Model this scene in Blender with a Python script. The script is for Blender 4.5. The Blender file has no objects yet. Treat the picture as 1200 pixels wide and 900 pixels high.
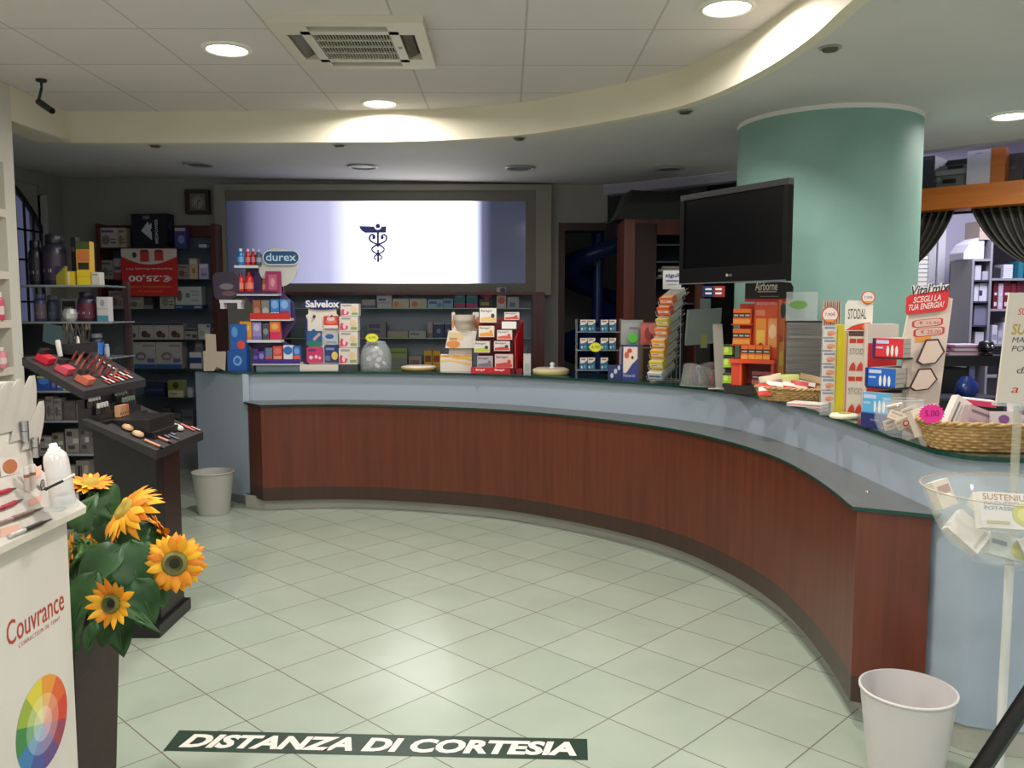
import bpy, math, random
from mathutils import Vector, Matrix
R = math.radians
random.seed(7)
C = bpy.context.scene.collection

# ------------------------------------------------------------------ camera
F_PX, HY, VX, CAM_H = 1000.0, 362.0, 594.0, 1.44
PITCH = math.atan((450 - HY) / F_PX)
YAW = math.atan((600 - VX) / F_PX * math.cos(PITCH))
fw = Vector((math.sin(YAW) * math.cos(PITCH), math.cos(YAW) * math.cos(PITCH), -math.sin(PITCH)))
rt = Vector((math.cos(YAW), -math.sin(YAW), 0)); up = rt.cross(fw)
cd = bpy.data.cameras.new('camera'); cam = bpy.data.objects.new('camera', cd); C.objects.link(cam)
cam.matrix_world = Matrix(((rt.x, up.x, -fw.x, 0), (rt.y, up.y, -fw.y, 0), (rt.z, up.z, -fw.z, CAM_H), (0, 0, 0, 1)))
cd.sensor_fit = 'HORIZONTAL'; cd.sensor_width = 36; cd.lens = 36 * F_PX / 1200; cd.clip_start = .05
bpy.context.scene.camera = cam

def px(u, v, x=None, y=None, z=None):
    """the point of a known plane that the photograph shows at pixel (u, v)"""
    d = fw + rt * ((u - 600) / F_PX) - up * ((v - 450) / F_PX)
    if z is not None: t = (z - CAM_H) / d.z
    elif y is not None: t = y / d.y
    else: t = x / d.x
    return Vector((0, 0, CAM_H)) + d * t

# ------------------------------------------------------------------ exposure, world, lamps
vs = bpy.context.scene.view_settings
vs.view_transform = 'Standard'; vs.look = 'None'; vs.gamma = 1; vs.use_curve_mapping = False
vs.exposure = 0.30
w = bpy.data.worlds.new('world'); bpy.context.scene.world = w; w.use_nodes = True
bg = w.node_tree.nodes['Background']; bg.inputs[0].default_value = (.75, .85, 1, 1); bg.inputs[1].default_value = .8
cy = bpy.context.scene.cycles
cy.max_bounces = 8; cy.diffuse_bounces = 4; cy.glossy_bounces = 3; cy.transmission_bounces = 6; cy.transparent_max_bounces = 12
cy.sample_clamp_indirect = 3; cy.caustics_reflective = False; cy.caustics_refractive = False
try:
    cy.use_denoising = True
except Exception: pass

LAMP_W = 20.0
def lamp(name, kind, loc, energy, color=(1, 1, 1), size=.2, rot=(0, 0, 0), spot=None, blend=.5):
    l = bpy.data.lights.new(name, kind); o = bpy.data.objects.new(name, l); C.objects.link(o)
    o.location = loc; o.rotation_euler = rot; l.energy = energy; l.color = color
    if kind == 'AREA': l.shape = 'DISK'; l.size = size
    if kind == 'SPOT': l.spot_size = spot; l.spot_blend = blend; l.shadow_soft_size = size
    if kind == 'POINT': l.shadow_soft_size = size
    return o

# ------------------------------------------------------------------ materials
def lin(c):
    return tuple((v / 255 / 12.92) if v / 255 <= .04045 else ((v / 255 + .055) / 1.055) ** 2.4 for v in c) + (1,)
MC = {}
def mat(c, rough=.5, metal=0.0, emit=0.0, alpha=None, trans=0.0, spec=None, coat=0.0):
    key = (tuple(c), rough, metal, emit, alpha, trans, spec, coat)
    if key in MC: return MC[key]
    m = bpy.data.materials.new('paint_%d' % len(MC)); m.use_nodes = True
    b = m.node_tree.nodes['Principled BSDF']
    b.inputs['Base Color'].default_value = lin(c); b.inputs['Roughness'].default_value = rough; b.inputs['Metallic'].default_value = metal
    if spec is not None: b.inputs['Specular IOR Level'].default_value = spec
    if coat: b.inputs['Coat Weight'].default_value = coat
    if emit: b.inputs['Emission Color'].default_value = lin(c); b.inputs['Emission Strength'].default_value = emit
    if trans: b.inputs['Transmission Weight'].default_value = trans; b.inputs['IOR'].default_value = 1.3
    if alpha is not None: b.inputs['Alpha'].default_value = alpha
    MC[key] = m; return m

def nodes(name):
    m = bpy.data.materials.new(name); m.use_nodes = True; nt = m.node_tree
    return m, nt, nt.nodes['Principled BSDF'], nt.links.new
def noisy(name, c1, c2, scale=6, rough=.6, bump=0.0, stretch=(1, 1, 1), detail=4, coat=0, lo=.35, hi=.65):
    m, nt, b, L = nodes(name)
    tc = nt.nodes.new('ShaderNodeTexCoord'); mp = nt.nodes.new('ShaderNodeMapping'); mp.inputs['Scale'].default_value = stretch
    n = nt.nodes.new('ShaderNodeTexNoise'); n.inputs['Scale'].default_value = scale; n.inputs['Detail'].default_value = detail
    r = nt.nodes.new('ShaderNodeValToRGB'); r.color_ramp.elements[0].color = lin(c1); r.color_ramp.elements[1].color = lin(c2)
    r.color_ramp.elements[0].position = lo; r.color_ramp.elements[1].position = hi
    L(tc.outputs['Object'], mp.inputs[0]); L(mp.outputs[0], n.inputs['Vector']); L(n.outputs[0], r.inputs[0]); L(r.outputs[0], b.inputs['Base Color'])
    b.inputs['Roughness'].default_value = rough
    if coat: b.inputs['Coat Weight'].default_value = coat
    if bump:
        bm_ = nt.nodes.new('ShaderNodeBump'); bm_.inputs['Strength'].default_value = bump; bm_.inputs['Distance'].default_value = .002
        L(n.outputs[0], bm_.inputs['Height']); L(bm_.outputs[0], b.inputs['Normal'])
    return m
def tiles(name, c1, c2, mortar, size, row, ang, org, msize, rough, bump=.3, mottle=None):
    m, nt, b, L = nodes(name)
    tc = nt.nodes.new('ShaderNodeTexCoord'); mp = nt.nodes.new('ShaderNodeMapping'); mp.vector_type = 'TEXTURE'
    mp.inputs['Location'].default_value = (org[0], org[1], 0); mp.inputs['Rotation'].default_value = (0, 0, ang)
    br = nt.nodes.new('ShaderNodeTexBrick'); br.offset = 0; br.squash = 1
    br.inputs['Scale'].default_value = 1; br.inputs['Brick Width'].default_value = size; br.inputs['Row Height'].default_value = row
    br.inputs['Mortar Size'].default_value = msize; br.inputs['Mortar Smooth'].default_value = .3
    br.inputs['Color1'].default_value = lin(c1); br.inputs['Color2'].default_value = lin(c2); br.inputs['Mortar'].default_value = lin(mortar)
    L(tc.outputs['Object'], mp.inputs[0]); L(mp.outputs[0], br.inputs[0])
    n = nt.nodes.new('ShaderNodeTexNoise'); n.inputs['Scale'].default_value = 3; n.inputs['Detail'].default_value = 5
    mx = nt.nodes.new('ShaderNodeMix'); mx.data_type = 'RGBA'; mx.blend_type = 'MULTIPLY'; mx.inputs[0].default_value = mottle or .15
    L(tc.outputs['Object'], n.inputs['Vector']); L(br.outputs[0], mx.inputs[6]); L(n.outputs[0], mx.inputs[7]); L(mx.outputs[2], b.inputs['Base Color'])
    bp = nt.nodes.new('ShaderNodeBump'); bp.invert = True; bp.inputs['Strength'].default_value = bump; bp.inputs['Distance'].default_value = .002
    L(br.outputs['Fac'], bp.inputs['Height']); L(bp.outputs[0], b.inputs['Normal']); b.inputs['Roughness'].default_value = rough
    return m
def wood(name, c1, c2, rough=.35, s=(14, 14, .7), coat=.1):
    return noisy(name, c1, c2, 2.2, rough, 0, s, 6, coat, .3, .7)

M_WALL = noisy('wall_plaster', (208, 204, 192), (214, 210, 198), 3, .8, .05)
M_SOFFIT = noisy('soffit_plaster', (206, 203, 201), (211, 208, 206), 2, .75)
M_FASCIA = noisy('fascia_plaster', (222, 214, 192), (228, 220, 199), 2, .7)
M_BLUE = noisy('pale_blue_laminate', (160, 173, 186), (162, 175, 188), 2, .45)
M_WOOD = wood('cherry_veneer', (104, 50, 30), (88, 39, 21), .4)
M_WOODD = wood('dark_base_veneer', (66, 44, 36), (56, 37, 30), .4)
M_SHELFW = wood('mahogany_shelf_wood', (96, 38, 28), (70, 28, 20), .4)
M_BEAM = wood('orange_beech_wood', (205, 118, 40), (186, 100, 32), .4, (1, 1, 12))
M_GLASS = mat((120, 165, 150), .05, trans=.0, alpha=.35)
M_GEDGE = mat((10, 60, 50), .15)
M_CTOP = mat((38, 62, 62), .06, coat=.3)
M_CLEAR = mat((235, 240, 240), .05, alpha=.16)
M_CLEAR2 = mat((225, 232, 232), .1, alpha=.3)
M_STEEL = noisy('brushed_steel', (150, 148, 146), (120, 118, 116), 3, .32, 0, (1, 1, 40)); M_STEEL.node_tree.nodes['Principled BSDF'].inputs['Metallic'].default_value = .9
M_BLACK = mat((18, 17, 18), .35); M_BLACKM = mat((24, 24, 25), .6); M_WHITE = mat((232, 230, 224), .45)
M_GREY = mat((120, 122, 124), .5); M_CHROME = mat((200, 200, 200), .2, 1.0)
W_ = (235, 232, 225)

# ------------------------------------------------------------------ mesh builder
TXT = {}
def text_mesh(s, bold=0.0, shear=0.0):
    k = (s, bold, shear)
    if k not in TXT:
        cu = bpy.data.curves.new('txt', 'FONT'); cu.body = s; cu.offset = bold; cu.shear = shear; cu.resolution_u = 3; cu.align_x = 'CENTER'
        o = bpy.data.objects.new('txt', cu); C.objects.link(o)
        dg = bpy.context.evaluated_depsgraph_get(); ev = o.evaluated_get(dg); me = ev.to_mesh()
        vv = [v.co.copy() for v in me.vertices]; ff = [list(p.vertices) for p in me.polygons]
        ev.to_mesh_clear(); bpy.data.objects.remove(o); bpy.data.curves.remove(cu)
        x0 = min(v.x for v in vv); x1 = max(v.x for v in vv); y0 = min(v.y for v in vv); y1 = max(v.y for v in vv)
        TXT[k] = ([((v.x - x0) / (x1 - x0), (v.y - y0) / (y1 - y0)) for v in vv], ff, (x1 - x0) / (y1 - y0))
    return TXT[k]
def as_mat(m): return m if isinstance(m, bpy.types.Material) else mat(m)
class MB:
    def __init__(s): s.v = []; s.f = []; s.m = []; s.sm = []; s.mats = []
    def mi(s, m):
        m = as_mat(m)
        if m not in s.mats: s.mats.append(m)
        return s.mats.index(m)
    def add(s, vs_, fs_, m, T=None, smooth=False):
        n = len(s.v); i = s.mi(m)
        s.v += [(T @ Vector(v)) if T else Vector(v) for v in vs_]
        s.f += [[a + n for a in f] for f in fs_]; s.m += [i] * len(fs_); s.sm += [smooth] * len(fs_)
        return s
    def box(s, x0, x1, y0, y1, z0, z1, m, T=None):
        return s.add([(x0, y0, z0), (x1, y0, z0), (x1, y1, z0), (x0, y1, z0), (x0, y0, z1), (x1, y0, z1), (x1, y1, z1), (x0, y1, z1)],
                     [(0, 3, 2, 1), (4, 5, 6, 7), (0, 1, 5, 4), (1, 2, 6, 5), (2, 3, 7, 6), (3, 0, 4, 7)], m, T)
    def quad(s, pts, m, T=None): return s.add(pts, [tuple(range(len(pts)))], m, T)
    def prism(s, pts, z0, z1, m, T=None, side=None, smooth=False):
        n = len(pts); s.add([(p[0], p[1], z1) for p in pts], [list(range(n))], m, T); s.add([(p[0], p[1], z0) for p in pts], [list(range(n))[::-1]], m, T)
        return s.add([(p[0], p[1], z0) for p in pts] + [(p[0], p[1], z1) for p in pts], [(i, (i + 1) % n, n + (i + 1) % n, n + i) for i in range(n)], side or m, T, smooth)
    def strip(s, a, b, z0, z1, m, smooth=True):
        """solid wall standing on two plan polylines a and b of equal length"""
        n = len(a)
        vs_ = [(p[0], p[1], z) for z in (z0, z1) for q in (a, b) for p in q]
        A = lambda i: i; B = lambda i: n + i; A1 = lambda i: 2 * n + i; B1 = lambda i: 3 * n + i
        s.add(vs_, [(A(i), A(i + 1), A1(i + 1), A1(i)) for i in range(n - 1)] + [(B(i + 1), B(i), B1(i), B1(i + 1)) for i in range(n - 1)], m, None, smooth)
        s.add(vs_, [(A1(i), A1(i + 1), B1(i + 1), B1(i)) for i in range(n - 1)] + [(A(i + 1), A(i), B(i), B(i + 1)) for i in range(n - 1)] + [(A(0), A1(0), B1(0), B(0)), (A(n - 1), B(n - 1), B1(n - 1), A1(n - 1))], m)
        return s
    def lathe(s, prof, m, T=None, n=24, cap=True, smooth=True, arc=1.0):
        vs_ = []; 
        for r, z in prof:
            for i in range(n): a = 2 * math.pi * arc * i / n; vs_.append((r * math.cos(a), r * math.sin(a), z))
        fs_ = [(k * n + i, k * n + (i + 1) % n, (k + 1) * n + (i + 1) % n, (k + 1) * n + i) for k in range(len(prof) - 1) for i in range(n)]
        s.add(vs_, fs_, m, T, smooth)
        if cap: s.add([vs_[i] for i in range(n)], [list(range(n))[::-1]], m, T); s.add([vs_[-n + i] for i in range(n)], [list(range(n))], m, T)
        return s
    def cyl(s, x, y, z0, z1, r, m, r2=None, n=16, T=None):
        t = Matrix.Translation((x, y, 0)); return s.lathe([(r, z0), (r if r2 is None else r2, z1)], m, (T @ t) if T else t, n)
    def tube(s, pts, r, m, n=8, T=None):
        pts = [Vector(p) for p in pts]; vs_ = []; N = len(pts)
        for i, p in enumerate(pts):
            d = (pts[min(i + 1, N - 1)] - pts[max(i - 1, 0)]).normalized()
            a = d.cross(Vector((0, 0, 1)) if abs(d.z) < .95 else Vector((1, 0, 0))).normalized(); b = d.cross(a)
            rr = r[i] if isinstance(r, (list, tuple)) else r
            vs_ += [p + (a * math.cos(2 * math.pi * k / n) + b * math.sin(2 * math.pi * k / n)) * rr for k in range(n)]
        s.add(vs_, [(i * n + k, i * n + (k + 1) % n, (i + 1) * n + (k + 1) % n, (i + 1) * n + k) for i in range(N - 1) for k in range(n)], m, T, True)
        s.add(vs_[:n], [list(range(n))], m, T); return s.add(vs_[-n:], [list(range(n))[::-1]], m, T)
    def bar(s, p, q, w_, m): return s.tube([p, q], w_, m, 4)
    def ell(s, cx, cz, rx, rz, m, T, y=0.0, n=20, star=0.0):
        """flat ellipse (or star) in the local xz plane, facing -y"""
        return s.add([(cx + rx * (1 - star * (i % 2)) * math.cos(2 * math.pi * i / n), y, cz + rz * (1 - star * (i % 2)) * math.sin(2 * math.pi * i / n)) for i in range(n)], [list(range(n))], m, T)
    def text(s, t, x0, x1, z0, z1, m, T=None, y=0.0, bold=0.0, shear=0.0, rot180=False, thick=0.0):
        vv, ff, asp = text_mesh(t, bold, shear)
        if rot180: vv = [(1 - a, 1 - b) for a, b in vv]
        return s.add([(x0 + a * (x1 - x0), y, z0 + b * (z1 - z0)) for a, b in vv], ff, m, T)
    def art(s, spec, w_, h, T, x0=None, z0=0.0, y=-.0006):
        """printed matter on a front face w_ x h: ('r'|'e'|'s'|'t', x0,z0,x1,z1,colour[,text])"""
        if x0 is None: x0 = -w_ / 2
        for k, it in enumerate(spec):
            a, b, c_, d = x0 + it[1] * w_, z0 + it[2] * h, x0 + it[3] * w_, z0 + it[4] * h; yy = y - .0003 * k
            if it[0] == 'r': s.quad([(a, yy, b), (c_, yy, b), (c_, yy, d), (a, yy, d)], it[5], T)
            elif it[0] == 'e': s.ell((a + c_) / 2, (b + d) / 2, (c_ - a) / 2, (d - b) / 2, it[5], T, yy)
            elif it[0] == 's': s.ell((a + c_) / 2, (b + d) / 2, (c_ - a) / 2, (d - b) / 2, it[5], T, yy, 32, .18)
            elif it[0] == 'p': s.quad([(x0 + p[0] * w_, yy, z0 + p[1] * h) for p in it[6]], it[5], T)
            elif it[0] == 't': s.text(it[6], a, c_, b, d, it[5], T, yy, it[7] if len(it) > 7 else .0)
        return s
    def build(s, name, parent=None, loc=(0, 0, 0), rz=0.0, rot=None):
        me = bpy.data.meshes.new(name); me.from_pydata([tuple(v) for v in s.v], [], s.f)
        for m in s.mats: me.materials.append(m)
        me.polygons.foreach_set('material_index', s.m); me.polygons.foreach_set('use_smooth', s.sm); me.update()
        o = bpy.data.objects.new(name, me); C.objects.link(o); o.location = loc; o.rotation_euler = rot or (0, 0, rz)
        if parent: o.parent = parent
        return o
def tag(o, label, cat, group=None, kind=None):
    o['label'] = label; o['category'] = cat
    if group: o['group'] = group
    if kind: o['kind'] = kind
    return o
def thing(name, label, cat, loc=(0, 0, 0), rz=0.0, group=None, rot=None):
    o = bpy.data.objects.new(name, None); C.objects.link(o); o.empty_display_size = .05
    o.location = loc; o.rotation_euler = rot or (0, 0, rz); return tag(o, label, cat, group)
def struct(o): o['kind'] = 'structure'; return o
KIDS = {}
def copy_tree(o, parent=None):
    c = o.copy(); C.objects.link(c)
    if parent: c.parent = parent; c.matrix_parent_inverse = o.matrix_parent_inverse
    for ch in [q for q in C.objects if q.parent == o and q != c]: copy_tree(ch, c)
    return c
def T3(x=0, y=0, z=0, rz=0, rx=0, ry=0): return Matrix.Translation((x, y, z)) @ Matrix.Rotation(rz, 4, 'Z') @ Matrix.Rotation(ry, 4, 'Y') @ Matrix.Rotation(rx, 4, 'X')
def spline(p, k=8):
    p = [Vector(q) for q in p]; P = [2 * p[0] - p[1]] + p + [2 * p[-1] - p[-2]]; out = []
    for i in range(1, len(P) - 2):
        a, b, c_, d = P[i - 1:i + 3]
        for j in range(k):
            t = j / k; out.append(.5 * (2 * b + (c_ - a) * t + (2 * a - 5 * b + 4 * c_ - d) * t * t + (3 * b - a - 3 * c_ + d) * t ** 3))
    return out + [p[-1]]
def offs(p, d):
    """plan polyline moved sideways by d (positive: to the left of its direction)"""
    n = len(p); out = []
    for i in range(n):
        t = (p[min(i + 1, n - 1)] - p[max(i - 1, 0)]).normalized(); dd = d[i] if isinstance(d, list) else d
        out.append(Vector((p[i].x - t.y * dd, p[i].y + t.x * dd)))
    return out
# ================================================================== THE ROOM
def soffit_z(x, y): return 2.54 + max(0, y - 5.8) * max(.0, .0173 - .0071 * x)
XL, YB = -2.9, 7.9                                  # shop's left wall, back wall
# floor
fl = MB(); fl.quad([(-5.2, -3, 0), (6.5, -3, 0), (6.5, 10.5, 0), (-5.2, 10.5, 0)], tiles('floor_tiles', (176, 186, 170), (170, 181, 164), (122, 114, 102), .3002, .3002, R(45.4), (-.705, 3.099), .0026, .22, .4, .22))
struct(fl.build('floor'))
# tiled ceiling, fascia curve and soffit
fas = spline([(1.30, 1.2), (1.26, 2.2), (1.235, 3.15), (1.236, 3.55), (1.19, 4.0), (1.09, 4.42), (.95, 4.74), (.75, 4.98), (.58, 5.14), (.36, 5.33), (.10, 5.52), (-.36, 5.69), (-.8, 5.745), (-1.2, 5.77)], 6)
fas += [Vector(q) for q in [(-2.0, 5.79), (-2.92, 5.79)]]
ce = MB(); ce.quad([(-3.2, -3, 2.74), (2.2, -3, 2.74), (2.2, 6.2, 2.74), (-3.2, 6.2, 2.74)][::-1], tiles('ceiling_tiles', (226, 219, 218), (222, 215, 214), (190, 185, 181), .5975, .5875, 0, (.088, 4.112), .006, .85, .25, .1))
struct(ce.build('ceiling'))
fo = offs(fas, -.06)
tr = MB(); tr.strip(fas, fo, 2.538, 2.745, M_FASCIA); struct(tr.build('trim_1'))
so = MB()
sx = [(p, -1) for p in fas]
# soffit sheet: strips from the fascia outwards, row by row
def srow(p, q, m, k=14):
    vs_ = []; 
    for a, b in zip(p, q):
        for j in range(k + 1):
            t = j / k; x, y = a[0] * (1 - t) + b[0] * t, a[1] * (1 - t) + b[1] * t; vs_.append((x, y, soffit_z(x, y)))
    n = k + 1
    so.add(vs_, [(i * n + j, i * n + j + 1, (i + 1) * n + j + 1, (i + 1) * n + j) for i in range(len(p) - 1) for j in range(k)], m, None, True)
outer = []
for i, p in enumerate(fas):
    t = i / (len(fas) - 1)
    outer.append(None)
NF = len(fas)
tgt = [Vector((4.6, 1.0)), Vector((4.6, 2.6)), Vector((4.55, 4.3)), Vector((3.42, 5.56)), Vector((2.6, 6.31)), Vector((.88, 7.9)), Vector((-.8, 7.9)), Vector((-2.6, 7.9)), Vector((-4.2, 7.9))]
def along(pts, t):
    L_ = [0]
    for a, b in zip(pts, pts[1:]): L_.append(L_[-1] + (b - a).length)
    s_ = t * L_[-1]
    for i in range(len(pts) - 1):
        if s_ <= L_[i + 1] + 1e-9:
            u = (s_ - L_[i]) / (L_[i + 1] - L_[i]); return pts[i].lerp(pts[i + 1], u)
    return pts[-1]
outer = [along(tgt, i / (NF - 1)) for i in range(NF)]
srow(fas, outer, M_SOFFIT)
srow([Vector((-2.88, 5.79)), Vector((-2.9, 5.1))], [Vector((-4.2, 7.9)), Vector((-4.2, 5.1))], M_SOFFIT)
struct(so.build('ceiling_soffit'))
# left wall with a niche, left alcove
NZ = (.25, 2.28)
wl = MB()
wl.box(-3.4, XL, -3, 4.2, 0, 3.0, M_WALL); wl.box(-3.4, XL, 4.2, 5.025, NZ[1], 3.0, M_WALL); wl.box(-3.4, XL, 4.2, 5.025, 0, NZ[0], M_WALL)
wl.box(-3.4, XL, 5.025, 5.13, 0, 3.0, M_WALL); wl.box(-3.4, -3.28, 4.2, 5.025, NZ[0], NZ[1], M_WALL)
wl.box(-3.1, XL, 5.13, 5.80, 2.538, 2.9, M_FASCIA)
wl.box(-4.6, -3.4, 5.0, 5.13, 0, 3.0, M_WALL)
struct(wl.build('wall_left'))
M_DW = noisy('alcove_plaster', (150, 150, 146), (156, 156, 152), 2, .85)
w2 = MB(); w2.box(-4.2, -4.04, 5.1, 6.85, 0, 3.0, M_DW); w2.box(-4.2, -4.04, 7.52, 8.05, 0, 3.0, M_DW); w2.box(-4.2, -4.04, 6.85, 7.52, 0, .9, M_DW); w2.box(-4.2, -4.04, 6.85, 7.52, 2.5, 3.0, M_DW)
struct(w2.build('wall_alcove'))
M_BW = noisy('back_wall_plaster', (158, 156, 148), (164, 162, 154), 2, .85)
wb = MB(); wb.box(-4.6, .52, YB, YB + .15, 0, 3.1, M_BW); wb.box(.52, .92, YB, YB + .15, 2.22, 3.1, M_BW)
struct(wb.build('wall_back'))
wr = MB(); wr.box(4.6, 4.75, -3, 4.4, 0, 3.1, M_WALL); struct(wr.build('wall_right'))
wf = MB(); wf.box(-3.4, 4.75, -3.15, -3, 0, .5, M_WALL); wf.box(-3.4, 4.75, -3.15, -3, 2.5, 3.1, M_WALL)
for x in (-3.4, -.8, 1.8, 4.45): wf.box(x, x + .3, -3.15, -3, .5, 2.5, M_WALL)
struct(wf.build('wall_front'))
# diagonal wall towards the back room: header over two openings, pier behind the column
dA, dB = Vector((.88, 7.9)), Vector((4.62, 4.45)); dd = (dB - dA).normalized(); dn = Vector((-dd.y, dd.x))
M_LIL = noisy('lilac_plaster', (176, 172, 190), (182, 178, 196), 2, .85)
def dw(mb, s0, s1, z0, z1, m, o0=0, o1=.12):
    a, b = dA + dd * s0, dA + dd * s1
    if (dn.y + dn.x) < 0: n_ = -dn
    else: n_ = dn
    mb.prism([a + n_ * o0, b + n_ * o0, b + n_ * o1, a + n_ * o1], z0, z1, m)
wd = MB(); LW = (dB - dA).length
dw(wd, 0, 1.35, 2.475, 3.0, M_LIL); dw(wd, 1.35, LW, 2.535, 3.0, M_LIL); dw(wd, 1.35, 2.35, 0, 2.475, M_LIL); dw(wd, LW - .2, LW, 0, 2.475, M_LIL)
struct(wd.build('wall_diagonal'))
# back rooms' outer walls
wo = MB(); wo.box(.4, .5, YB + .15, 10.4, 0, 3.2, M_BW); wo.box(.4, 2.5, 10.3, 10.4, 0, 3.2, M_BW); wo.box(2.4, 6.3, 8.6, 8.72, 0, 3.2, M_LIL); wo.box(6.2, 6.3, 4.2, 8.6, 0, 3.2, M_LIL); wo.box(4.6, 6.3, 4.1, 4.25, 0, 3.2, M_LIL)
struct(wo.build('wall_backroom'))
cb = MB(); cb.prism([(.4, 10.4), (.4, YB + .1), (.9, YB + .1), (4.7, 4.4), (6.3, 4.1), (6.3, 10.4)], 3.15, 3.2, mat((200, 198, 206), .8)); struct(cb.build('ceiling_backroom'))
# partition between dark store and lit back room
pw = MB(); q0 = dA + dd * 1.7 ; pw.prism([q0 + Vector((.08, .1)), q0 + Vector((.2, .1)), (2.5, 10.3), (2.38, 10.3)], 0, 3.15, mat((90, 88, 92), .9)); struct(pw.build('wall_store'))

# ---- downlights
M_LAMP = mat((255, 244, 226), .5, emit=9.0)
def downlight(x, y, z, lit, label, on=1.0, group=None, r=.11, warm=(1, .955, .905)):
    t = thing('recessed_downlight', label, 'ceiling light', (x, y, z), group=group)
    rg = MB(); rg.lathe([(r - .012, -.002), (r - .008, -.012), (r + .006, -.010), (r + .012, -.001)], M_WHITE if lit else mat((165, 165, 165), .4), n=32, cap=False); rg.build('trim_ring', t)
    df = MB(); df.lathe([(r - .01, -.004), (0.001, -.004)], M_LAMP if lit else mat((110, 112, 112), .25), n=32, cap=False); df.build('diffuser', t)
    if lit:
        l = lamp('downlight_lamp', 'AREA', (0, 0, -.016), LAMP_W * on, warm, .19); l.parent = t
        l.data.spread = R(170)
    return t
p = px(266, 57, z=2.74); downlight(p.x, p.y, 2.74, 1, 'lit round downlight in a ceiling tile beside the air vent, towards the camera-side left wall', .8)
p = px(445, 120.5, z=2.74); downlight(p.x, p.y, 2.74, 1, 'lit round downlight shining onto the curved ceiling edge behind the air vent', .9)
p = px(852, 8, z=2.74); downlight(p.x, p.y, 2.74, 1, 'lit round downlight in the tiled ceiling ahead of the green column', .9)
p = px(1186, 135, z=2.54); downlight(p.x, p.y, 2.54, 1, 'lit round downlight in the soffit beside the green column, near the wooden beam', .5)
for (x, y) in [(-1.7, 2.3), (.35, 2.4), (-1.7, .3), (.35, .3), (-1.4, -1.6), (.6, -1.6)]:
    downlight(x, y, 2.74, 1, 'lit round downlight in the tiled ceiling over the shop entrance', 1.0, 'downlights over the entrance')
for (x, y) in [(2.5, 2.7), (2.6, .6), (3.6, 3.6)]:
    downlight(x, y, 2.54, 1, 'lit round downlight in the soffit to the side of the entrance, outside the ceiling curve', .8, 'soffit downlights beside the entrance')
for (u, v, lb) in [(233, 196, 'unlit round downlight in the soffit above the square wall clock'), (425, 197, 'unlit round downlight in the soffit above the emblem of the light box'), (610, 197, 'unlit round downlight in the soffit above the dark end of the light box'), (784, 197, 'unlit round downlight in the soffit before the draped equipment')]:
    z = 2.55; p = px(u, v, z=z); downlight(p.x, p.y, soffit_z(p.x, p.y) - .004, 0, lb)
for (u, v, lb) in [(182, 171, 'small dark spotlight recessed in the soffit nearest the left wall'), (398, 171, 'small dark spotlight recessed in the soffit in front of the light box'), (608, 162, 'small dark spotlight in the soffit between light box and dark doorway'), (803, 130.5, 'small dark spotlight in the soffit above the television'), (973, 56.5, 'small dark spotlight in the soffit above the green column')]:
    p = px(u, v, z=2.538); m = MB(); m.lathe([(.001, -.010), (.03, -.012), (.034, -.002), (.036, .0)], mat((95, 85, 75), .4, .3), n=20); m.lathe([(.036, -.003), (.048, -.001)], mat((170, 168, 160), .5), n=20, cap=False)
    tag(m.build('recessed_spotlight', loc=(p.x, p.y, soffit_z(p.x, p.y) - .002)), lb, 'ceiling light')
# back room fluorescent
t = thing('ceiling_lamp', 'cool white tube lamp on the ceiling of the lilac back room', 'ceiling light', (4.2, 6.9, 3.12))
m = MB(); m.box(-.6, .6, -.08, .08, -.05, 0, M_WHITE); m.build('lamp_body', t); m = MB(); m.tube([(-.58, 0, -.065), (.58, 0, -.065)], .014, mat((235, 235, 255), .5, emit=6)); m.build('tube', t)
l = lamp('tube_lamp', 'AREA', (0, 0, -.09), 60, (.86, .86, 1), 1.0); l.parent = t
# ================================================================== THE COUNTER
ZT = .981
K9 = lambda L_: [(a * .9, b * .9) for a, b in L_]
V9 = lambda a, b: Vector((a * .9, b * .9))
cf = spline(K9([(-2.145, 6.92), (-1.36, 6.99), (-.5, 6.85), (.04, 6.61), (.42, 6.34), (.88, 5.98), (1.12, 5.75), (1.32, 5.44), (1.47, 5.02), (1.545, 4.5), (1.56, 4.0), (1.56, 3.5), (1.56, 3.08)]), 6)
cf2 = spline(K9([(1.56, 3.08), (1.60, 2.97), (1.70, 2.90), (2.1, 2.83), (2.8, 2.80)]), 3)
front = cf + cf2[1:]
back = offs(front, -.46)
# keep clear of the column: the top narrows there
COL = Vector((1.915, 5.19)); CR = .52
def clear_col(p):
    d = p - COL
    return COL + d.normalized() * (CR + .02) if d.length < CR + .02 else p
D_ = [.46] * len(front); 
def offL(p, dist):
    n = len(p); out = []
    for i in range(n):
        t = (p[min(i + 1, n - 1)] - p[max(i - 1, 0)]).normalized(); nn = Vector((-t.y, t.x))
        out.append(p[i] + nn * dist)
    return out
back = offL(front, .46)
for i, (f, b) in enumerate(zip(front, back)):
    t = 1.0
    while t > .2 and ((f + (b - f) * t) - COL).length < CR + .03: t -= .02
    # the whole segment must miss the column
    k = 0
    while k < 50:
        hit = [s for s in [j / 20 for j in range(21)] if ((f + (b - f) * t * s) - COL).length < CR + .03]
        if not hit: break
        t = min(hit) - .03; k += 1
    back[i] = f + (b - f) * max(t, .12)
for i in range(len(cf) - 6, len(back)):
    u = (i - (len(cf) - 6)) / (len(back) - 1 - (len(cf) - 6)); back[i] = back[len(cf) - 7].lerp(Vector((2.52, 3.0)), u) if i >= len(cf) - 6 else back[i]
ct = thing('pharmacy_counter', 'long curved pale blue pharmacy counter with cherry wood front panel and lower ledge', 'counter')
fin = offL(front, .02)
m = MB()
fasc_a = offL(front, .03); fasc_b = offL(front, .05)
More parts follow.
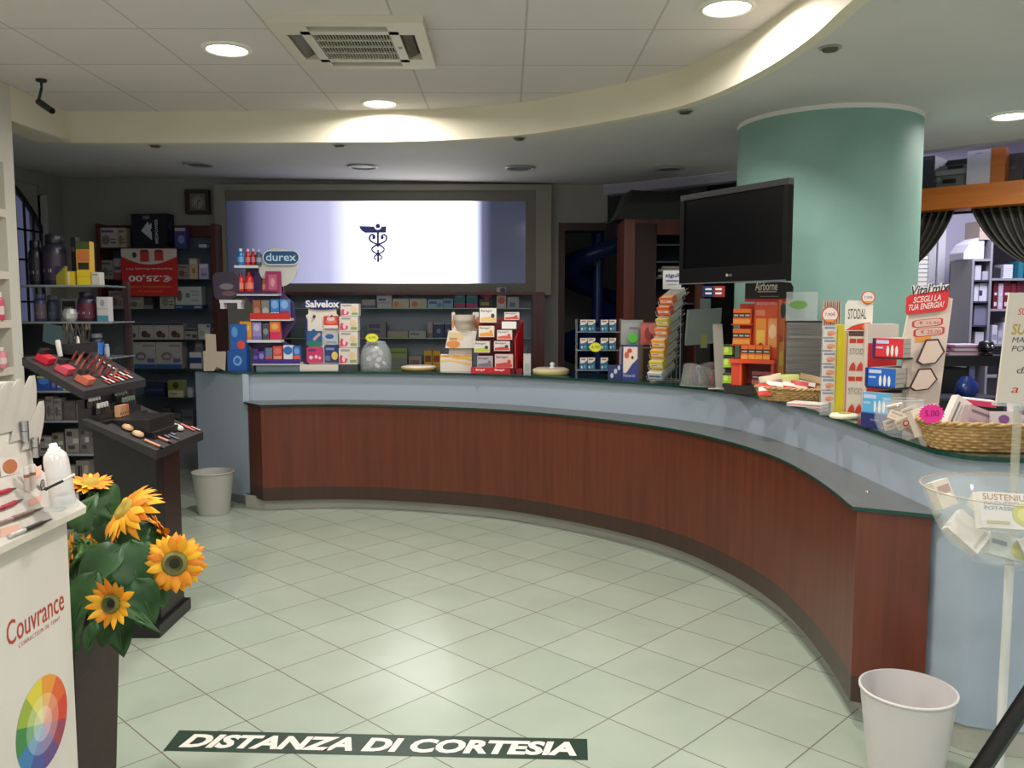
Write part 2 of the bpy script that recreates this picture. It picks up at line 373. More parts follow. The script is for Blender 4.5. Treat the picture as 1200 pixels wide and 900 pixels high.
m.strip(fasc_a, fasc_b, .76, ZT - .014, M_BLUE); m.build('front_fascia', ct)
# lower body under the fascia on the far right and end panel on the left
m = MB(); m.strip([V9(1.545, 3.14)] + offL(cf2, .03)[1:], [V9(1.60, 3.16)] + offL(cf2, .05)[1:], .09, .76, M_BLUE)
m.build('side_panel', ct)
m = MB(); e0, e1 = V9(-2.14, 6.90), V9(-2.66, 7.28); m.prism([e0, V9(-2.10, 6.93), V9(-2.63, 7.32), e1], .065, ZT - .014, M_BLUE); m.prism([e0, V9(-2.10, 6.87), V9(-2.085, 6.90), V9(-2.10, 6.93)], .09, .766, M_BLUE); m.build('end_panel', ct)
m = MB(); m.strip([p + Vector((0, 0)) for p in front], back, ZT - .014, ZT, M_CTOP)
gp = [V9(-2.165, 6.90), front[0], back[0], V9(-2.70, 7.30)]
m.prism(gp, ZT - .014, ZT - .0005, M_CTOP)
ed = [V9(-2.70, 7.30), V9(-2.165, 6.90)] + front
m.strip(offL(ed, -.0035), ed, ZT - .015, ZT - .0005, M_GEDGE); m.build('glass_top', ct)
m = MB(); bb = offL(front, .40)
m.strip([b + (f - b) * .06 for f, b in zip(front, back)], [b + (f - b) * .02 for f, b in zip(front, back)], .1, ZT - .02, M_BLUE); m.build('staff_side_panel', ct)
# wood panel, dark base band, ledge, kick plate
wf_ = spline(K9([(-1.93, 6.66), (-1.35, 6.72), (-.75, 6.62), (-.10, 6.38), (.38, 6.05), (.77, 5.68), (1.06, 5.30), (1.26, 4.84), (1.375, 4.35), (1.395, 3.9), (1.37, 3.5), (1.33, 3.18)]), 6)
wp = [V9(-2.09, 6.86)] + wf_ + [V9(1.56, 3.07)]
def strip_flat(mb, a, b, z0, z1, mt): mb.strip(a, b, z0, z1, mt, False)
m = MB(); wi = offL(wp, .02); wi[0] = wp[0] + Vector((.02, .0)); wi[-1] = wp[-1] + Vector((-.0, .025)); m.strip(wf_, offL(wf_, .02), .17, .753, M_WOOD)
for a, b in ((wp[0], wf_[0]), (wf_[-1], wp[-1])):
    n_ = Vector((-(b - a).y, (b - a).x)).normalized() * .015; m.prism([a, b, b + n_, a + n_], .17, .753, M_WOOD)
m.build('wood_panel', ct)
m = MB(); m.strip(wf_, offL(wf_, .02), .077, .17, M_WOODD)
for a, b in ((wp[0], wf_[0]), (wf_[-1], wp[-1])):
    n_ = Vector((-(b - a).y, (b - a).x)).normalized() * .015; m.prism([a, b, b + n_, a + n_], .077, .17, M_WOODD)
m.build('base_band', ct)
m = MB(); n1 = len(wf_)
lo = offL(wf_, -.015); li = [along([Vector(q) for q in offL(cf, .035)], i / (n1 - 1)) for i in range(n1)]
M_LEDGE = mat((96, 96, 94), .28)
m.strip(lo, li, .756, .767, M_LEDGE); ledge_end = V9(1.575, 3.045); m.prism([lo[-1], ledge_end, li[-1]], .756, .767, M_LEDGE); m.prism([V9(-2.12, 6.86), lo[0], li[0]], .756, .767, M_LEDGE)
ge = [V9(-2.12, 6.86)] + lo + [ledge_end]
m.strip(offL(ge, -.004), ge, .7545, .7665, M_GEDGE, False)
q = px(1017, 576, z=.768); m.lathe([(.011, .767), (.011, .771), (.004, .773)], M_CHROME, Matrix.Translation((q.x, q.y, 0)), 12)
m.build('ledge', ct)
M_KICK = noisy('kick_plate_aluminium', (178, 176, 164), (168, 166, 154), 2, .4)
m = MB(); kf = offL(wf_, .06); kf = [V9(-2.12, 6.82)] + kf[:-1] + [V9(1.50, 3.19), V9(1.60, 3.02)] + [p for p in offL(cf2, .04)[1:]]
m.strip(kf, offL(kf, .02), 0.001, .09, M_KICK, False); a, b = V9(-2.12, 6.88), V9(-2.64, 7.29); m.prism([a, a + Vector((.02, .03)), b + Vector((.02, .03)), b], .001, .066, M_GREY); m.build('kick_plate', ct)

# green column
m = MB(); M_COL = noisy('green_stucco', (124, 162, 152), (137, 174, 163), 2.2, .6, .15, detail=6)
m.lathe([(CR, 0.0), (CR, 2.515)], M_COL, n=64); m.lathe([(CR + .004, 2.515), (CR + .004, 2.56)], M_WHITE, n=64)
tag(struct(m.build('column', loc=(COL.x, COL.y, 0))), 'thick round column in sea green stucco behind the curved counter', 'column')
# ================================================================== BACK WALL
def at(u0, u1, v0, v1, y):
    """x0, x1, z0, z1 of the frontal rectangle that shows at these pixels at distance y"""
    a, b = px(u0, (v0 + v1) / 2, y=y), px(u1, (v0 + v1) / 2, y=y); u = (u0 + u1) / 2
    return a.x, b.x, px(u, v1, y=y).z, px(u, v0, y=y).z

# light box
y = 7.80
t = thing('light_box', 'wide backlit wall sign, white fading to dark blue, in a grey frame', 'sign', (0, 0, 0))
M_FR = mat((150, 146, 134), .6); M_FR2 = mat((122, 116, 106), .6)
x0, x1, z0, z1 = at(252, 646, 216, 346, y); a0, a1, c0, c1 = at(265, 628, 223, 345, y); s0, s1, q0_, q1_ = at(265, 616, 235, 332, y)
m = MB()
for (A, B, Cc, D, E_, F_, G_, H_, mm, yy) in ((x0, x1, z0, z1, a0, a1, c0, c1, M_FR, y), (a0, a1, c0, c1, s0, s1, q0_, q1_, M_FR2, y + .02)):
    for r_ in ((A, E_, Cc, D), (F_, B, Cc, D), (E_, F_, Cc, G_), (E_, F_, H_, D)):
        if r_[1] - r_[0] > .001 and r_[3] - r_[2] > .001: m.box(r_[0], r_[1], yy, 7.9, r_[2], r_[3], mm)
m.build('frame', t)
em, nt, b, L = nodes('backlit_print')
tc = nt.nodes.new('ShaderNodeTexCoord'); sp = nt.nodes.new('ShaderNodeSeparateXYZ'); rp = nt.nodes.new('ShaderNodeValToRGB')
cr = rp.color_ramp; cols = [(0, (25, 28, 39)), (0.05, (35, 37, 52)), (0.11, (71, 72, 93)), (0.22, (96, 96, 118)), (0.34, (114, 114, 137)), (0.45, (174, 173, 186)), (0.55, (255, 255, 255)), (0.8, (255, 255, 255)), (0.83, (164, 167, 184)), (0.855, (61, 63, 83)), (0.885, (30, 33, 44)), (1, (28, 31, 41))]
while len(cr.elements) < len(cols): cr.elements.new(.5)
for e, (p_, c_) in zip(cr.elements, cols): e.position = p_; e.color = lin(c_)
L(tc.outputs['Generated'], sp.inputs[0]); L(sp.outputs[0], rp.inputs[0]); L(rp.outputs[0], b.inputs['Emission Color']); b.inputs['Emission Strength'].default_value = 2.7
b.inputs['Base Color'].default_value = (.01, .01, .02, 1); b.inputs['Roughness'].default_value = .12
m = MB(); m.box(s0, s1, y + .035, y + .06, q0_, q1_, em); m.build('backlit_panel', t)
# emblem: winged staff with two snakes
u2 = lambda a, b_: (px(410 + a / 15, 255 + b_ / 15, y=y + .03).x, px(410 + a / 15, 255 + b_ / 15, y=y + .03).z)
M_EM = mat((46, 48, 96), .5, emit=.6)
m = MB(); yq = y + .028
def flat(pts, mm=M_EM): 
    P_ = [u2(*p) for p in pts]; m.add([(a, yq, b_) for a, b_ in P_] + [(a, yq + .006, b_) for a, b_ in P_], [list(range(len(P_)))] + [[i, (i + 1) % len(P_), len(P_) + (i + 1) % len(P_), len(P_) + i] for i in range(len(P_))], mm)
arc = [(492 + 62 * math.cos(R(a)), 150 + 62 * math.sin(R(a))) for a in range(175, 4, -17)]
flat([(165, 150)] + arc[:1] + arc[1:] + [(640, 150), (640, 268), (270, 268), (215, 235), (180, 190)])
flat([(492 + 42 * math.cos(R(a)), 148 + 42 * math.sin(R(a))) for a in range(0, 360, 24)])
flat([(474, 268), (512, 268), (512, 520), (474, 520)]); flat([(480, 560), (512, 560), (518, 780), (478, 780)])
def ribbon(pts, w0, w1=None):
    pts = [Vector(p) for p in pts]; n = len(pts)
    for i in range(n - 1):
        d = (pts[i + 1] - pts[i]).normalized(); nn = Vector((-d.y, d.x)); wa = w0 + ((w1 or w0) - w0) * i / n; flat([pts[i] + nn * wa, pts[i + 1] + nn * wa, pts[i + 1] - nn * wa, pts[i] - nn * wa])
for s_ in (1, -1):
    f = lambda a, b_: (495 + s_ * a, b_)
    ribbon(spline([f(70, 330), f(95, 355), f(70, 372), f(58, 340), f(85, 300), f(130, 310), f(152, 360), f(130, 410), f(50, 455), f(-60, 500), f(-112, 560), f(-60, 615), f(20, 650), f(70, 700), f(30, 742)], 4), 20, 13)
m.build('emblem', t)

# wall clock
x0, x1, z0, z1 = at(217, 245, 222, 251, 7.84)
t = thing('wall_clock', 'small square wall clock in a dark wood frame beside the light box', 'clock', ((x0 + x1) / 2, 7.86, (z0 + z1) / 2)); h = (x1 - x0) / 2
m = MB()
for r_ in ((-h, h, h * .72, h), (-h, h, -h, -h * .72), (-h, -h * .72, -h * .72, h * .72), (h * .72, h, -h * .72, h * .72)): m.box(r_[0], r_[1], -.03, .035, r_[2], r_[3], mat((58, 40, 28), .5))
m.build('frame', t); m = MB(); m.box(-h * .72, h * .72, 0, .03, -h * .72, h * .72, mat((120, 112, 98), .6)); m.ell(0, 0, h * .55, h * .55, mat((165, 160, 150), .6), None, -.001, 32)
for k in range(12): a = k * math.pi / 6; m.box(math.sin(a) * h * .46 - .003, math.sin(a) * h * .46 + .003, -.004, -.001, math.cos(a) * h * .46 - .006, math.cos(a) * h * .46 + .006, M_BLACK)
m.build('clock_face', t); m = MB(); m.bar((0, -.006, 0), (h * .2, -.006, h * .2), .004, M_BLACK); m.bar((0, -.006, 0), (-h * .05, -.006, -h * .36), .003, M_BLACK); m.build('clock_hands', t)

# ---------------- packaging helpers
def carton(name, label, cat, loc, w_, d, h, base, art=(), rz=0.0, group=None, side=None, top=None, sart=()):
    m = MB(); m.box(-w_ / 2, w_ / 2, 0, d, 0, h, base)
    if top: m.quad([(-w_ / 2, 0, h + .0004), (w_ / 2, 0, h + .0004), (w_ / 2, d, h + .0004), (-w_ / 2, d, h + .0004)], top)
    if side: m.quad([(w_ / 2 + .0004, 0, 0), (w_ / 2 + .0004, d, 0), (w_ / 2 + .0004, d, h), (w_ / 2 + .0004, 0, h)], side); m.quad([(-w_ / 2 - .0004, d, 0), (-w_ / 2 - .0004, 0, 0), (-w_ / 2 - .0004, 0, h), (-w_ / 2 - .0004, d, h)], side)
    m.art(art, w_, h, None)
    if sart: m.art(sart, d, h, Matrix.Translation((w_ / 2, d / 2, 0)) @ Matrix.Rotation(R(90), 4, 'Z'))
    return tag(m.build(name, loc=loc, rz=rz), label, cat, group)
def shelf_box(u0, u1, v0, y, z, label, base, art=(), d=.08, name='medicine_box', cat='box', group=None, rz=0.0, v1=None, **k):
    """a carton standing on a shelf at height z, its front at distance y"""
    zz = px((u0 + u1) / 2, v0, y=y).z; a = px(u0, v0, y=y).x; b_ = px(u1, v0, y=y).x
    return carton(name, label, cat, ((a + b_) / 2, y, z + .0005), b_ - a, d, max(.01, zz - z), base, art, rz, group, **k)
def A_band(c1, c2=None, tc=None):
    a = [('r', 0, .0, 1, .32, c1)]
    if c2: a.append(('r', .08, .45, .92, .6, c2))
    if tc: a.append(('r', .12, .72, .75, .86, tc))
    return a
def A_photo(c1, c2): return [('e', .12, .15, .6, .62, c1), ('r', .1, .76, .8, .88, c2), ('r', .62, .2, .92, .3, c2), ('r', .62, .38, .92, .46, c2)]

# ---------------- tall shelf unit at the left of the light box
yb = 7.62
X0, X1, ZB, ZTOP = px(113, 300, y=yb).x, px(253, 300, y=yb).x, 0, px(180, 262, y=yb).z
su = thing('wall_shelving', 'tall mahogany wall shelving with glass shelves full of medicine boxes', 'shelving')
m = MB(); m.box(X0, X0 + .03, yb, 7.9, 0, ZTOP, M_SHELFW); m.box(X1 - .04, X1, yb, 7.9, 0, ZTOP, M_SHELFW); m.box(X0 + .03, X1 - .04, yb + .17, 7.9, ZTOP - .1, ZTOP, M_SHELFW); m.box(X0 + .03, X1 - .04, 7.87, 7.895, .28, ZTOP - .1, mat((98, 108, 120), .5)); m.build('cabinet_frame', su)
m = MB(); m.box(X0 + .03, X1 - .04, yb, 7.86, 0, .27, mat((120, 124, 124), .5)); m.build('plinth', su)
SZ = {}
for k, v in enumerate((290, 327, 362, 398, 432, 466, 500)):
    z = px(180, v, y=yb).z; SZ[k] = z
    g = MB(); g.box(X0 + .03, X1 - .04, yb + .01, 7.865, z - .008, z, M_GLASS); g.box(X0 + .03, X1 - .04, yb + .004, yb + .01, z - .008, z, mat((40, 62, 66), .2)); g.build('glass_shelf', su)
cr_ = (182, 176, 166); gy = (150, 148, 150); dk = (52, 48, 56); lb_ = (122, 140, 165)
B = lambda *a, **k: shelf_box(*a, **k)
Y_ = yb + .03
B(116, 137, 267, Y_, SZ[0], 'pale box with grey photo on the top glass shelf beside the black carton', cr_, A_photo((120, 110, 110), (100, 90, 120)), .12)
B(137.5, 147, 267, Y_, SZ[0], 'narrow beige box at the black carton on the top glass shelf', (168, 160, 140), A_photo((130, 110, 80), (110, 100, 90)), .1)
a, b_ = px(152, 290, y=yb - .02).x, px(197, 290, y=yb - .02).x
bigz = px(175, 250, y=yb - .02).z - SZ[0]
m = MB(); bw = b_ - a; m.box(-bw / 2, bw / 2, 0, .12, 0, bigz, mat((24, 26, 34), .45)); m.box(-bw / 2, bw / 2, .0, .12, bigz, bigz + .002, mat((30, 32, 40), .5))
m.art([('p', 0, 0, 0, 0, (200, 202, 206), [(.27, .5), (.47, .78), (.50, .66), (.57, .74), (.57, .58), (.53, .52), (.57, .44), (.57, .22)]), ('r', .33, .84, .52, .95, (110, 112, 120))], bw, bigz, None)
m.text('MEDPOWER', 0, .72 * bigz, -.03, .0, mat((200, 202, 206), .5), Matrix.Translation((bw * .16, -.0012, bigz * .12)) @ Matrix.Rotation(R(-90), 4, 'Y'), bold=.02)
m.art([('e', .2, .5, .7, .8, (70, 50, 90)), ('r', .2, .2, .8, .4, (60, 46, 80))], .12, bigz, Matrix.Translation((bw / 2 + .0005, .06, 0)) @ Matrix.Rotation(R(90), 4, 'Z'))
tag(m.build('supplement_carton', loc=((a + b_) / 2 - .01, yb + .025, SZ[0] + .0005), rz=R(-9)), 'big black carton with white mountain logo above the red price sign', 'box')
B(204, 217.5, 266, Y_, SZ[0], 'tall purple and blue box next to the black carton', (58, 62, 120), [('r', .05, .8, .95, .95, (190, 170, 190)), ('e', .3, .2, .85, .6, (120, 130, 190))], .1)
B(233, 242, 286.5, Y_, SZ[0], 'flat white pack lying alone at the end of the top shelf', (200, 204, 210), [('r', .1, .3, .6, .6, (150, 160, 190))], .09)
B(118, 132, 305, Y_, SZ[1], 'greyish box with faint photo on the second glass shelf, beside the red-banded box', (140, 142, 138), A_photo((100, 104, 100), (90, 90, 90)))
B(133, 142, 303, Y_, SZ[1], 'narrow greyish box with red band, half hidden by the red price sign', (160, 150, 150), A_band((150, 70, 70), (120, 60, 60)))
B(208, 221, 310, Y_, SZ[1], 'low greyish box with brown pictures right beside the red price sign', (150, 142, 138), A_photo((110, 80, 70), (120, 90, 90)))
B(221.5, 231, 303, Y_, SZ[1], 'upright beige box with an orange dot beside the lilac box', (186, 170, 150), [('e', .3, .25, .75, .55, (170, 110, 60)), ('r', .1, .75, .9, .9, (200, 190, 180))])
B(233, 244, 309, Y_, SZ[1], 'lilac white box with purple edge on the second glass shelf', (178, 172, 206), [('r', .1, .75, .9, .92, (215, 210, 230)), ('r', .2, .2, .8, .4, (140, 130, 180))])
B(127, 144, 341, Y_, SZ[2], 'dim beige box with brown photo at the lower edge of the red price sign', (130, 122, 116), A_photo((90, 70, 60), (110, 90, 80)))
B(150, 168, 348, Y_, SZ[2], 'pale low box below the red price sign, beside the dark slim box', (158, 152, 144), A_photo((110, 90, 84), (130, 110, 100)))
B(169, 179, 348, Y_, SZ[2], 'dark slim box below the red price sign', dk, A_band((120, 116, 110)))
B(187, 204, 342, Y_, SZ[2], 'pale box with green tint below a corner of the red sign', (160, 160, 146), A_photo((120, 126, 104), (96, 104, 96)))
B(205, 236, 336, Y_, SZ[2] + .035, 'wide white box with a green square standing on a blue carton', (176, 182, 184), [('e', .05, .2, .26, .8, (110, 90, 90)), ('r', .4, .4, .55, .65, (70, 130, 110)), ('r', .62, .2, .9, .3, (140, 150, 160)), ('r', .62, .5, .9, .58, (140, 150, 160)), ('r', .62, .7, .9, .78, (140, 150, 160))], .1)
x_, xx_, _, _ = at(204, 238, 357, 361, Y_); carton('medicine_box', 'flat dark blue carton lying under the wide white box', 'box', ((x_ + xx_) / 2, Y_, SZ[2] + .0005), xx_ - x_, .12, .034, (36, 62, 104), [('r', .05, .3, .3, .6, (120, 150, 190)), ('r', .7, .2, .95, .7, (170, 180, 190))])
for k in range(4):
    B(145 + 17.5 * k, 162 + 17.5 * k, 379, Y_, SZ[3], 'white box with dark speckled picture in a row, %s' % ('furthest from the light box', 'second', 'third', 'nearest the light box')[k], (172, 164, 158), [('e', .15, .12, .6, .55, (70, 50, 54)), ('e', .45, .1, .8, .4, (90, 66, 66)), ('r', 0, .88, 1, 1, (70, 60, 74))], .1, group='four identical white boxes on the fourth shelf')
B(216, 231, 385, Y_, SZ[3], 'small white and black box on the fourth glass shelf', (150, 146, 142), [('r', 0, .75, 1, .95, (60, 58, 62)), ('r', .1, .3, .5, .5, (80, 80, 84)), ('r', .6, .15, .95, .45, (70, 66, 70))])
B(232, 246, 380, Y_, SZ[3], 'pale green-white box with a blue corner on the fourth glass shelf', (180, 184, 176), [('r', .7, .8, .95, .95, (60, 80, 130)), ('e', .1, .2, .5, .6, (160, 168, 140))])
B(247, 251, 379, Y_, SZ[3], 'slim dark blue box against the shelf post', (50, 56, 96), [('r', .1, .5, .9, .7, (90, 100, 140))])
B(132, 141, 409, Y_, SZ[4], 'dim grey box at the black tray edge on the fifth glass shelf', (120, 118, 120), A_photo((96, 96, 100), (90, 90, 96)))
B(141.5, 150, 409, Y_, SZ[4], 'dim mauve box beside the first insulin needle carton', (112, 104, 110), A_photo((90, 80, 84), (84, 76, 80)))
for k, lab in enumerate(('white carton with a grey swirl and blue base, further from the light box', 'white carton with a grey swirl and blue base, nearer the light box')):
    B(152 + 30.5 * k, 182 + 30.5 * k, 401, Y_, SZ[4], lab, (166, 162, 160), [('r', 0, 0, 1, .16, (40, 84, 140)), ('e', .2, .3, .62, .62, (112, 108, 112)), ('e', .28, .38, .56, .52, (166, 162, 160)), ('r', .66, .22, .94, .38, (90, 92, 140)), ('r', .5, .82, .95, .9, (130, 126, 130))], .14)
B(222, 236, 413, Y_, SZ[4], 'white box with a broad blue stripe on the fifth glass shelf', (190, 190, 194), [('r', 0, .32, 1, .68, (40, 48, 110))])
B(228, 238, 399, Y_ + .085, SZ[4], 'upright grey box with faint photo behind the blue-striped box', (110, 110, 120), A_photo((170, 160, 160), (150, 150, 160)), .06)
B(169, 192, 449, Y_, SZ[5], 'dark navy box on the sixth glass shelf beside the green photo box', (34, 38, 76), A_band((26, 30, 60), (60, 66, 110)))
B(196.5, 214.5, 446, Y_, SZ[5], 'box with green and yellow flower photo and white base', (190, 188, 150), [('r', 0, .42, 1, 1, (120, 130, 60)), ('e', .3, .5, .7, .9, (60, 56, 34)), ('r', .1, .15, .6, .25, (150, 140, 110))])
m = MB(); p = px(221, 458, y=Y_); m.lathe([(.03, 0), (.032, .01), (.032, .06), (.028, .065), (.028, .085)], mat((170, 174, 176), .5), n=16); tag(m.build('jar', loc=(p.x, Y_ + .04, SZ[5])), 'small white round jar on the sixth shelf beside the flower photo box', 'jar')
for k, (u0, u1, v0, c_) in enumerate(((176, 189, 481, (90, 80, 76)), (190, 200, 478, (70, 66, 72)), (201, 212, 484, (104, 100, 96)), (213, 226, 480, (84, 92, 104)))):
    B(u0, u1, v0, Y_, SZ[6], ('brown', 'charcoal', 'taupe', 'slate grey')[k] + ' box on the lowest glass shelf above the plinth', c_, A_band((120, 116, 112), (60, 60, 66)))
for k, (u0, u1, c_, cn) in enumerate(((204, 213, (96, 120, 50), 'green'), (214, 221, (60, 54, 44), 'dark brown'), (222, 228, (120, 130, 60), 'yellow-green'))):
    B(u0, u1, 507, yb + .01, .27, cn + ' pack standing on the plinth of the tall wall shelving', c_, A_band((70, 90, 40), (150, 160, 90)), .07)

# red price sign hanging upside down from the shelf
x0, x1, z0, z1 = at(143, 208, 291, 347, yb - .03); sw, sh = x1 - x0, z1 - z0
RD = (196, 34, 36); m = MB()
m.box(-sw / 2, sw / 2, 0, .006, 0, sh, mat(RD, .5))
arcp = [(i / 12, .83 - .17 * math.sin(math.pi * i / 12)) for i in range(13)]
m.art([('p', 0, 0, 0, 0, (205, 200, 190), [(0, .99)] + arcp + [(1, .99)][:1])], sw, sh, None)
m.art([('r', .34, .72, .5, .95, (190, 60, 60)), ('r', .6, .74, .76, .95, (190, 60, 60)), ('r', .36, .92, .48, .97, (90, 60, 60)), ('r', .62, .92, .74, .97, (90, 60, 60)), ('e', .2, .8, .28, .92, (60, 50, 60))], sw, sh, None, y=-.0012)
Wt = mat((236, 230, 225), .5); Yt = mat((225, 150, 40), .5)
m.text('€.25,00', -sw * .38, sw * .4, sh * .3, sh * .45, Wt, None, -.002, .02, rot180=True); m.text('Acquistando Microlife M12', -sw * .42, sw * .42, sh * .55, sh * .60, Wt, None, -.002, rot180=True)
m.text('rottamazione usato', -sw * .38, sw * .4, sh * .17, sh * .215, Yt, None, -.002, rot180=True); m.text('SCONTO DI', -sw * .22, sw * .22, sh * .08, sh * .12, Yt, None, -.002, rot180=True)
tag(m.build('price_sign', loc=((x0 + x1) / 2, yb - .035, z0)), 'red and white price sign hanging upside down below the black carton', 'sign')

# ---------------- low shelf unit under the light box
y2 = 7.66; x0 = px(330, 400, y=y2).x; x1 = px(638, 400, y=y2).x; zt = px(500, 345.5, y=y2).z
sv = thing('wall_shelving', 'low mahogany wall shelving with glass shelves under the light box', 'shelving')
m = MB(); m.box(x0, x0 + .03, y2, 7.9, 0, zt, M_SHELFW); m.box(px(624, 400, y=y2).x, x1, y2, 7.9, 0, zt, M_SHELFW); m.box(x0, x1, y2 - .01, 7.9, zt, zt + .025, M_SHELFW); m.box(x0, x1, 7.87, 7.895, .2, zt, mat((132, 142, 152), .5)); m.build('cabinet_frame', sv)
m = MB(); m.box(x0 + .03, x1 - .13, y2 + .02, 7.86, 0, .18, mat((120, 124, 124), .5)); m.build('plinth', sv)
S2 = []
for v in (361, 396, 430, 470, 510):
    z = px(500, v, y=y2).z; S2.append(z); g = MB(); g.box(x0 + .03, x1 - .13, y2 + .02, 7.865, z - .008, z, M_GLASS); g.box(x0 + .03, x1 - .13, y2 + .012, y2 + .02, z - .008, z, mat((150, 170, 150), .3)); g.build('glass_shelf', sv)
Y_ = y2 + .03
z_ = S2[0]
for (u0, u1, v0, c_, art, lab) in [
    (424, 440, 351, (150, 150, 150), A_band((90, 96, 130)), 'grey and blue low box behind the pink striped boxes on the upper shelf'),
    (441.5, 459, 342, (176, 172, 176), [('r', .1, .78, .6, .9, (70, 80, 150)), ('r', .1, .45, .6, .58, (70, 80, 150)), ('r', .0, .3, 1, .33, (110, 110, 120))], 'stack-like tall grey box with blue lettering under the light box'),
    (460, 479, 350, (178, 172, 160), [('e', .05, .1, .4, .7, (190, 130, 60)), ('e', .3, .1, .7, .5, (200, 160, 110))], 'box with orange fruit picture beside the tall grey box'),
    (480, 500, 350, (172, 168, 160), [('e', .1, .1, .5, .7, (190, 110, 60)), ('e', .5, .2, .9, .6, (160, 170, 120))], 'box with an orange and green picture left of the teal boxes'),
    (501, 519, 351, (130, 160, 178), [('r', .1, .5, .6, .8, (60, 90, 140)), ('e', .6, .1, .95, .6, (70, 130, 150))], 'pale blue low box with dark blue lettering, first of two blue ones'),
    (519.5, 531, 350, (110, 150, 172), [('r', .1, .5, .8, .8, (50, 80, 130))], 'pale blue low box touching the teal and magenta boxes'),
    (532.5, 545, 342, (26, 92, 104), [('r', .0, .0, 1, .3, (150, 40, 100)), ('r', .15, .65, .8, .85, (60, 140, 150))], 'first teal box with a magenta base beneath the light box'),
    (546.5, 559.5, 342, (26, 92, 104), [('r', .0, .0, 1, .3, (160, 44, 104)), ('r', .15, .65, .8, .85, (60, 140, 150))], 'second teal box with a magenta base, next to the red lipped pack'),
    (562, 575, 351, (52, 46, 44), [('r', .1, .3, .85, .7, (150, 130, 60))], 'dark box with a gold label beneath the red oval card'),
    (582, 593, 337, (190, 178, 170), [('e', .1, .2, .9, .55, (190, 80, 60)), ('e', .35, .75, .95, .98, (40, 60, 110))], 'tall white box with red oval and blue cap logo at the shelf end'),
    (594.5, 608, 348, (150, 150, 154), [('r', .2, .1, .7, .5, (100, 100, 130))], 'plain grey low box at the end of the upper glass shelf')]:
    B(u0, u1, v0, Y_, z_, lab, c_, art, .08)
m = MB(); m.ell(0, .03, .062, .034, mat((170, 30, 66), .5), None, -.001, 24); m.ell(0, .03, .040, .012, mat((210, 90, 110), .5), None, -.002, 24); m.box(-.02, .02, 0, .02, -.035, .03, mat((170, 30, 66), .5))
p = px(570.5, 349, y=Y_ + .04); tag(m.build('oval_card', loc=(p.x, Y_ + .03, p.z + .0)), 'red oval shelf card standing behind the gold-labelled dark box', 'sign')
z_ = S2[1]
for (u0, u1, v0, c_, art, lab) in [
    (430, 452, 377, (120, 118, 122), [('r', .1, .6, .7, .85, (70, 74, 100)), ('r', .1, .3, .7, .45, (80, 84, 110))], 'grey box with blue-grey lines behind the clear jar on the second shelf'),
    (454, 478, 388, (150, 140, 134), [('r', 0, 0, 1, .4, (130, 150, 80))], 'low beige box with a green base on the shelf behind the jar'),
    (479, 499, 388, (150, 156, 146), [('r', .1, .4, .6, .7, (100, 110, 110))], 'low pale box between green-based box and blue boxes'),
    (501, 507, 378, (150, 140, 136), A_band((120, 100, 100)), 'slim beige upright box beside the two navy boxes'),
    (508, 520, 378, (46, 58, 92), [('e', .3, .3, .7, .6, (110, 130, 170)), ('r', 0, .88, 1, 1, (150, 150, 150))], 'navy box with a light oval behind the orange-trimmed display stand'),
    (521, 530, 378, (52, 60, 90), [('e', .3, .3, .7, .6, (110, 130, 170)), ('r', 0, .88, 1, 1, (140, 140, 150))], 'second navy box, partly hidden by the orange-trimmed display')]:
    B(u0, u1, v0, Y_, z_, lab, c_, art, .08)
z_ = S2[2]
for (u0, u1, v0, c_, art, lab) in [
    (456, 477, 408, (130, 148, 84), [('r', 0, 0, 1, .45, (120, 126, 120)), ('r', 0, .72, 1, .8, (90, 110, 60))], 'green and grey box behind the clear jar on the third shelf'),
    (479, 494, 417, (150, 132, 120), [('r', .1, .2, .8, .6, (110, 90, 84))], 'low tan box on the third shelf behind the beige tray'),
    (497, 506, 411, (206, 160, 30), [('r', .1, .3, .9, .7, (120, 70, 30))], 'yellow box with brown label beside its twin, left one'),
    (506.8, 516, 411, (206, 160, 30), [('r', .1, .3, .9, .7, (150, 60, 30))], 'yellow box with reddish label touching the white display stand')]:
    B(u0, u1, v0, Y_, z_, lab, c_, art, .08)

# ---------------- doorway with the spiral chute
t = struct(MB().box(.475, .53, 7.86, 8.06, 0, 2.22, mat((58, 26, 20), .5)).box(.53, .9, 7.86, 8.06, 2.15, 2.22, mat((50, 24, 20), .5)).build('door_1'))
ch = thing('spiral_chute', 'dark blue spiral medicine chute in the unlit doorway behind the counter', 'chute', (.92, 8.7, 0))
M_CH = mat((34, 62, 128), .3, coat=.3); M_CH2 = mat((28, 50, 108), .35)
m = MB(); m.lathe([(.06, 0), (.06, 2.3)], M_CH, n=20); m.build('centre_pole', ch)
for nm, r0, r1, hh in (('slide_surface', .06, .40, 0), ('slide_rim', .40, .41, .13)):
    m = MB(); n = 84; vs_ = []
    for i in range(n + 1):
        a = R(-200 + 900 * i / n); z = .2 + 1.9 * i / n; cA, sA = math.cos(a), math.sin(a)
        if nm == 'slide_surface': vs_ += [(r0 * cA, r0 * sA, z), (r1 * cA, r1 * sA, z + .02), (r1 * cA, r1 * sA, z - .01), (r0 * cA, r0 * sA, z - .03)]
        else: vs_ += [(r0 * cA, r0 * sA, z - .02), (r0 * cA, r0 * sA, z + hh), (r1 * cA, r1 * sA, z + hh), (r1 * cA, r1 * sA, z - .02)]
    m.add(vs_, [(4 * i + k, 4 * i + (k + 1) % 4, 4 * i + 4 + (k + 1) % 4, 4 * i + 4 + k) for i in range(n) for k in range(4)], M_CH if hh == 0 else M_CH2, None, True); m.build(nm, ch)

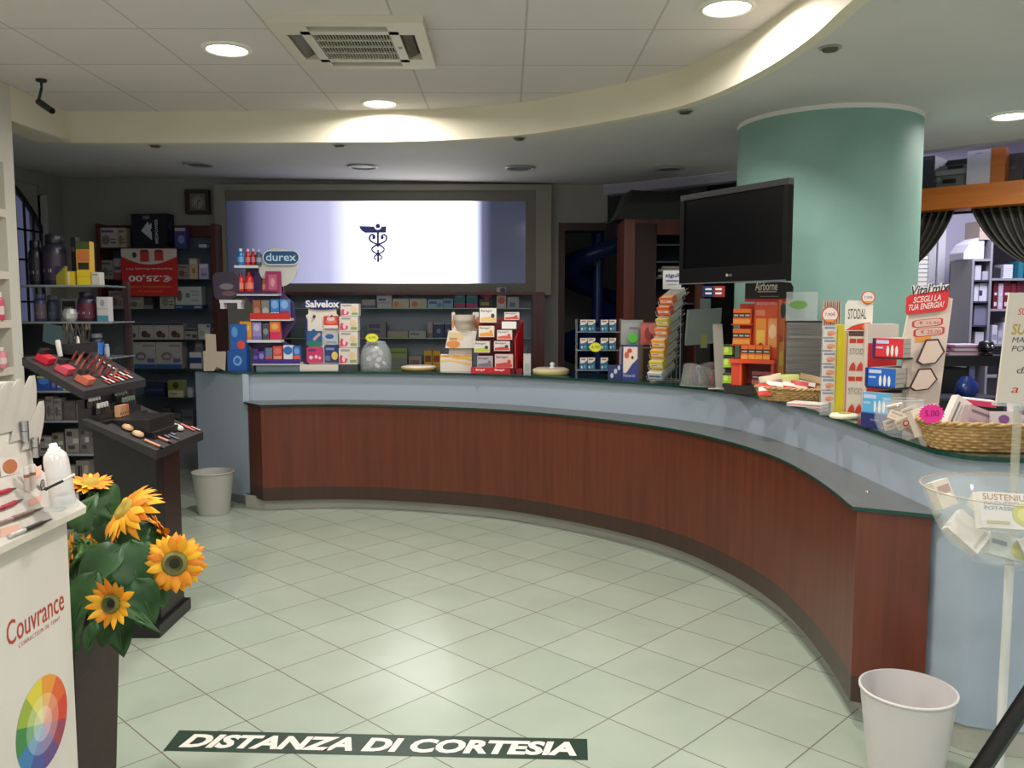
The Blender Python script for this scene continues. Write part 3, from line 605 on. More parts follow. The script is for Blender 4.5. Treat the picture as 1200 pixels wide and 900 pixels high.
# ---------------- mahogany shelving behind the counter, beside the doorway
xa, xb, _, _ = at(731, 800, 258, 400, 6.8)
bs = thing('open_bookcase', 'dark mahogany open bookcase behind the counter beside the spiral chute', 'bookcase')
zt = px(760, 257, y=6.8).z
m = MB(); m.box(xa, xa + .085, 6.8, 7.25, 0, zt, wood('post_wood', (112, 50, 30), (92, 38, 24))); m.build('side_panel', bs)
m = MB(); m.box(xb + .1, xb + .16, 6.8, 7.25, 0, zt, M_SHELFW); m.build('side_panel', bs)
m = MB(); m.box(xa + .085, xb + .1, 7.22, 7.25, 0, zt, mat((60, 66, 74), .6)); m.box(xa + .085, xa + .26, 6.82, 7.20, 0, zt - .01, mat((44, 20, 16), .6)); m.build('back_panel', bs)
m = MB(); m.box(xa + .085, xb + .1, 6.8, 7.22, zt - .03, zt, M_SHELFW); m.box(xa + .26, xb + .1, 6.8, 6.84, zt - .12, zt - .03, M_SHELFW); m.build('top_board', bs)
for v in (286, 306, 325, 355): 
    z = px(775, v, y=6.82).z; m = MB(); m.box(xa + .26, xb + .1, 6.82, 7.22, z - .012, z, mat((60, 64, 70), .4)); m.build('shelf', bs)
z = px(775, 325, y=6.82).z
for k in range(4):
    m = MB(); m.box(-.13, .13, 0, .2, 0, .022, mat((175, 172, 164), .7)); m.box(-.13, .13, -.001, 0, .002, .006, mat((120, 116, 110), .7)); tag(m.build('document_stack', loc=(xa + .44 + (-.02 + .03 * (k % 2)), 6.9, z + .0005 + .023 * k), rz=R((-2, 3, -3, 2)[k])), 'white paper stack in the dark bookcase, %s of the pile' % ('lowest', 'second from below', 'third from below', 'topmost')[k], 'papers', 'paper piles in the dark bookcase')
# draped dark bag / cover on top
m = MB(); n = 24; rows = []
prof = [(-.03, .0), (.02, .10), (.07, .23), (.13, .27), (.3, .255), (.45, .25), (.52, .28), (.58, .29), (.66, .2), (.7, 0)]
vs_ = []; K = len(prof)
for j in range(9):
    yy = j / 8 * .42; f = math.sin(math.pi * min(max(j / 8, .06), .94)) ** .35
    for a, b_ in prof: vs_.append((a - .03 + .01 * math.sin(j * 2 + a * 9), yy, b_ * f * (1 - .04 * math.sin(7 * a + j)) * .92))
m.add(vs_, [(j * K + i, j * K + i + 1, (j + 1) * K + i + 1, (j + 1) * K + i) for j in range(8) for i in range(K - 1)], mat((44, 46, 44), .8), None, True)
m.add(vs_[:K], [list(range(K))], mat((44, 46, 44), .8)); m.add(vs_[-K:], [list(range(K))[::-1]], mat((44, 46, 44), .8))
tag(m.build('equipment_bag', loc=(xa - .02, 6.8, zt + .001)), 'bulky dark grey bag lying on top of the open bookcase', 'bag')
# ================================================================== BACK ROOM ON THE DIAGONAL
nD = dn if (dn.x + dn.y) > 0 else -dn
def dp(u, v, off):
    """point at pixel (u, v) on the vertical plane parallel to the diagonal wall, off metres behind it"""
    d = fw + rt * ((u - 600) / F_PX) - up * ((v - 450) / F_PX); o = Vector((0, 0, CAM_H)); a = dA + nD * off
    t = ((a.x - o.x) * nD.x + (a.y - o.y) * nD.y) / (d.x * nD.x + d.y * nD.y); return o + d * t
def Sof(p): return (Vector((p.x, p.y)) - dA).dot(dd)
# beam
b0, b1 = dp(1060, 224, .14), dp(1200, 210.5, .14); zb1 = dp(1200, 210.5, .14).z; zb0 = dp(1200, 238, .14).z
m = MB(); dw(m, 2.58, LW - .22, zb0, zb1, M_BEAM, .14, .56); t = thing('loft_beam', 'orange wooden storage loft beam above the curtained opening', 'beam'); m.build('board', t)
s_p = Sof(dp(1169, 200, .2)); m = MB(); dw(m, s_p - .045, s_p + .045, zb1, zb1 + .24, M_BEAM, .2, .3); m.build('post', t)
ang = math.atan2(dd.y, dd.x)
def onbeam(u, off): 
    p = dp(u, 200, off); return (p.x, p.y, zb1 + .0005)
def beam_box(name, label, cat, u0, u1, v0, off, d, base, art=(), **k):
    p0, p1 = dp(u0, v0, off), dp(u1, v0, off); w_ = (p1 - p0).to_2d().length; h = (p0.z + p1.z) / 2 - zb1
    c_ = (p0 + p1) / 2; return carton(name, label, cat, (c_.x, c_.y, zb1 + .0005), w_, d, min(h, 2.50 - zb1) if off < .0 else h, base, art, ang, **k)
beam_box('storage_case', 'dark grey storage case on the orange beam against the green column', 'case', 1066, 1096, 184, .2, .3, (54, 54, 60), [('r', .1, .9, .9, .95, (80, 80, 88))])
m = MB(); gm = mat((118, 122, 118), .5); m.box(-.11, .11, .02, .3, 0, .09, gm); m.box(-.13, .10, .0, .28, .09, .125, mat((140, 142, 136), .5)); m.box(-.10, .11, .04, .26, .125, .16, gm)
m.box(-.06, .02, -.002, .02, .035, .06, M_BLACK); m.box(-.04, .06, .03, .04, .135, .155, M_BLACK); m.lathe([(.02, 0), (.02, .004)], M_CHROME, T3(-.09, .01, .06, rx=R(90)), 12)
zbk = dp(1080, 187, .5).z; mb_ = MB(); dw(mb_, 2.6, LW - .22, zb1 + .0005, min(zbk, 2.53), mat((46, 44, 48), .7), .50, .54); tag(mb_.build('backing_board'), 'dark board standing along the rear of the orange beam', 'board')
p = onbeam(1116, .22); tag(m.build('office_machine', loc=p, rz=ang), 'old grey office machine with slots standing on the orange beam', 'machine')
beam_box('storage_box', 'white flat storage box upright on the orange beam beside the wooden post', 'box', 1134, 1161, 176, .18, .3, (206, 202, 214), [('r', .35, .9, .65, .92, (120, 120, 130))])
beam_box('storage_case', 'dark cardboard box on the orange beam beyond the wooden post', 'box', 1179, 1200, 180, .3, .2, (70, 66, 70), [('r', .1, .5, .6, .6, (90, 86, 90))])
# curtains on a rod
zr = dp(1130, 249, .30).z
t = thing('curtain_rod', 'thin dark curtain rod beneath the orange beam', 'rod'); m = MB(); r0 = dA + dd * 2.6 + nD * .3; r1 = dA + dd * (LW - .25) + nD * .3; m.tube([(r0.x, r0.y, zr), (r1.x, r1.y, zr)], .01, M_BLACK); m.build('rod', t)
def drape(u_a, u_b, tie, tz, label, c1, group=None):
    """gathered curtain: top from pixel u_a to u_b on the rod, free edge at u_b, tied at tie (along-wall distance)"""
    s_a, s_b = Sof(dp(u_a, 249, .3)), Sof(dp(u_b, 249, .3)); N, K = 90, 16; vs_ = []
    for i in range(N + 1):
        u = i / N; s0 = s_a + (s_b - s_a) * u
        for j in range(K + 1):
            v = j / K; st = tie + (s_a - tie) * .0 + (.12 if s_b > s_a else -.12) * (u - .5)
            mid = s0 + (st - s0) * (.28 + .0 * u); zz0 = zr + .035; zt_ = tz + .02 * u
            s_ = (1 - v) ** 2 * s0 + 2 * v * (1 - v) * mid + v * v * st
            z = (1 - v) ** 2 * zz0 + 2 * v * (1 - v) * (zz0 + (zt_ - zz0) * (.72 - .0 * u)) + v * v * zt_
            o = .3 + (.03 * (1 - .75 * v)) * math.sin(u * N * .62) 
            q = dA + dd * s_ + nD * o; vs_.append((q.x, q.y, z))
    m = MB(); n = K + 1; m.add(vs_, [(i * n + j, i * n + j + 1, (i + 1) * n + j + 1, (i + 1) * n + j) for i in range(N) for j in range(K)], c1, None, True)
    o = m.build('curtain'); sm = o.modifiers.new('thick', 'SOLIDIFY'); sm.thickness = .003
    return tag(o, label, 'curtain', group)
M_CUR = noisy('sheer_curtain', (62, 60, 54), (82, 80, 72), 5, .45, 0, (1, 1, .3)); 
drape(1046, 1121, Sof(dp(1030, 345, .3)), dp(1040, 335, .3).z, 'dark sheer curtain tied back beside the green column', M_CUR)
drape(1236, 1138, Sof(dp(1228, 330, .3)), dp(1228, 318, .3).z, 'dark sheer curtain gathered toward the right edge of the opening', M_CUR)
# window with roller shutter
yw = 8.585
t = struct(thing('window_1', '', '')); del t['label'], t['category']
a0, a1 = px(1052, 300, y=yw).x, px(1088, 300, y=yw).x; za, zb_ = .9, 2.35
m = MB(); wm = mat((205, 204, 210), .5)
m.box(a0 - .5, a0 - .45, yw - .03, yw, za, zb_, wm); m.box(a1 - .01, a1 + .06, yw - .035, yw, za, zb_, wm); m.box(a0 - .5, a1 + .06, yw - .03, yw, zb_, zb_ + .05, wm); m.box(a0 - .5, a1 + .06, yw - .03, yw, za - .05, za, wm); m.build('window_frame', t)
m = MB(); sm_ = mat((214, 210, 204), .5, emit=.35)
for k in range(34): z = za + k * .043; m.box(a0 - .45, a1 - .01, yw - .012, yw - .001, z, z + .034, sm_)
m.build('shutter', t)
m = MB(); x_ = px(1096, 300, y=yw).x; m.box(x_ - .0, x_ + .07, yw - .06, yw, 0, 2.55, mat((226, 224, 230), .5)); struct(m.build('trim_2'))
# shelving with stock
ys = 7.75
xa2 = px(1140, 300, y=ys).x; xm = px(1161, 300, y=ys).x; xe = 5.75
sh = thing('storage_shelving', 'pale metal storage shelving with open compartments in the lilac back room', 'shelving')
M_SH = mat((150, 148, 156), .5); M_SD = mat((64, 62, 74), .6)
ztp = px(1180, 283, y=ys).z
m = MB(); m.box(xa2, xm, ys + .38, ys + .4, 0, px(1150, 306, y=ys).z, M_SD); m.box(xm, xe, ys + .38, ys + .4, 0, ztp, mat((108, 104, 118), .7)); m.build('back_panel', sh)
for x in (xa2, xm - .0, 5.25, xe - .02): m = MB(); m.box(x, x + .02, ys, ys + .38, 0, ztp if x > xa2 else px(1150, 306, y=ys).z, M_SH); m.build('upright', sh)
BZ = []
for v in (326, 362, 403, 440): z = px(1180, v, y=ys).z; BZ.append(z); m = MB(); m.box(xm + .02, 5.25, ys, ys + .38, z - .02, z, M_SH); m.build('shelf', sh)
LZ = []
for v in (328, 353, 381, 405): z = px(1150, v, y=ys).z; LZ.append(z); m = MB(); m.box(xa2 + .02, xm, ys, ys + .38, z - .015, z, M_SD); m.build('shelf', sh)
z = px(1150, 306, y=ys).z; m = MB(); m.box(xa2, xm, ys, ys + .4, z, z + .02, M_SH); m.box(xm, xe, ys, ys + .4, ztp, ztp + .02, M_SH); m.build('top_board', sh)
def bk(u0, u1, v0, z, label, base, art=(), name='medicine_box', cat='box', y=ys + .03, d=.15): return shelf_box(u0, u1, v0, y, z, label, base, art, d, name, cat)
bk(1143, 1150, 311, LZ[0], 'small white box on the top dark shelf under the white hood', (200, 196, 210)); bk(1141, 1154, 320, LZ[0], 'flat white pack on the dark narrow shelf', (206, 204, 216)) if False else None
bk(1151.5, 1158, 318, LZ[0], 'small grey-white box beside the white one under the hood', (176, 174, 190))
bk(1142, 1147, 327 + 6, LZ[1], 'slim white pack on the second narrow dark shelf', (210, 208, 222)); bk(1148, 1157, 332, LZ[1], 'tall white pack with dark notch on the narrow shelf', (212, 210, 224), [('r', 0, .3, .4, .6, (60, 58, 70))])
bk(1142, 1158, 358, LZ[2], 'lilac-grey box on the third narrow dark shelf', (126, 124, 150)); bk(1143, 1153, 371 + 18, LZ[3], 'white box on the lowest narrow dark shelf', (206, 204, 214)); bk(1154.5, 1159, 388, LZ[3], 'violet blue small box on the lowest narrow shelf', (120, 116, 190))
for k in range(7):
    z = BZ[0] + .0005 + .018 * k; a = px(1177, 300, y=ys + .05).x; carton('paper_pad', 'flat white pad in the stack on the wide shelf, %s' % ('lowest', 'second from below', 'third from below', 'middle one', 'third from the top', 'second from the top', 'topmost')[k], 'pad', (a + .04 + .002 * (k % 2), ys + .05, z), .085, .15, .0172, (212, 212, 226), [('r', 0, .0, 1, .12, (150, 150, 170))], group='white pads stacked on the upper shelf')
bk(1164, 1173, 314, BZ[0], 'black box beside the stack of white pads', (34, 34, 44)); bk(1194, 1200, 306, BZ[0], 'teal container on the upper wide shelf', (40, 110, 130))
for k, (u0, u1, c_, cn) in enumerate(((1165, 1170, (96, 26, 40), 'maroon'), (1170.6, 1176, (196, 180, 196), 'white and red'), (1176.6, 1185, (104, 24, 38), 'wide crimson'), (1185.6, 1191, (120, 30, 46), 'slim crimson'), (1192, 1200, (92, 28, 44), 'dark wine-red'))):
    bk(u0, u1, 330 + (k % 2) * 2, BZ[1], cn + ' folder upright on the middle wide shelf of the back room', c_, [('r', .2, .1, .8, .25, (210, 200, 214)), ('r', .2, .5, .8, .6, (210, 200, 214))], 'ring_binder', 'binder')
for k, (u0, u1, v0, c_, cn) in enumerate(((1163, 1169, 381, (205, 204, 216), 'first white bottle box'), (1170, 1175, 388, (186, 184, 200), 'short grey bottle box'), (1176, 1181, 378, (214, 212, 226), 'tall white bottle box'), (1184, 1188, 372, (220, 218, 230), 'slim tall white box'), (1190, 1196, 384, (196, 196, 212), 'pale grey box'))):
    bk(u0, u1, v0, BZ[2], cn + ' on the bright lower shelf behind the price card', c_, [('r', .1, .2, .9, .5, (150, 150, 180))])
for k, (u0, u1, c_, cn) in enumerate(((1150.5, 1154, (90, 120, 190), 'light blue'), (1155, 1159.5, (60, 90, 150), 'darker blue'))): bk(u0, u1, 427 - k * 2, LZ[3] - .24, cn + ' carton low on the narrow dark shelving', c_) if False else None
# white hood on the low shelf top
m = MB(); hp = [(-.13, 0), (.055, 0), (.055, .20), (.02, .205), (-.08, .14), (-.13, .06)]; m.add([(x, 0, z) for x, z in hp] + [(x, .25, z) for x, z in hp], [list(range(6)), list(range(11, 5, -1))] + [(i, 6 + i, 6 + (i + 1) % 6, (i + 1) % 6) for i in range(6)], mat((208, 206, 220), .5))
tag(m.build('machine_hood', loc=(px(1150, 300, y=ys).x + .0, ys + .06, px(1150, 306, y=ys).z + .021)), 'white slanted cover standing on the narrow shelving', 'cover')
x_ = px(1151, 290, y=ys + .2).x; carton('cardboard_box', 'plain beige cardboard box on top of the storage shelving behind the curtain', 'box', (px(1168, 280, y=ys).x, ys + .05, ztp + .0205), .26, .25, .17, (176, 160, 146), [('r', 0, .45, 1, .5, (150, 134, 120))])
# desk
yd = 6.6; zt_ = px(1130, 417, y=yd).z
dk_ = thing('desk', 'black-topped desk with blue-grey legs behind the counter in the back room', 'desk'); xd0, xd1 = px(1098, 420, y=yd).x, px(1186, 420, y=yd).x
m = MB(); m.box(xd0, xd1, yd, yd + .55, zt_ - .03, zt_, M_BLACK); m.box(xd0, xd1, yd, yd + .02, zt_ - .08, zt_ - .03, M_BLACK); m.build('desk_top', dk_)
for x in (px(1139, 440, y=yd).x, xd0 + .02, xd1 - .06): m = MB(); m.box(x, x + .045, yd + .04, yd + .09, 0, zt_ - .03, mat((104, 108, 140), .5)); m.build('leg', dk_)
m = MB(); m.box(xd0 + .05, xd0 + .28, yd + .06, yd + .5, .25, zt_ - .1, M_BLACKM); m.build('drawer_block', dk_)
for k, (c_, cn) in enumerate(((214, 206, 218), 'bottom white'), ((200, 60, 110), 'pink')) if False else enumerate((((216, 210, 220), 'lowest white folder'), ((190, 50, 96), 'magenta folder'), ((222, 216, 226), 'middle white folder'), ((170, 40, 84), 'wine-red folder'), ((210, 190, 206), 'topmost pale pink folder'))):
    carton('document_folder', cn + ' in the pile on the black desk', 'folder', (px(1136, 417, y=yd + .1).x + .012 * (k % 3), yd + .1, zt_ + .0005 + .0165 * k), .33 - .015 * k, .24, .016, c_, [('r', 0, .1, 1, .3, (236, 232, 238))], R((3, -5, 4, -3, 6)[k]))
# blue bag of stock in the dark under the desk
m = MB(); n = 16; vs_ = []
for j in range(7):
    v = j / 6; r_ = (.07, .085, .09, .085, .07, .05, .03)[j]
    for i in range(n): a = 2 * math.pi * i / n; q = r_ * (1 + .12 * math.sin(3 * a + j)); vs_.append((q * math.cos(a), q * .8 * math.sin(a), v * .15))
m.add(vs_, [(j * n + i, j * n + (i + 1) % n, (j + 1) * n + (i + 1) % n, (j + 1) * n + i) for j in range(6) for i in range(n)], mat((34, 56, 120), .25), None, True); m.add(vs_[:n], [list(range(n))[::-1]], mat((34, 56, 120), .25)); m.add(vs_[-n:], [list(range(n))], mat((34, 56, 120), .25))
p = px(1126, 450, y=yd - .12)
cab = thing('side_cabinet', 'low dark cabinet in front of the desk in the back room', 'cabinet', (p.x + .0, yd - .2, 0)); zc = px(1126, 463, y=yd - .15).z
m = MB(); m.box(-.28, .2, -.16, .16, 0, zc - .02, M_BLACKM); m.build('body', cab); m = MB(); m.box(-.3, .22, -.17, .17, zc - .02, zc, mat((50, 50, 60), .4)); m.build('top_board', cab)
m2 = m; 
tag
m = MB(); m.add(vs_, [(j * n + i, j * n + (i + 1) % n, (j + 1) * n + (i + 1) % n, (j + 1) * n + i) for j in range(6) for i in range(n)], mat((34, 56, 120), .25), None, True)
tag(m.build('plastic_bag', loc=(p.x, yd - .2, zc + .001)), 'shiny blue plastic bag on the low dark cabinet by the desk', 'bag')
# webcam-like black phone holder on the desk edge
m = MB(); m.lathe([(.0, 0), (.05, 0), (.05, .01), (.012, .02), (.012, .03)], M_BLACK, n=16); m.lathe([(.001, -.05), (.05, -.035), (.06, 0), (.05, .035), (.001, .05)], M_BLACK, T3(0, 0, .07), 16); m.lathe([(.012, 0), (.013, .004), (.001, .005)], M_CHROME, T3(-.016, -.055, .07, rx=R(90)), 10); m.lathe([(.012, 0), (.013, .004), (.001, .005)], M_CHROME, T3(.018, -.055, .07, rx=R(90)), 10)
p = px(1143, 420, y=yd - .03); tag(m.build('desk_speaker', loc=(p.x, yd - .2, zc + .001) if False else (p.x + .13, yd + .06, zt_ + .001)), 'small round black desk device with two chrome dots beside the folders', 'device')

# ================================================================== TELEVISION ON ITS ARM
TR, TL = Vector((1.335, 4.10)), Vector((.955, 4.76))
td = (TR - TL).normalized(); tn = Vector((-td.y, td.x)); 
if tn.dot(COL - TL) < 0: tn = -tn
zt1, zt0 = px(920, 208, y=4.10).z, px(919, 329, y=4.10).z; tw = (TR - TL).length
tv = thing('television', 'black flat television on a wall arm in front of the green column', 'television', ((TL.x + TR.x) / 2, (TL.y + TR.y) / 2, zt0), math.atan2(td.y, td.x))
H = zt1 - zt0; m = MB(); bz = .03; M_TV = mat((10, 10, 11), .5, spec=.12)
# the object's local -y faces the shop
sg = -1
m.box(-tw / 2, tw / 2, .0, .035, 0, .085, M_TV); m.box(-tw / 2, tw / 2, 0, .035, H - bz, H, M_BLACK); m.box(-tw / 2, -tw / 2 + bz, 0, .035, .085, H - bz, M_TV); m.box(tw / 2 - bz, tw / 2, 0, .035, .085, H - bz, M_TV)
m.box(-tw / 2, tw / 2, -.001, .0, .0, .006, mat((90, 90, 92), .3)); m.build('bezel', tv)
m = MB(); m.box(-tw / 2 + bz, tw / 2 - bz, .008, .035, .085, H - bz, mat((6, 6, 8), .2, spec=.3)); m.build('screen', tv)
m = MB(); m.box(-tw / 2 + .08, tw / 2 - .09, .035, .10, .03, H - .03, M_BLACKM); m.build('rear_housing', tv)
m = MB(); m.ell(-.012, .04, .008, .008, mat((150, 150, 150), .4), None, -.0015, 14); m.text('LG', .0, .022, .034, .046, mat((150, 150, 150), .4), None, -.0015); m.build('logo', tv)
ctr = (TL + TR) / 2 + tn * .10; dcol = (COL - ctr); Ld = dcol.length - CR - .004
loc2 = Matrix.Rotation(-math.atan2(td.y, td.x), 2) @ dcol.normalized()
m = MB(); m.box(-.1, .1, .10, .115, H / 2 - .1, H / 2 + .1, M_BLACKM); m.tube([(0, .115, H / 2), (loc2.x * Ld, .10 + loc2.y * Ld, H / 2)], .022, M_BLACKM, 10); m.build('wall_arm', tv)
# ================================================================== THINGS ON THE COUNTER
ZC = ZT + .0006
def cpos(u, off):
    """plan point on the counter top, off metres beyond its front edge, along the line of sight through column u"""
    d = fw + rt * ((u - 600) / F_PX) + up * .01; d = Vector((d.x, d.y)).normalized()
    best = None
    for a, b in zip(front, front[1:]):
        e = b - a; den = d.x * e.y - d.y * e.x
        if abs(den) < 1e-9: continue
        t = (a.x * e.y - a.y * e.x) / den; s = (a.x * d.y - a.y * d.x) / den
        if -1e-6 <= s <= 1 + 1e-6 and t > 0: best = t if best is None else min(best, t)
    if best is None: best = (front[0].length if u < 500 else front[-1].length)
    return d * (best + off)
def CZ(v, Y, u=600): return px(u, v, y=Y).z
class Spot:
    def __init__(s, u0, u1, v0, off):
        s.u = (u0 + u1) / 2; p = cpos(s.u, off); s.x, s.y = p.x, p.y
        s.w = px(u1, 440, y=s.y).x - px(u0, 440, y=s.y).x; s.h = CZ(v0, s.y, s.u) - ZT
    def X(s, u): return px(u, 440, y=s.y).x - s.x
    def Z(s, v): return CZ(v, s.y, s.u) - ZT
    loc = property(lambda s: (s.x, s.y, ZC))
def put(o, s, rz=0.0): o.location = s.loc; o.rotation_euler.z = rz; return o
def cbox(u0, u1, v0, off, label, base, art=(), d=.06, rz=0.0, vb=None, name='medicine_box', cat='box', group=None, **k):
    """carton on the counter; vb: pixel row of its underside when it stands on another thing"""
    s = Spot(u0, u1, v0, off); zb = 0 if vb is None else s.Z(vb)
    return carton(name, label, cat, (s.x, s.y, ZC + zb), s.w, d, s.h - zb, base, art, rz, group, **k)

# 1 beige cardboard leaflet holder
s = Spot(239, 264, 391, .16); t = thing('leaflet_holder', 'empty beige cardboard leaflet holder at the far end of the counter', 'holder', s.loc)
m = MB(); cb_ = mat((172, 160, 144), .7); X, Z = s.X, s.Z
pf = lambda pts, y0, y1, mm, mb: mb.add([(x, y0, z) for x, z in pts] + [(x, y1, z) for x, z in pts], [list(range(len(pts))), list(range(2 * len(pts) - 1, len(pts) - 1, -1))] + [(i, len(pts) + i, len(pts) + (i + 1) % len(pts), (i + 1) % len(pts)) for i in range(len(pts))], mm)
pf([(X(239), 0), (X(251), 0), (X(254), Z(430)), (X(264), 0), (X(265.5), Z(412)), (X(254.5), Z(412)), (X(254), Z(392)), (X(242), Z(391)), (X(242), Z(411)), (X(239), Z(412))], 0, .004, cb_, m); m.build('front_card', t)
m = MB(); m.quad([(X(242), .004, Z(400)), (X(253), .004, Z(400)), (X(253), .08, 0), (X(242), .08, 0)], cb_); m.build('rear_strut', t)
# 2 blue promo boxes
cbox(267, 289.5, 411, .13, 'blue box with a pale shield print standing under another blue box', (30, 84, 160), [('e', .3, .25, .75, .75, (120, 170, 220)), ('e', .38, .35, .66, .65, (40, 100, 180))], .09)
cbox(271, 289, 380, .14, 'blue box with an orange-red flame print, top of the blue pile', (34, 92, 172), [('e', .45, .05, .95, .38, (220, 70, 40)), ('e', .1, .5, .5, .9, (90, 150, 210))], .07, vb=410.8)

# 3 tall curved display with five shelves
s = Spot(283, 350, 290, .14); X, Z = s.X, s.Z; PUR = (70, 44, 100)
t = thing('display_stand', 'tall curved counter display with five small shelves and an oval blue sign', 'display', s.loc); WP = mat((214, 212, 216), .4)
m = MB(); pf([(X(293), 0), (X(350), 0), (X(350), Z(424)), (X(345), Z(410)), (X(329), Z(400)), (X(344), Z(378)), (X(342), Z(355)), (X(331), Z(345)), (X(330), Z(320)), (X(312), Z(312)), (X(305), Z(296)), (X(288), Z(300)), (X(286), Z(320)), (X(284), Z(345)), (X(296), Z(360)), (X(290), Z(376)), (X(283), Z(398)), (X(292), Z(410))], .10, .112, mat(PUR, .4), m); m.build('back_panel', t)
SHV = []
for (a, b_, v, nm) in ((278, 305, 311, 0), (280, 328, 343.5, 0), (295, 342, 373, 0), (284, 330, 398.5, 0), (296, 352, 425, 0)):
    m = MB(); m.box(X(a), X(b_), -.0, .10, Z(v + 3.0), Z(v), WP); 
    if v == 373: m.box(X(a), X(b_), -.004, 0, Z(v + 1), Z(v - 6), mat((200, 40, 36), .4))
    if v == 425: m.box(X(a), X(b_), -.004, 0, Z(v + 1), Z(v - 4), mat((60, 36, 130), .4)); 
    if v == 343.5: m.box(X(a), X(b_), -.004, 0, Z(v + 1), Z(v - 2), mat((60, 30, 80), .4))
    m.build('shelf', t); SHV.append(Z(v))
m = MB(); m.box(X(300), X(350), .01, .10, 0, Z(428), mat((110, 128, 136), .4)); m.build('base_block', t)
m = MB(); cx, cz = (X(309) + X(352)) / 2, (Z(293) + Z(310)) / 2; m.prism([(math.cos(a) * X(0) * 0, 0) for a in (0,)] * 0 or [(-.01, 0), (.01, 0), (.01, .01)], 0, .0, WP) if False else None
Tm = Matrix.Translation((X(326), .07, Z(313))) @ Matrix.Rotation(R(90), 4, 'X'); m.lathe([(.145, -.004), (.145, .004)], mat((196, 196, 190), .4), Tm, 40); m.build('round_backing', t)
m = MB(); rw, rh = (X(352) - X(309)) / 2, (Z(293) - Z(311)) / 2
ov = lambda r1, r2, k=28: [(cx + (r1 - r2) * (1 if math.cos(a) > 0 else -1) + r2 * math.cos(a), cz + r2 * math.sin(a)) for a in [2 * math.pi * (i + .5) / k for i in range(k)]]
pf(ov(rw, rh), .05, .062, mat((210, 216, 220), .35), m); m.add([(x, .0494, z) for x, z in ov(rw * .95, rh * .85)], [list(range(28))], mat((30, 78, 124), .35)); m.text('durex', cx - rw * .82, cx + rw * .82, cz - rh * .45, cz + rh * .6, mat((190, 215, 235), .4), None, .0488, .01); m.build('oval_sign', t)
# grey side holder on the left of the display
m = MB(); pf([(X(253), Z(348)), (X(251), Z(324)), (X(256), Z(319)), (X(276), Z(318)), (X(282), Z(325)), (X(283), Z(346)), (X(270), Z(352)), (X(258), Z(352))], .02, .09, mat((58, 50, 66), .45), m); m.art([('e', .2, .35, .8, .6, (120, 110, 120)), ('e', .3, .1, .9, .3, (110, 76, 90))], X(281) - X(254), Z(320) - Z(350), None, X(254), Z(350), .0194); m.build('side_panel', t)
m = MB(); m.box(X(259), X(285), .01, .09, Z(355), Z(351.5), WP); m.box(X(260), X(264), .01, .09, Z(362), Z(355), WP); m.box(X(280), X(284), .01, .09, Z(362), Z(355), WP); m.build('bracket', t)
def onsh(k, u0, u1, v0, label, base, art=(), d=.05, y=.01, name='condom_box'):
    a, b_ = X(u0), X(u1); h = Z(v0) - SHV[k]
    return carton(name, label, 'box', (s.x + (a + b_) / 2, s.y + y, ZC + SHV[k] + .0005), b_ - a, d, h, base, art)
def bottle(u0, u1, v0, k, label, c1, cap, name='bottle', y=.045):
    r = (X(u1) - X(u0)) / 2; h = Z(v0) - SHV[k]; tt = thing(name, label, 'bottle', (s.x + (X(u0) + X(u1)) / 2, s.y + y, ZC + SHV[k] + .0005))
    m = MB(); m.lathe([(r * .9, 0), (r, h * .05), (r, h * .6), (r * .7, h * .8), (r * .5, h * .84)], mat(c1, .25, coat=.3), n=16); m.build('body', tt)
    m = MB(); m.lathe([(r * .52, h * .84), (r * .5, h)], mat(cap, .4), n=12); m.build('cap', tt)
    m = MB(); m.lathe([(r * 1.01, h * .2), (r * 1.01, h * .5)], mat(tuple(min(255, int(q * .6 + 100)) for q in c1), .4), n=16, cap=False); m.build('label_band', tt)
bottle(280, 287.5, 291, 0, 'blue squeeze bottle on the topmost shelf of the curved display', (30, 130, 200), (230, 235, 240))
bottle(289, 295, 291.5, 0, 'red squeeze bottle touching the blue one on the topmost display shelf', (190, 30, 40), (230, 200, 200))
bottle(295.5, 301, 291, 0, 'dark red squeeze bottle in the middle of the topmost display shelf', (160, 26, 40), (220, 200, 200))
bottle(301.5, 308, 292, 0, 'grey-blue squeeze bottle at the end of the topmost display shelf', (70, 90, 110), (200, 205, 210))
bottle(279, 287, 320, 1, 'orange-red bulb bottle at the outer end of the second display shelf', (214, 50, 28), (150, 30, 26))
bottle(287.5, 298, 319, 1, 'larger orange-red bulb bottle beside its smaller twin on the second display shelf', (206, 44, 26), (150, 30, 26))
bottle(308, 313, 323, 1, 'slim white and red tube bottle beside the magenta box', (200, 90, 70), (225, 215, 210))
onsh(1, 313.5, 330, 318, 'magenta box with a pale figure on the second display shelf', (150, 40, 84), [('r', .2, .15, .8, .85, (180, 90, 120)), ('e', .35, .3, .65, .7, (210, 140, 150))])
for (u0, u1, v0, c_, art, lb) in ((298, 307, 352, (150, 90, 66), [('e', .1, .2, .9, .6, (190, 120, 90))], 'brown box with a tan oval, third display shelf'), (308, 317, 352, (120, 124, 122), [('e', .1, .2, .9, .6, (170, 170, 160))], 'grey box with a pale oval, third display shelf'), (318.5, 328.5, 351, (60, 120, 190), [('e', .1, .5, .9, .95, (120, 170, 220)), ('r', 0, 0, 1, .3, (220, 225, 235))], 'bright blue box with white base, third display shelf'), (329.5, 340, 351, (70, 124, 190), [('e', .1, .5, .9, .95, (130, 170, 220)), ('r', 0, 0, 1, .4, (150, 50, 90))], 'blue box with a purple-red base, third display shelf')):
    onsh(2, u0, u1, v0, lb, c_, art)
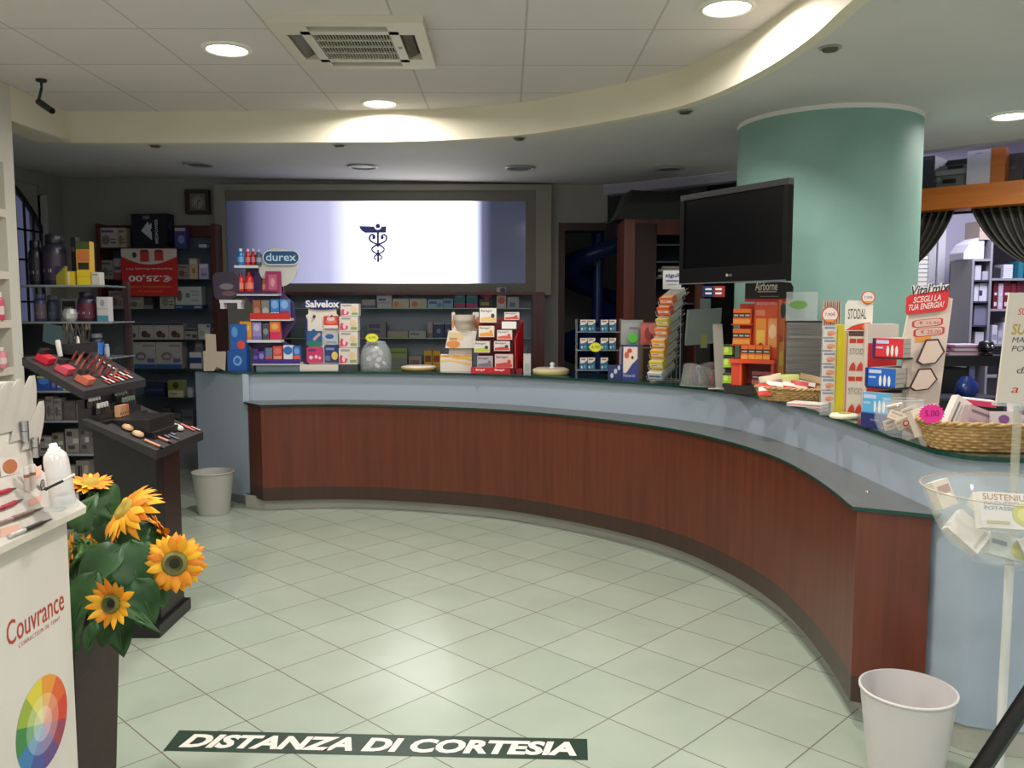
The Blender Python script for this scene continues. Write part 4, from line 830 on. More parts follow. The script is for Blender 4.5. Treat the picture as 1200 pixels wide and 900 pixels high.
for (u0, u1, v0, c_, art, lb) in ((282, 295.5, 377, (226, 156, 40), [('e', .15, .45, .85, .85, (240, 200, 100)), ('r', 0, 0, 1, .15, (220, 120, 50))], 'golden yellow box on the fourth display shelf'), (296.5, 307, 378, (150, 136, 190), [('e', .15, .5, .85, .9, (190, 180, 215)), ('r', 0, 0, 1, .2, (120, 100, 170))], 'lilac box on the fourth display shelf'), (308.5, 316, 379, (70, 74, 78), [('e', .1, .3, .9, .7, (130, 140, 140))], 'dark grey box on the fourth display shelf'), (317, 329, 377, (226, 110, 60), [('r', 0, 0, 1, .45, (206, 40, 90)), ('e', .15, .55, .85, .9, (240, 170, 90))], 'orange and pink box on the fourth display shelf')):
    onsh(3, u0, u1, v0, lb, c_, art)
for (u0, u1, v0, c_, art, lb) in ((297, 302.5, 409, (70, 46, 120), [('r', .1, .2, .9, .5, (110, 90, 170))], 'slim purple box on the bottom display shelf'), (303, 310, 412, (90, 70, 150), [('e', .1, .3, .9, .8, (140, 130, 200))], 'short violet box on the bottom display shelf'), (311, 319, 408, (96, 120, 150), [('r', 0, 0, 1, .4, (200, 80, 60))], 'grey-blue and red box on the bottom display shelf'), (320, 331, 406, (206, 76, 60), [('r', .1, .2, .9, .4, (230, 150, 120)), ('e', .1, .5, .9, .9, (220, 110, 100))], 'coral red box on the bottom display shelf'), (332.5, 343, 405, (220, 222, 230), [('e', .0, .45, 1, .95, (50, 110, 190))], 'white box with blue oval on the bottom display shelf'), (344, 352, 406, (50, 100, 180), [('r', 0, 0, 1, .42, (230, 90, 60)), ('e', .1, .5, .9, .9, (110, 160, 220))], 'blue box with orange base on the bottom display shelf')):
    onsh(4, u0, u1, v0, lb, c_, art)

# 4 plaster display board
s = Spot(353, 398, 351, .13); X, Z = s.X, s.Z
t = thing('plaster_display', 'white counter display board with dark blue oval header and hanging plaster packs', 'display', s.loc)
m = MB(); m.box(X(352), X(397), -.02, .12, 0, Z(427.5), mat((226, 214, 202), .5)); m.build('base', t)
m = MB(); pf([(X(360), Z(427)), (X(397), Z(427)), (X(398), Z(372)), (X(394), Z(368)), (X(394), Z(360)), (X(361), Z(360)), (X(361), Z(368)), (X(358), Z(370)), (X(360), Z(375))], .05, .062, mat((226, 218, 208), .5), m); m.box(X(357.5), X(360), .04, .1, Z(427.5), Z(376), mat((34, 36, 96), .4)); m.build('board', t)
m = MB(); cx, cz = X(378), Z(357); pf([(cx + math.cos(a) * (X(402) - cx), cz + math.sin(a) * (Z(351) - cz)) for a in [2 * math.pi * i / 32 for i in range(32)]], .036, .049, mat((32, 30, 92), .35), m); m.text('Salvelox', X(358.5), X(398), Z(360.5), Z(352), mat((232, 232, 236), .4), None, .0354, .035); m.build('header_sign', t)
for (hu, hv) in ((368, 371), (388.5, 371)): m = MB(); m.lathe([(.012, 0), (.006, .03)], M_BLACK, T3(X(hu), .05, Z(hv), rx=R(90)), 10); m.build('hook', t)
for (u0, u1, v0, v1, c_, art, lb) in ((380, 396.5, 370.5, 385, (204, 54, 48), [('r', 0, .0, 1, .25, (225, 215, 205)), ('e', .1, .35, .9, .75, (226, 110, 90)), ('e', .2, .6, .8, .95, (220, 200, 190))], 'red plaster pack on the upper hook of the white display board'), (380.5, 396, 391, 404, (180, 190, 200), [('e', .05, .5, .7, .95, (60, 84, 150)), ('r', .1, .1, .9, .3, (140, 150, 170))], 'pale blue plaster pack with a blue oval on the white display board'), (359.5, 377, 388, 405, (40, 88, 150), [('r', 0, 0, 1, .3, (30, 120, 100)), ('p', 0, 0, 0, 0, (210, 160, 130), [(.5, .3), (.95, .75), (.85, .9), (.4, .45)]), ('e', .35, .9, .6, 1.12, (40, 80, 150))], 'blue and green plaster pack with a bandaged finger picture'), (359, 377.5, 407.5, 425, (200, 50, 100), [('r', .1, .75, .6, .9, (90, 50, 110)), ('e', .15, .2, .4, .45, (240, 200, 215)), ('e', .5, .25, .7, .5, (240, 200, 215)), ('e', .75, .2, .9, .4, (240, 200, 215))], 'pink plaster pack with small hearts on the white display board'), (380, 396.5, 405.5, 425, (36, 54, 110), [('e', .5, .15, .95, .65, (226, 196, 90)), ('r', .1, .75, .7, .88, (120, 140, 190)), ('r', .05, .1, .4, .4, (90, 110, 160))], 'navy plaster pack with a yellow patch on the white display board')):
    a, b_ = X(u0), X(u1); h = Z(v0) - Z(v1); carton('plaster_pack', lb, 'pack', (s.x + (a + b_) / 2, s.y + .024, ZC + Z(v1)), b_ - a, .022, h, c_, art)

# 5 stack of pink and white boxes
for k, (v0, v1, u0, u1, w) in enumerate(((356, 370.5, 400.5, 421.5, 'topmost of four'), (371, 388, 399, 420.5, 'second from the top of four'), (388.6, 407.5, 398.5, 420, 'third from the top of four'), (408, 427, 397.5, 419, 'lowest of the four'))):
    cbox(u0, u1, v0, .12, 'white throat box with pink print beside the plaster board, %s' % w, (216, 208, 198), [('p', 0, 0, 0, 0, (214, 70, 100), [(.02, .05), (.4, .1), (.48, .3), (.1, .6), (.02, .4)]), ('e', .18, .14, .34, .5, (240, 200, 205)), ('r', .6, .1, .95, .28, (140, 160, 80)), ('r', .1, .8, .6, .92, (160, 150, 150)), ('e', .55, .35, .9, .75, (226, 190, 150))], .09, vb=v1)
cbox(397.5, 419.5, 427.2, .12, 'dark tray carrying the stack of pink and white throat boxes', (60, 60, 66), [], .1, name='stacking_tray', cat='tray')

# 6 clear jar
s = Spot(423, 459, 390, .17); X, Z = s.X, s.Z; r = (X(459) - X(423)) / 2
t = thing('clear_jar', 'clear domed jar full of white capped vials with a yellow star sticker', 'jar', s.loc); H = Z(400)
m = MB(); m.lathe([(r * .92, 0), (r, .02), (r, H * .5), (r * .9, H * .72), (r * .72, H * .88), (r * .6, H * .92)], M_CLEAR2, n=28, cap=False); m.build('body', t)
m = MB(); m.lathe([(r * .64, H * .92), (r * .66, H * .98), (r * .3, H * 1.02), (.002, H * 1.03)], M_CLEAR2, n=24); m.build('lid', t)
m = MB(); sx_, sz_ = X(439), Z(395.5); m.ell(sx_, sz_, X(447) - sx_, Z(390) - sz_, mat((226, 222, 50), .4), None, -.1, 32, .2); m.text('4,90', sx_ - .028, sx_ + .028, sz_ - .01, sz_ + .012, mat((90, 110, 60), .5), None, -.1006); m.build('price_sticker', t)
rnd = random.Random(3)
for k, (uu, vv) in enumerate(((434, 410), (441, 407), (447, 413), (432, 419), (439, 424), (447, 421), (435, 429), (444, 430), (451, 426), (440, 415))):
    m = MB(); q = r * .17; rot = T3(0, 0, 0, rz=rnd.uniform(0, 6), rx=rnd.uniform(.9, 1.6)); m.lathe([(q * .6, -.02), (q * .9, .0), (q, .0), (q, .022), (q * .9, .026)], mat((206, 204, 208) if k % 3 else (190, 180, 190), .4), rot, 12); m.lathe([(q * .55, .0262), (.001, .0264)], mat((200, 160, 170) if k % 2 else (120, 120, 150), .4), rot, 10, False)
    zz = max(.028, Z(vv)); xx = X(uu) * .88; tag(m.build('vial', loc=(s.x + xx, s.y + (-.03 if k % 2 else .035) * (1 - abs(xx) / r), ZC + zz * .9)), 'white capped vial inside the clear domed jar', 'vial', 'vials inside the clear jar')

# 7, 10 round pans / lids lying on the glass
def pan(u0, u1, v0, off, label, c1, knob=False):
    s = Spot(u0, u1, v0, off); r = s.w / 2; h = max(.025, s.h); t = thing('round_tray', label, 'tray', s.loc)
    m = MB(); m.lathe([(r * .9, 0), (r * .98, h * .2), (r, h * .75), (r * .96, h * .82)], mat(c1, .5), n=36); m.build('rim', t)
    m = MB(); m.lathe([(r * .95, h * .82), (r * .8, h), (.002, h * 1.02)], mat((196, 180, 164), .3), n=36, cap=False); m.build('glass_plate', t)
    if knob: m = MB(); m.lathe([(.02, 0), (.012, .015), (.02, .03), (.002, .04)], mat((206, 206, 210), .3), T3(.01, 0, h), 12); m.build('knob', t)
pan(470, 512, 428.5, .2, 'round cream coin tray on the glass top behind the curved ledge, by the clear jar', (188, 160, 104)); pan(624, 667, 431, .2, 'round cream coin tray with a pale knob between the red stand and the medicine rack', (196, 186, 130), True)

# 8 white and orange stand with a round opening
s = Spot(515, 560, 360, .12); X, Z = s.X, s.Z; t = thing('tablet_display', 'white cardboard counter display with orange curves beside the red-based stand', 'display', s.loc)
OR = (224, 140, 70); WC = (226, 216, 206)
m = MB(); m.box(X(516), X(553), 0, .12, 0, Z(416), mat(WC, .5)); m.art([('r', 0, .86, 1, 1, (226, 170, 80)), ('p', 0, 0, 0, 0, (226, 178, 90), [(.2, .9), (.5, .75), (.8, .72), (1, .62), (1, .78), (.8, .86)]), ('p', 0, 0, 0, 0, (236, 196, 130), [(0, .55), (.3, .62), (.6, .5), (.9, .35), (1, .5), (.6, .66), (.3, .75), (0, .7)]), ('t', .12, .87, .3, .97, (180, 90, 50), 'Fluirespira'), ('t', .42, .87, .62, .97, (180, 90, 50), 'Fluirespira')], X(553) - X(516), Z(416), None, X(516)); m.build('lower_box', t)
m = MB(); m.box(X(526), X(553), .02, .12, Z(416), Z(408), mat((190, 176, 160), .5)); pf([(X(522), Z(408)), (X(556), Z(408)), (X(559), Z(388)), (X(526), Z(388))], -.005, .12, mat(WC, .5), m); m.art([('e', .02, .0, .5, .45, OR), ('r', .1, .45, .6, .92, (222, 200, 150)), ('r', .12, .5, .4, .6, (190, 140, 90))], X(556) - X(523), Z(388) - Z(408), None, X(523), Z(408), -.0056); m.build('middle_tray', t)
m = MB(); pf([(X(529), Z(388)), (X(560), Z(388)), (X(561), Z(366)), (X(554), Z(366)), (X(552), Z(372)), (X(535), Z(372)), (X(532), Z(366)), (X(529), Z(366))], .09, .096, mat(WC, .5), m); m.quad([(X(529), .0894, Z(378)), (X(533), .0894, Z(366)), (X(534), .0894, Z(378)), (X(530), .0894, Z(387))], OR); m.quad([(X(555), .0894, Z(378)), (X(560), .0894, Z(370)), (X(560), .0894, Z(386)), (X(556), .0894, Z(384))], OR); m.build('header_card', t)
m = MB(); m.lathe([(.055, 0), (.075, .05), (.082, .10), (.08, .115)], mat((196, 186, 170), .35, alpha=.75), T3(X(544), .03, Z(387.5)), 24, False); m.lathe([(.066, .045), (.078, .075)], mat((214, 120, 70), .4), T3(X(544), .03, Z(387.5)), 24, False); m.build('cup', t)

# 9 red-based tiered stand
s = Spot(552, 616, 361, .12); X, Z = s.X, s.Z; RED = (196, 26, 36)
t = thing('lozenge_stand', 'red tiered counter stand holding two columns of throat lozenge boxes', 'display', s.loc)
m = MB(); m.box(X(552), X(598), -.05, .0, 0, Z(430), mat(RED, .4)); m.box(X(552), X(612), .0, .16, 0, Z(432), mat((150, 24, 34), .4)); m.text('Benagol', X(558), X(568), Z(434.5), Z(431.5), mat((240, 225, 225), .5), None, -.0506, .03); m.text('Benagol', X(580), X(591), Z(435), Z(431.5), mat((240, 225, 225), .5), None, -.0506, .03); m.build('base', t)
m = MB(); m.add([(X(603), 0, 0), (X(612), .16, 0), (X(612), .16, Z(376)), (X(603), 0, Z(398)), (X(604.5), 0, 0), (X(614), .16, 0), (X(614), .16, Z(376)), (X(604.5), 0, Z(398))], [(0, 1, 2, 3), (7, 6, 5, 4), (0, 4, 5, 1), (1, 5, 6, 2), (2, 6, 7, 3), (3, 7, 4, 0)], mat(RED, .4)); m.build('side_panel', t)
m = MB(); m.box(X(560), X(610), .15, .16, 0, Z(372), mat((150, 30, 36), .4)); m.build('back_panel', t)
LZB = [(559.5, 577.5, 417, 430.5, (176, 168, 176), (120, 110, 120), 'grey lozenge box, lowest of the tall column', 0), (556, 574, 400, 413, (220, 216, 206), (190, 200, 60), 'white and lime lozenge box, second from below in the tall column', .015), (561, 579, 382, 395, (226, 214, 196), (226, 150, 60), 'white and orange lozenge box, third from below in the tall column', .05), (562, 581.5, 361, 378, (228, 222, 214), (226, 190, 120), 'big white lozenge box on the very top of the red stand', .08),
       (580, 601, 415, 431, (222, 190, 180), (206, 70, 66), 'white and red striped lozenge box at the foot of the red stand', 0), (579, 597.5, 400, 411, (224, 214, 208), (206, 60, 56), 'white and red lozenge box above the striped one', .02), (582.5, 600, 387, 398, (224, 214, 208), (214, 80, 60), 'white and red lozenge box in the middle of the second column', .05), (588, 605, 377, 385.5, (236, 232, 228), None, 'plain white lozenge box tilted face near the red side panel', .07), (591, 608.5, 366, 375, (224, 210, 204), (206, 70, 60), 'white and red lozenge box, highest of the second column', .10)]
for k, (u0, u1, v0, v1, c_, c2, lb, dy) in enumerate(LZB):
    a, b_ = X(u0), X(u1); art = [('t', .08, .68, .72, .9, (70, 66, 80), 'Benagol', .01)] + ([('p', 0, 0, 0, 0, c2, [(.05, .08), (.95, .08), (.95, .3), (.6, .42), (.05, .3)]), ('e', .68, .3, .9, .62, (60, 50, 60) if k % 2 else c2)] if c2 else []) if c2 else []
    m = MB(); h = Z(v0) - Z(v1); w_ = b_ - a; m.box(-w_ / 2, w_ / 2, 0, .06, 0, h, c_); m.art(art, w_, h, None)
    tag(m.build('lozenge_box', loc=(s.x + (a + b_) / 2, s.y - .045 + dy, ZC + Z(v1) + .0005), rot=(R(-8) if v0 < 400 else 0, 0, R(-4))), lb, 'box')
    if v1 < 428: m = MB(); m.box(a - .003, b_ + .003, -.045 + dy, .15, Z(v1) - .006, Z(v1) - .0005, mat((130, 40, 44), .4)); m.build('tier', t)
cbox(613.5, 622, 415, .2, 'slim white box standing behind the red tiered stand', (196, 194, 192), [('r', .2, .1, .8, .5, (170, 170, 174))])
cbox(618, 623, 404, .3, 'small black device behind the slim white box', (22, 22, 24), [('r', .2, .5, .8, .8, (40, 40, 44))], vb=437, name='phone', cat='phone')

# 11 acrylic rack with teal blue boxes
s = Spot(678, 726, 374, .17); X, Z = s.X, s.Z
t = thing('acrylic_rack', 'clear acrylic three-tier rack of white and teal boxes on the counter', 'rack', s.loc)
RZ3 = []
for v in (389, 410.5, 434):
    z = Z(v); m = MB(); m.box(X(676), X(728), 0, .12, z - .004, z, M_CLEAR2); m.build('tier', t); RZ3.append(z)
for u in (676, 728): m = MB(); m.box(X(u) - .002, X(u) + .002, 0, .12, 0, Z(374), M_CLEAR); m.build('side_panel', t)
m = MB(); sx_, sz_ = X(697.5), Z(407); m.ell(sx_, sz_, X(705) - sx_, Z(401) - sz_, mat((224, 226, 40), .4), None, -.004, 36, .2); m.text('6,90', sx_ - .026, sx_ + .026, sz_ - .011, sz_ + .012, mat((70, 100, 50), .5), None, -.005); m.build('price_sticker', t)
for r_, (v0, z, nm) in enumerate(((375, RZ3[0], 'top'), (396.5, RZ3[1], 'middle'), (419.5, RZ3[2], 'bottom'))):
    for c_, (u0, u1, cn) in enumerate(((680, 688.3, 'outermost'), (689, 697.6, 'second'), (704, 712.5, 'third'), (714, 722, 'innermost'))):
        if r_ == 2 and c_ == 3: continue
        a, b_ = X(u0), X(u1); carton('medicine_box', 'white and teal medicine box, %s on the %s tier of the acrylic rack' % (cn, nm), 'box', (s.x + (a + b_) / 2, s.y + .01 + .012 * (c_ % 2), ZC + z + .0005), b_ - a, .07, Z(v0) - z, (40, 96, 124), [('p', 0, 0, 0, 0, (222, 214, 208), [(0, .55), (.6, .6), (1, .8), (1, 1), (0, 1)]), ('r', .12, .8, .75, .92, (190, 90, 80)), ('e', .1, .12, .35, .35, (190, 210, 220)), ('e', .5, .15, .8, .4, (90, 150, 170))])
cbox(713, 728, 428, .07, 'small dark blue pack with pale tablets leaning before the teal boxes', (44, 50, 100), [('e', .15, .1, .4, .45, (190, 200, 220)), ('e', .42, .4, .68, .75, (190, 200, 220)), ('e', .7, .65, .92, .98, (190, 200, 220))], .03, name='tablet_pack', cat='pack')
# 12 grey pouch, red pouch, navy box
OB = cbox(729, 748, 405, .12, 'navy open counter box with cream front and red berries print', (44, 58, 130), [('p', 0, 0, 0, 0, (226, 206, 190), [(.06, .96), (.94, .96), (.94, .62), (.6, .45), (.25, .2), (.06, .2)]), ('e', .12, .62, .42, .82, (200, 90, 70)), ('e', .3, .78, .6, .92, (190, 70, 60)), ('e', .55, .6, .7, .7, (70, 56, 70)), ('t', .08, .08, .8, .18, (190, 200, 225), 'Momendol')], .15, R(-20), side=(150, 130, 100))
def pouch(u0, u1, v0, vb, off, label, c1, art, rz=0.0, name='pouch'):
    s = Spot(u0, u1, v0, off); zb = s.Z(vb); h = s.h - zb; w_ = s.w; m = MB(); n = 8; vs_ = []
    for j in range(n + 1):
        v = j / n; b_ = .018 * math.sin(math.pi * min(1, v * 1.1 + .05)) ** .6 + .001
        for i in range(n + 1): u = i / n; q = b_ * math.sin(math.pi * u) ** .6; vs_.append((w_ * (u - .5), -q, h * v))
    N = n + 1; m.add(vs_, [(j * N + i, j * N + i + 1, (j + 1) * N + i + 1, (j + 1) * N + i) for j in range(n) for i in range(n)], c1, None, True); m.add([(x, -y + .002, z) for x, y, z in vs_], [(j * N + i + 1, j * N + i, (j + 1) * N + i, (j + 1) * N + i + 1) for j in range(n) for i in range(n)], c1, None, True)
    m.art(art, w_, h, None, y=-.0205); return tag(m.build(name, loc=(s.x, s.y, ZC + zb), rz=rz), label, 'pouch')
pouch(727, 753, 375, 404, .32, 'grey pouch with a green star sticker propped behind the navy box', mat((150, 152, 148), .5), [('s', .3, .05, .75, .5, (90, 210, 60)), ('t', .35, .62, .8, .72, (70, 70, 74), 'OMEGA')])
pouch(750, 770, 378, 404, .32, 'red salmon coloured pouch between the grey pouch and the candy rack', mat((186, 84, 76), .5), [('e', .2, .2, .7, .8, (150, 60, 56)), ('e', .45, .5, .9, .95, (206, 120, 104))])
# shelf behind holding both pouches
s = Spot(727, 770, 404, .32); t = thing('acrylic_riser', 'clear acrylic riser behind the navy box carrying two pouches', 'riser', s.loc)
m = MB(); m.box(-s.w / 2, s.w / 2, -.03, .05, s.h - .022, s.h - .018, M_CLEAR2); m.build('top_plate', t)
for q in (-1, 1): m = MB(); m.box(q * s.w / 2 - .002, q * s.w / 2 + .002, -.03, .05, 0, s.h - .022, M_CLEAR2); m.build('side_plate', t)

# 13 candy rack
s = Spot(758, 800, 317, .17); X, Z = s.X, s.Z; rz = R(-42)
t = thing('candy_rack', 'white wire rack of tilted candy boxes with a small white header card', 'rack', s.loc)
WR = mat((190, 190, 182), .35, .4)
LV = [(349, 357.5, 771, 786, (232, 110, 50), 'bright orange candy box on the highest tier'), (360, 370, 768.5, 783, (222, 90, 50), 'dark orange candy box on the second tier from the top'), (374, 382.5, 767, 781.5, (206, 190, 80), 'yellow candy box on the third tier from the top'), (384.5, 394, 766, 780.5, (226, 130, 80), 'salmon orange candy box on the fourth tier from the top'), (398, 407.5, 762.5, 778, (236, 170, 80), 'apricot candy box on the fifth tier from the top'), (410, 419.5, 761.5, 777, (232, 176, 60), 'golden candy box on the third tier from the bottom'), (423, 432, 760, 776, (220, 206, 70), 'lemon candy box on the second tier from the bottom'), (436, 444.5, 758.5, 775, (206, 214, 214), 'white and blue candy box on the lowest tier')]
for (u) in (787, 797.5):
    for dy in (0.02, .14):
        m = MB(); m.tube([(X(u), dy, 0), (X(u), dy, Z(345 if u < 790 else 352))], .0025, WR, 6); m.build('upright', t)
m = MB(); w_ = X(796) - X(775); m.box(X(775), X(796), -.01, -.006, Z(339), Z(317), mat((222, 220, 222), .5)); m.text('zigulì', X(777), X(794.5), Z(326.5), Z(320.5), mat((34, 50, 120), .4), None, -.0106, .03); m.box(X(778), X(793), -.0106, -.010, Z(330), Z(328.6), mat((60, 60, 110), .5)); m.box(X(780), X(791), -.0106, -.010, Z(334), Z(333.3), mat((130, 130, 150), .5)); m.box(X(784), X(787), -.006, .0, Z(345), Z(330), WR); m.build('header_card', t)
TB = Matrix.Rotation(rz, 4, 'Z')
for k, (v0, v1, u0, u1, c_, lb) in enumerate(LV):
    w_ = (X(u1) - X(u0)) * 1.12; h = (Z(v0) - Z(v1)) * .9; zz = Z(v1) + .004; xx = (X(u0) + X(u1)) / 2
    m = MB(); m.box(-w_ / 2, w_ / 2, 0, .17, 0, h, mat((206, 200, 186), .5)); m.box(-w_ / 2 - .0006, w_ / 2 + .0006, -.0008, .055, -.0004, h + .0006, c_)
    m.art([('r', .08, .3, .92, .62, (224, 220, 210) if k != 7 else (50, 120, 170)), ('r', .15, .4, .6, .5, (180, 70, 50))], w_, h, None, y=-.0012); m.quad([(-w_ / 2 * .8, .01, h + .001), (w_ / 2 * .8, .01, h + .001), (w_ / 2 * .8, .045, h + .001), (-w_ / 2 * .8, .045, h + .001)], (236, 200, 150))
    o = m.build('candy_box', loc=(s.x + xx, s.y - .04, ZC + zz), rot=(0, 0, 0)); o.rotation_mode = 'XYZ'; o.matrix_world = Matrix.Translation((s.x + xx, s.y - .04, ZC + zz)) @ TB @ Matrix.Rotation(R(24), 4, 'X'); tag(o, lb + ' of the wire rack', 'box')
    m = MB(); TT = Matrix.Translation((xx, -.04, zz)) @ TB @ Matrix.Rotation(R(24), 4, 'X')
    f = lambda x, y, z: tuple(TT @ Vector((x, y, z)))
    e = w_ / 2 + .006
    m.tube([f(-e, -.008, -.004), f(e, -.008, -.004), f(e, .2, -.004), f(-e, .2, -.004), f(-e, -.008, -.004)], .002, WR, 5); m.tube([f(e, -.008, h * .6), f(e, .2, h * .6)], .002, WR, 5); m.tube([f(-e, -.008, h * .6), f(-e, -.008, -.004)], .002, WR, 5); m.tube([f(e, -.008, h * .6), f(e, -.008, -.004)], .002, WR, 5); m.build('wire_tier', t)
m = MB(); m.tube([(X(762), -.03, .003), (X(797.5), -.03, .003), (X(799), .16, .003), (X(765), .16, .003), (X(762), -.03, .003)], .003, WR, 6); m.build('base_frame', t)

# 14 clear bag with small keyrings
s = Spot(798, 846, 415, .10); X, Z = s.X, s.Z
m = MB(); n = 22; vs_ = []; PB = [(0, 1.0), (.03, 1.02), (.08, 1.0), (.12, .9)]
for j, (zz, q) in enumerate(PB):
    for i in range(n): a = 2 * math.pi * i / n; w1 = 1 + .08 * math.sin(3 * a + j); vs_.append((s.w * .5 * q * w1 * math.cos(a), .09 * q * w1 * math.sin(a), min(zz, 9) + .02 * math.sin(2 * a) * (j == 3)))
t = thing('plastic_bag', 'open clear plastic bag of small toys beside the candy rack', 'bag', s.loc)
m.add(vs_, [(j * n + i, j * n + (i + 1) % n, (j + 1) * n + (i + 1) % n, (j + 1) * n + i) for j in range(3) for i in range(n)], mat((190, 192, 190), .25, alpha=.4), None, True); m.add(vs_[:n], [list(range(n))[::-1]], mat((180, 182, 180), .4)); m.build('bag_film', t)
rr = random.Random(11)
for k, (c_, cn) in enumerate((((40, 120, 60), 'green'), ((210, 50, 30), 'red'), ((30, 34, 38), 'black'), ((170, 160, 150), 'beige'), ((190, 190, 186), 'white'), ((90, 100, 96), 'grey'), ((214, 70, 40), 'orange-red'), ((50, 50, 56), 'charcoal'))):
    m = MB(); xx = s.w * (-.34 + .095 * k); zz = .012; m.lathe([(.012, 0), (.02, .015), (.019, .05), (.008, .06), (.006, .085 + .01 * (k % 3))], mat(c_, .4), n=10); m.tube([(0, 0, .08), (.018, 0, .10), (0, 0, .12), (-.018, 0, .10), (0, 0, .08)], .003, mat(c_, .4), 5)
    tag(m.build('keyring_toy', loc=(s.x + xx, s.y + .02 * math.sin(k * 2.1), ZC + .002), rot=(R(rr.uniform(-12, 12)), R(rr.uniform(-14, 14)), rr.uniform(0, 3))), cn + ' small keyring toy in the open clear bag', 'toy')
# 15 grey clipboard / back of a card terminal
s = Spot(802, 846, 362, .23); X, Z = s.X, s.Z
t = thing('monitor', 'back of a grey-green flat screen behind the clear bag of toys', 'monitor', s.loc, R(6))
m = MB(); pf([(X(805), Z(363)), (X(845), Z(361)), (X(843), Z(402)), (X(803), Z(405)), (X(803), Z(398))], 0, .03, mat((112, 124, 120), .45), m); m.build('rear_cover', t)
m = MB(); m.box(X(820), X(832), .01, .02, Z(363), Z(350), mat((100, 112, 110), .4)); m.box(X(820), X(828), -.002, .0, Z(408), Z(391), mat((132, 140, 84), .5)); m.build('note', t)
m = MB(); m.box(X(816), X(832), .005, .025, 0, Z(402), M_BLACKM); m.box(X(808), X(840), -.03, .05, 0, .01, M_BLACKM); m.build('stand', t)
# small two-tone card above
m = MB(); s2 = s; a, b_ = X(824), X(851); hh = Z(335) - Z(348); m.box(a, (a + b_) / 2, .04, .043, Z(348), Z(335), mat((52, 60, 130), .4)); m.box((a + b_) / 2, b_, .04, .043, Z(348), Z(335), mat((190, 66, 50), .4))
for q in (0, 1):
    for r_ in (0, 1): x_ = a + (b_ - a) * (.12 + .45 * q); z_ = Z(348) + hh * (.25 + .38 * r_); m.box(x_, x_ + (b_ - a) * .28, .0390, .04, z_, z_ + hh * .16, mat((230, 228, 232), .4, emit=.4))
m.build('info_card', t)
# 16 orange vitamin tower
s = Spot(858, 922, 331, .07); X, Z = s.X, s.Z; rz = R(-30); ORG = (222, 84, 36); DOR = (196, 60, 30)
t = thing('vitamin_display', 'tall orange cardboard vitamin display with rounded black header', 'display', s.loc, rz)
m = MB(); m.box(X(850), X(908), -.03, .14, 0, Z(452), mat((30, 22, 22), .5)); m.build('base', t)
m = MB(); m.box(X(858), X(868), -.02, .12, Z(452), Z(424), mat(DOR, .5)); m.box(X(868), X(870), -.02, .12, Z(452), Z(424), mat(ORG, .5)); m.box(X(904), X(907), -.02, .12, Z(452), Z(424), mat(DOR, .5)); m.box(X(870), X(904), .10, .12, Z(452), Z(424), mat((120, 34, 24), .5)); m.build('lower_compartment', t)
m = MB(); m.box(X(856), X(908), -.03, .12, Z(426), Z(421.5), mat((216, 70, 34), .5)); m.build('shelf', t)
m = MB(); m.box(X(880), X(908), .04, .12, Z(421), Z(353), mat(ORG, .5)); wv, hv = X(908) - X(880), Z(353) - Z(421)
m.art([('r', 0, .92, 1, 1, (206, 60, 50)), ('r', .08, .05, .5, .7, (236, 150, 50)), ('r', .12, .25, .46, .5, (244, 200, 80)), ('e', .2, .16, .4, .28, (200, 50, 36)), ('r', .6, .2, .95, .7, (236, 160, 90)), ('e', .62, .35, .92, .6, (240, 200, 160)), ('r', .05, .75, .45, .85, (236, 140, 110)), ('t', .06, .93, .94, .98, (240, 200, 190), 'STRAORDINARIA FORMULA')], wv, hv, None, X(880), Z(421), .0394); m.build('tower_front', t)
m = MB(); m.add([(X(908) + .001, .04, 0), (X(908) + .001, .20, 0), (X(908) + .001, .20, Z(351)), (X(908) + .001, .04, Z(351))], [(0, 1, 2, 3)], mat((206, 96, 40), .5)); m.box(X(907), X(908) + .0005, .04, .20, 0, Z(351), mat(ORG, .5))
m.art([('r', .1, .2, .9, .55, (232, 150, 50)), ('r', .2, .3, .8, .45, (240, 196, 80)), ('e', .25, .8, 1.0, .97, (26, 24, 26)), ('e', .3, .55, .6, .62, (180, 60, 40))], .16, Z(351), Matrix.Translation((X(908) + .0012, .12, 0)) @ Matrix.Rotation(R(90), 4, 'Z')); m.build('tower_side', t)
m = MB(); hp = [(X(864), Z(353)), (X(913), Z(353)), (X(920), Z(350)), (X(920), Z(336)), (X(917), Z(331)), (X(908), Z(330)), (X(864), Z(331))]; pf(hp, .122, .128, mat((22, 20, 22), .4), m); m.quad([(X(864), .1214, Z(353.5)), (X(919), .1214, Z(353.5)), (X(919), .1214, Z(350)), (X(864), .1214, Z(350))], (206, 50, 56)); m.text('Airborne', X(876), X(902), Z(340), Z(329.5), mat((226, 216, 200), .4), None, .121, .01); m.box(X(879), X(901), .1205, .1212, Z(342), Z(340.8), mat((200, 180, 160), .5)); m.box(X(882), X(904), .1205, .1212, Z(347.5), Z(346.8), mat((150, 146, 140), .5)); m.build('header', t)
m = MB(); m.box(X(862), X(880), .06, .12, 0 + Z(424), Z(356), mat(DOR, .5)); m.box(X(856), X(880), -.01, .06, Z(381.5), Z(380), mat(DOR, .5)); m.box(X(856), X(880), -.01, .06, Z(405.5), Z(404), mat(DOR, .5)); m.build('side_column', t)
MT = Matrix.Translation(s.loc) @ Matrix.Rotation(rz, 4, 'Z')
def onobj(o, x, y, z, MT_=None, r_=rz): q = (MT_ or MT) @ Vector((x, y, z)); o.location = q; o.rotation_euler = (0, 0, r_); return o
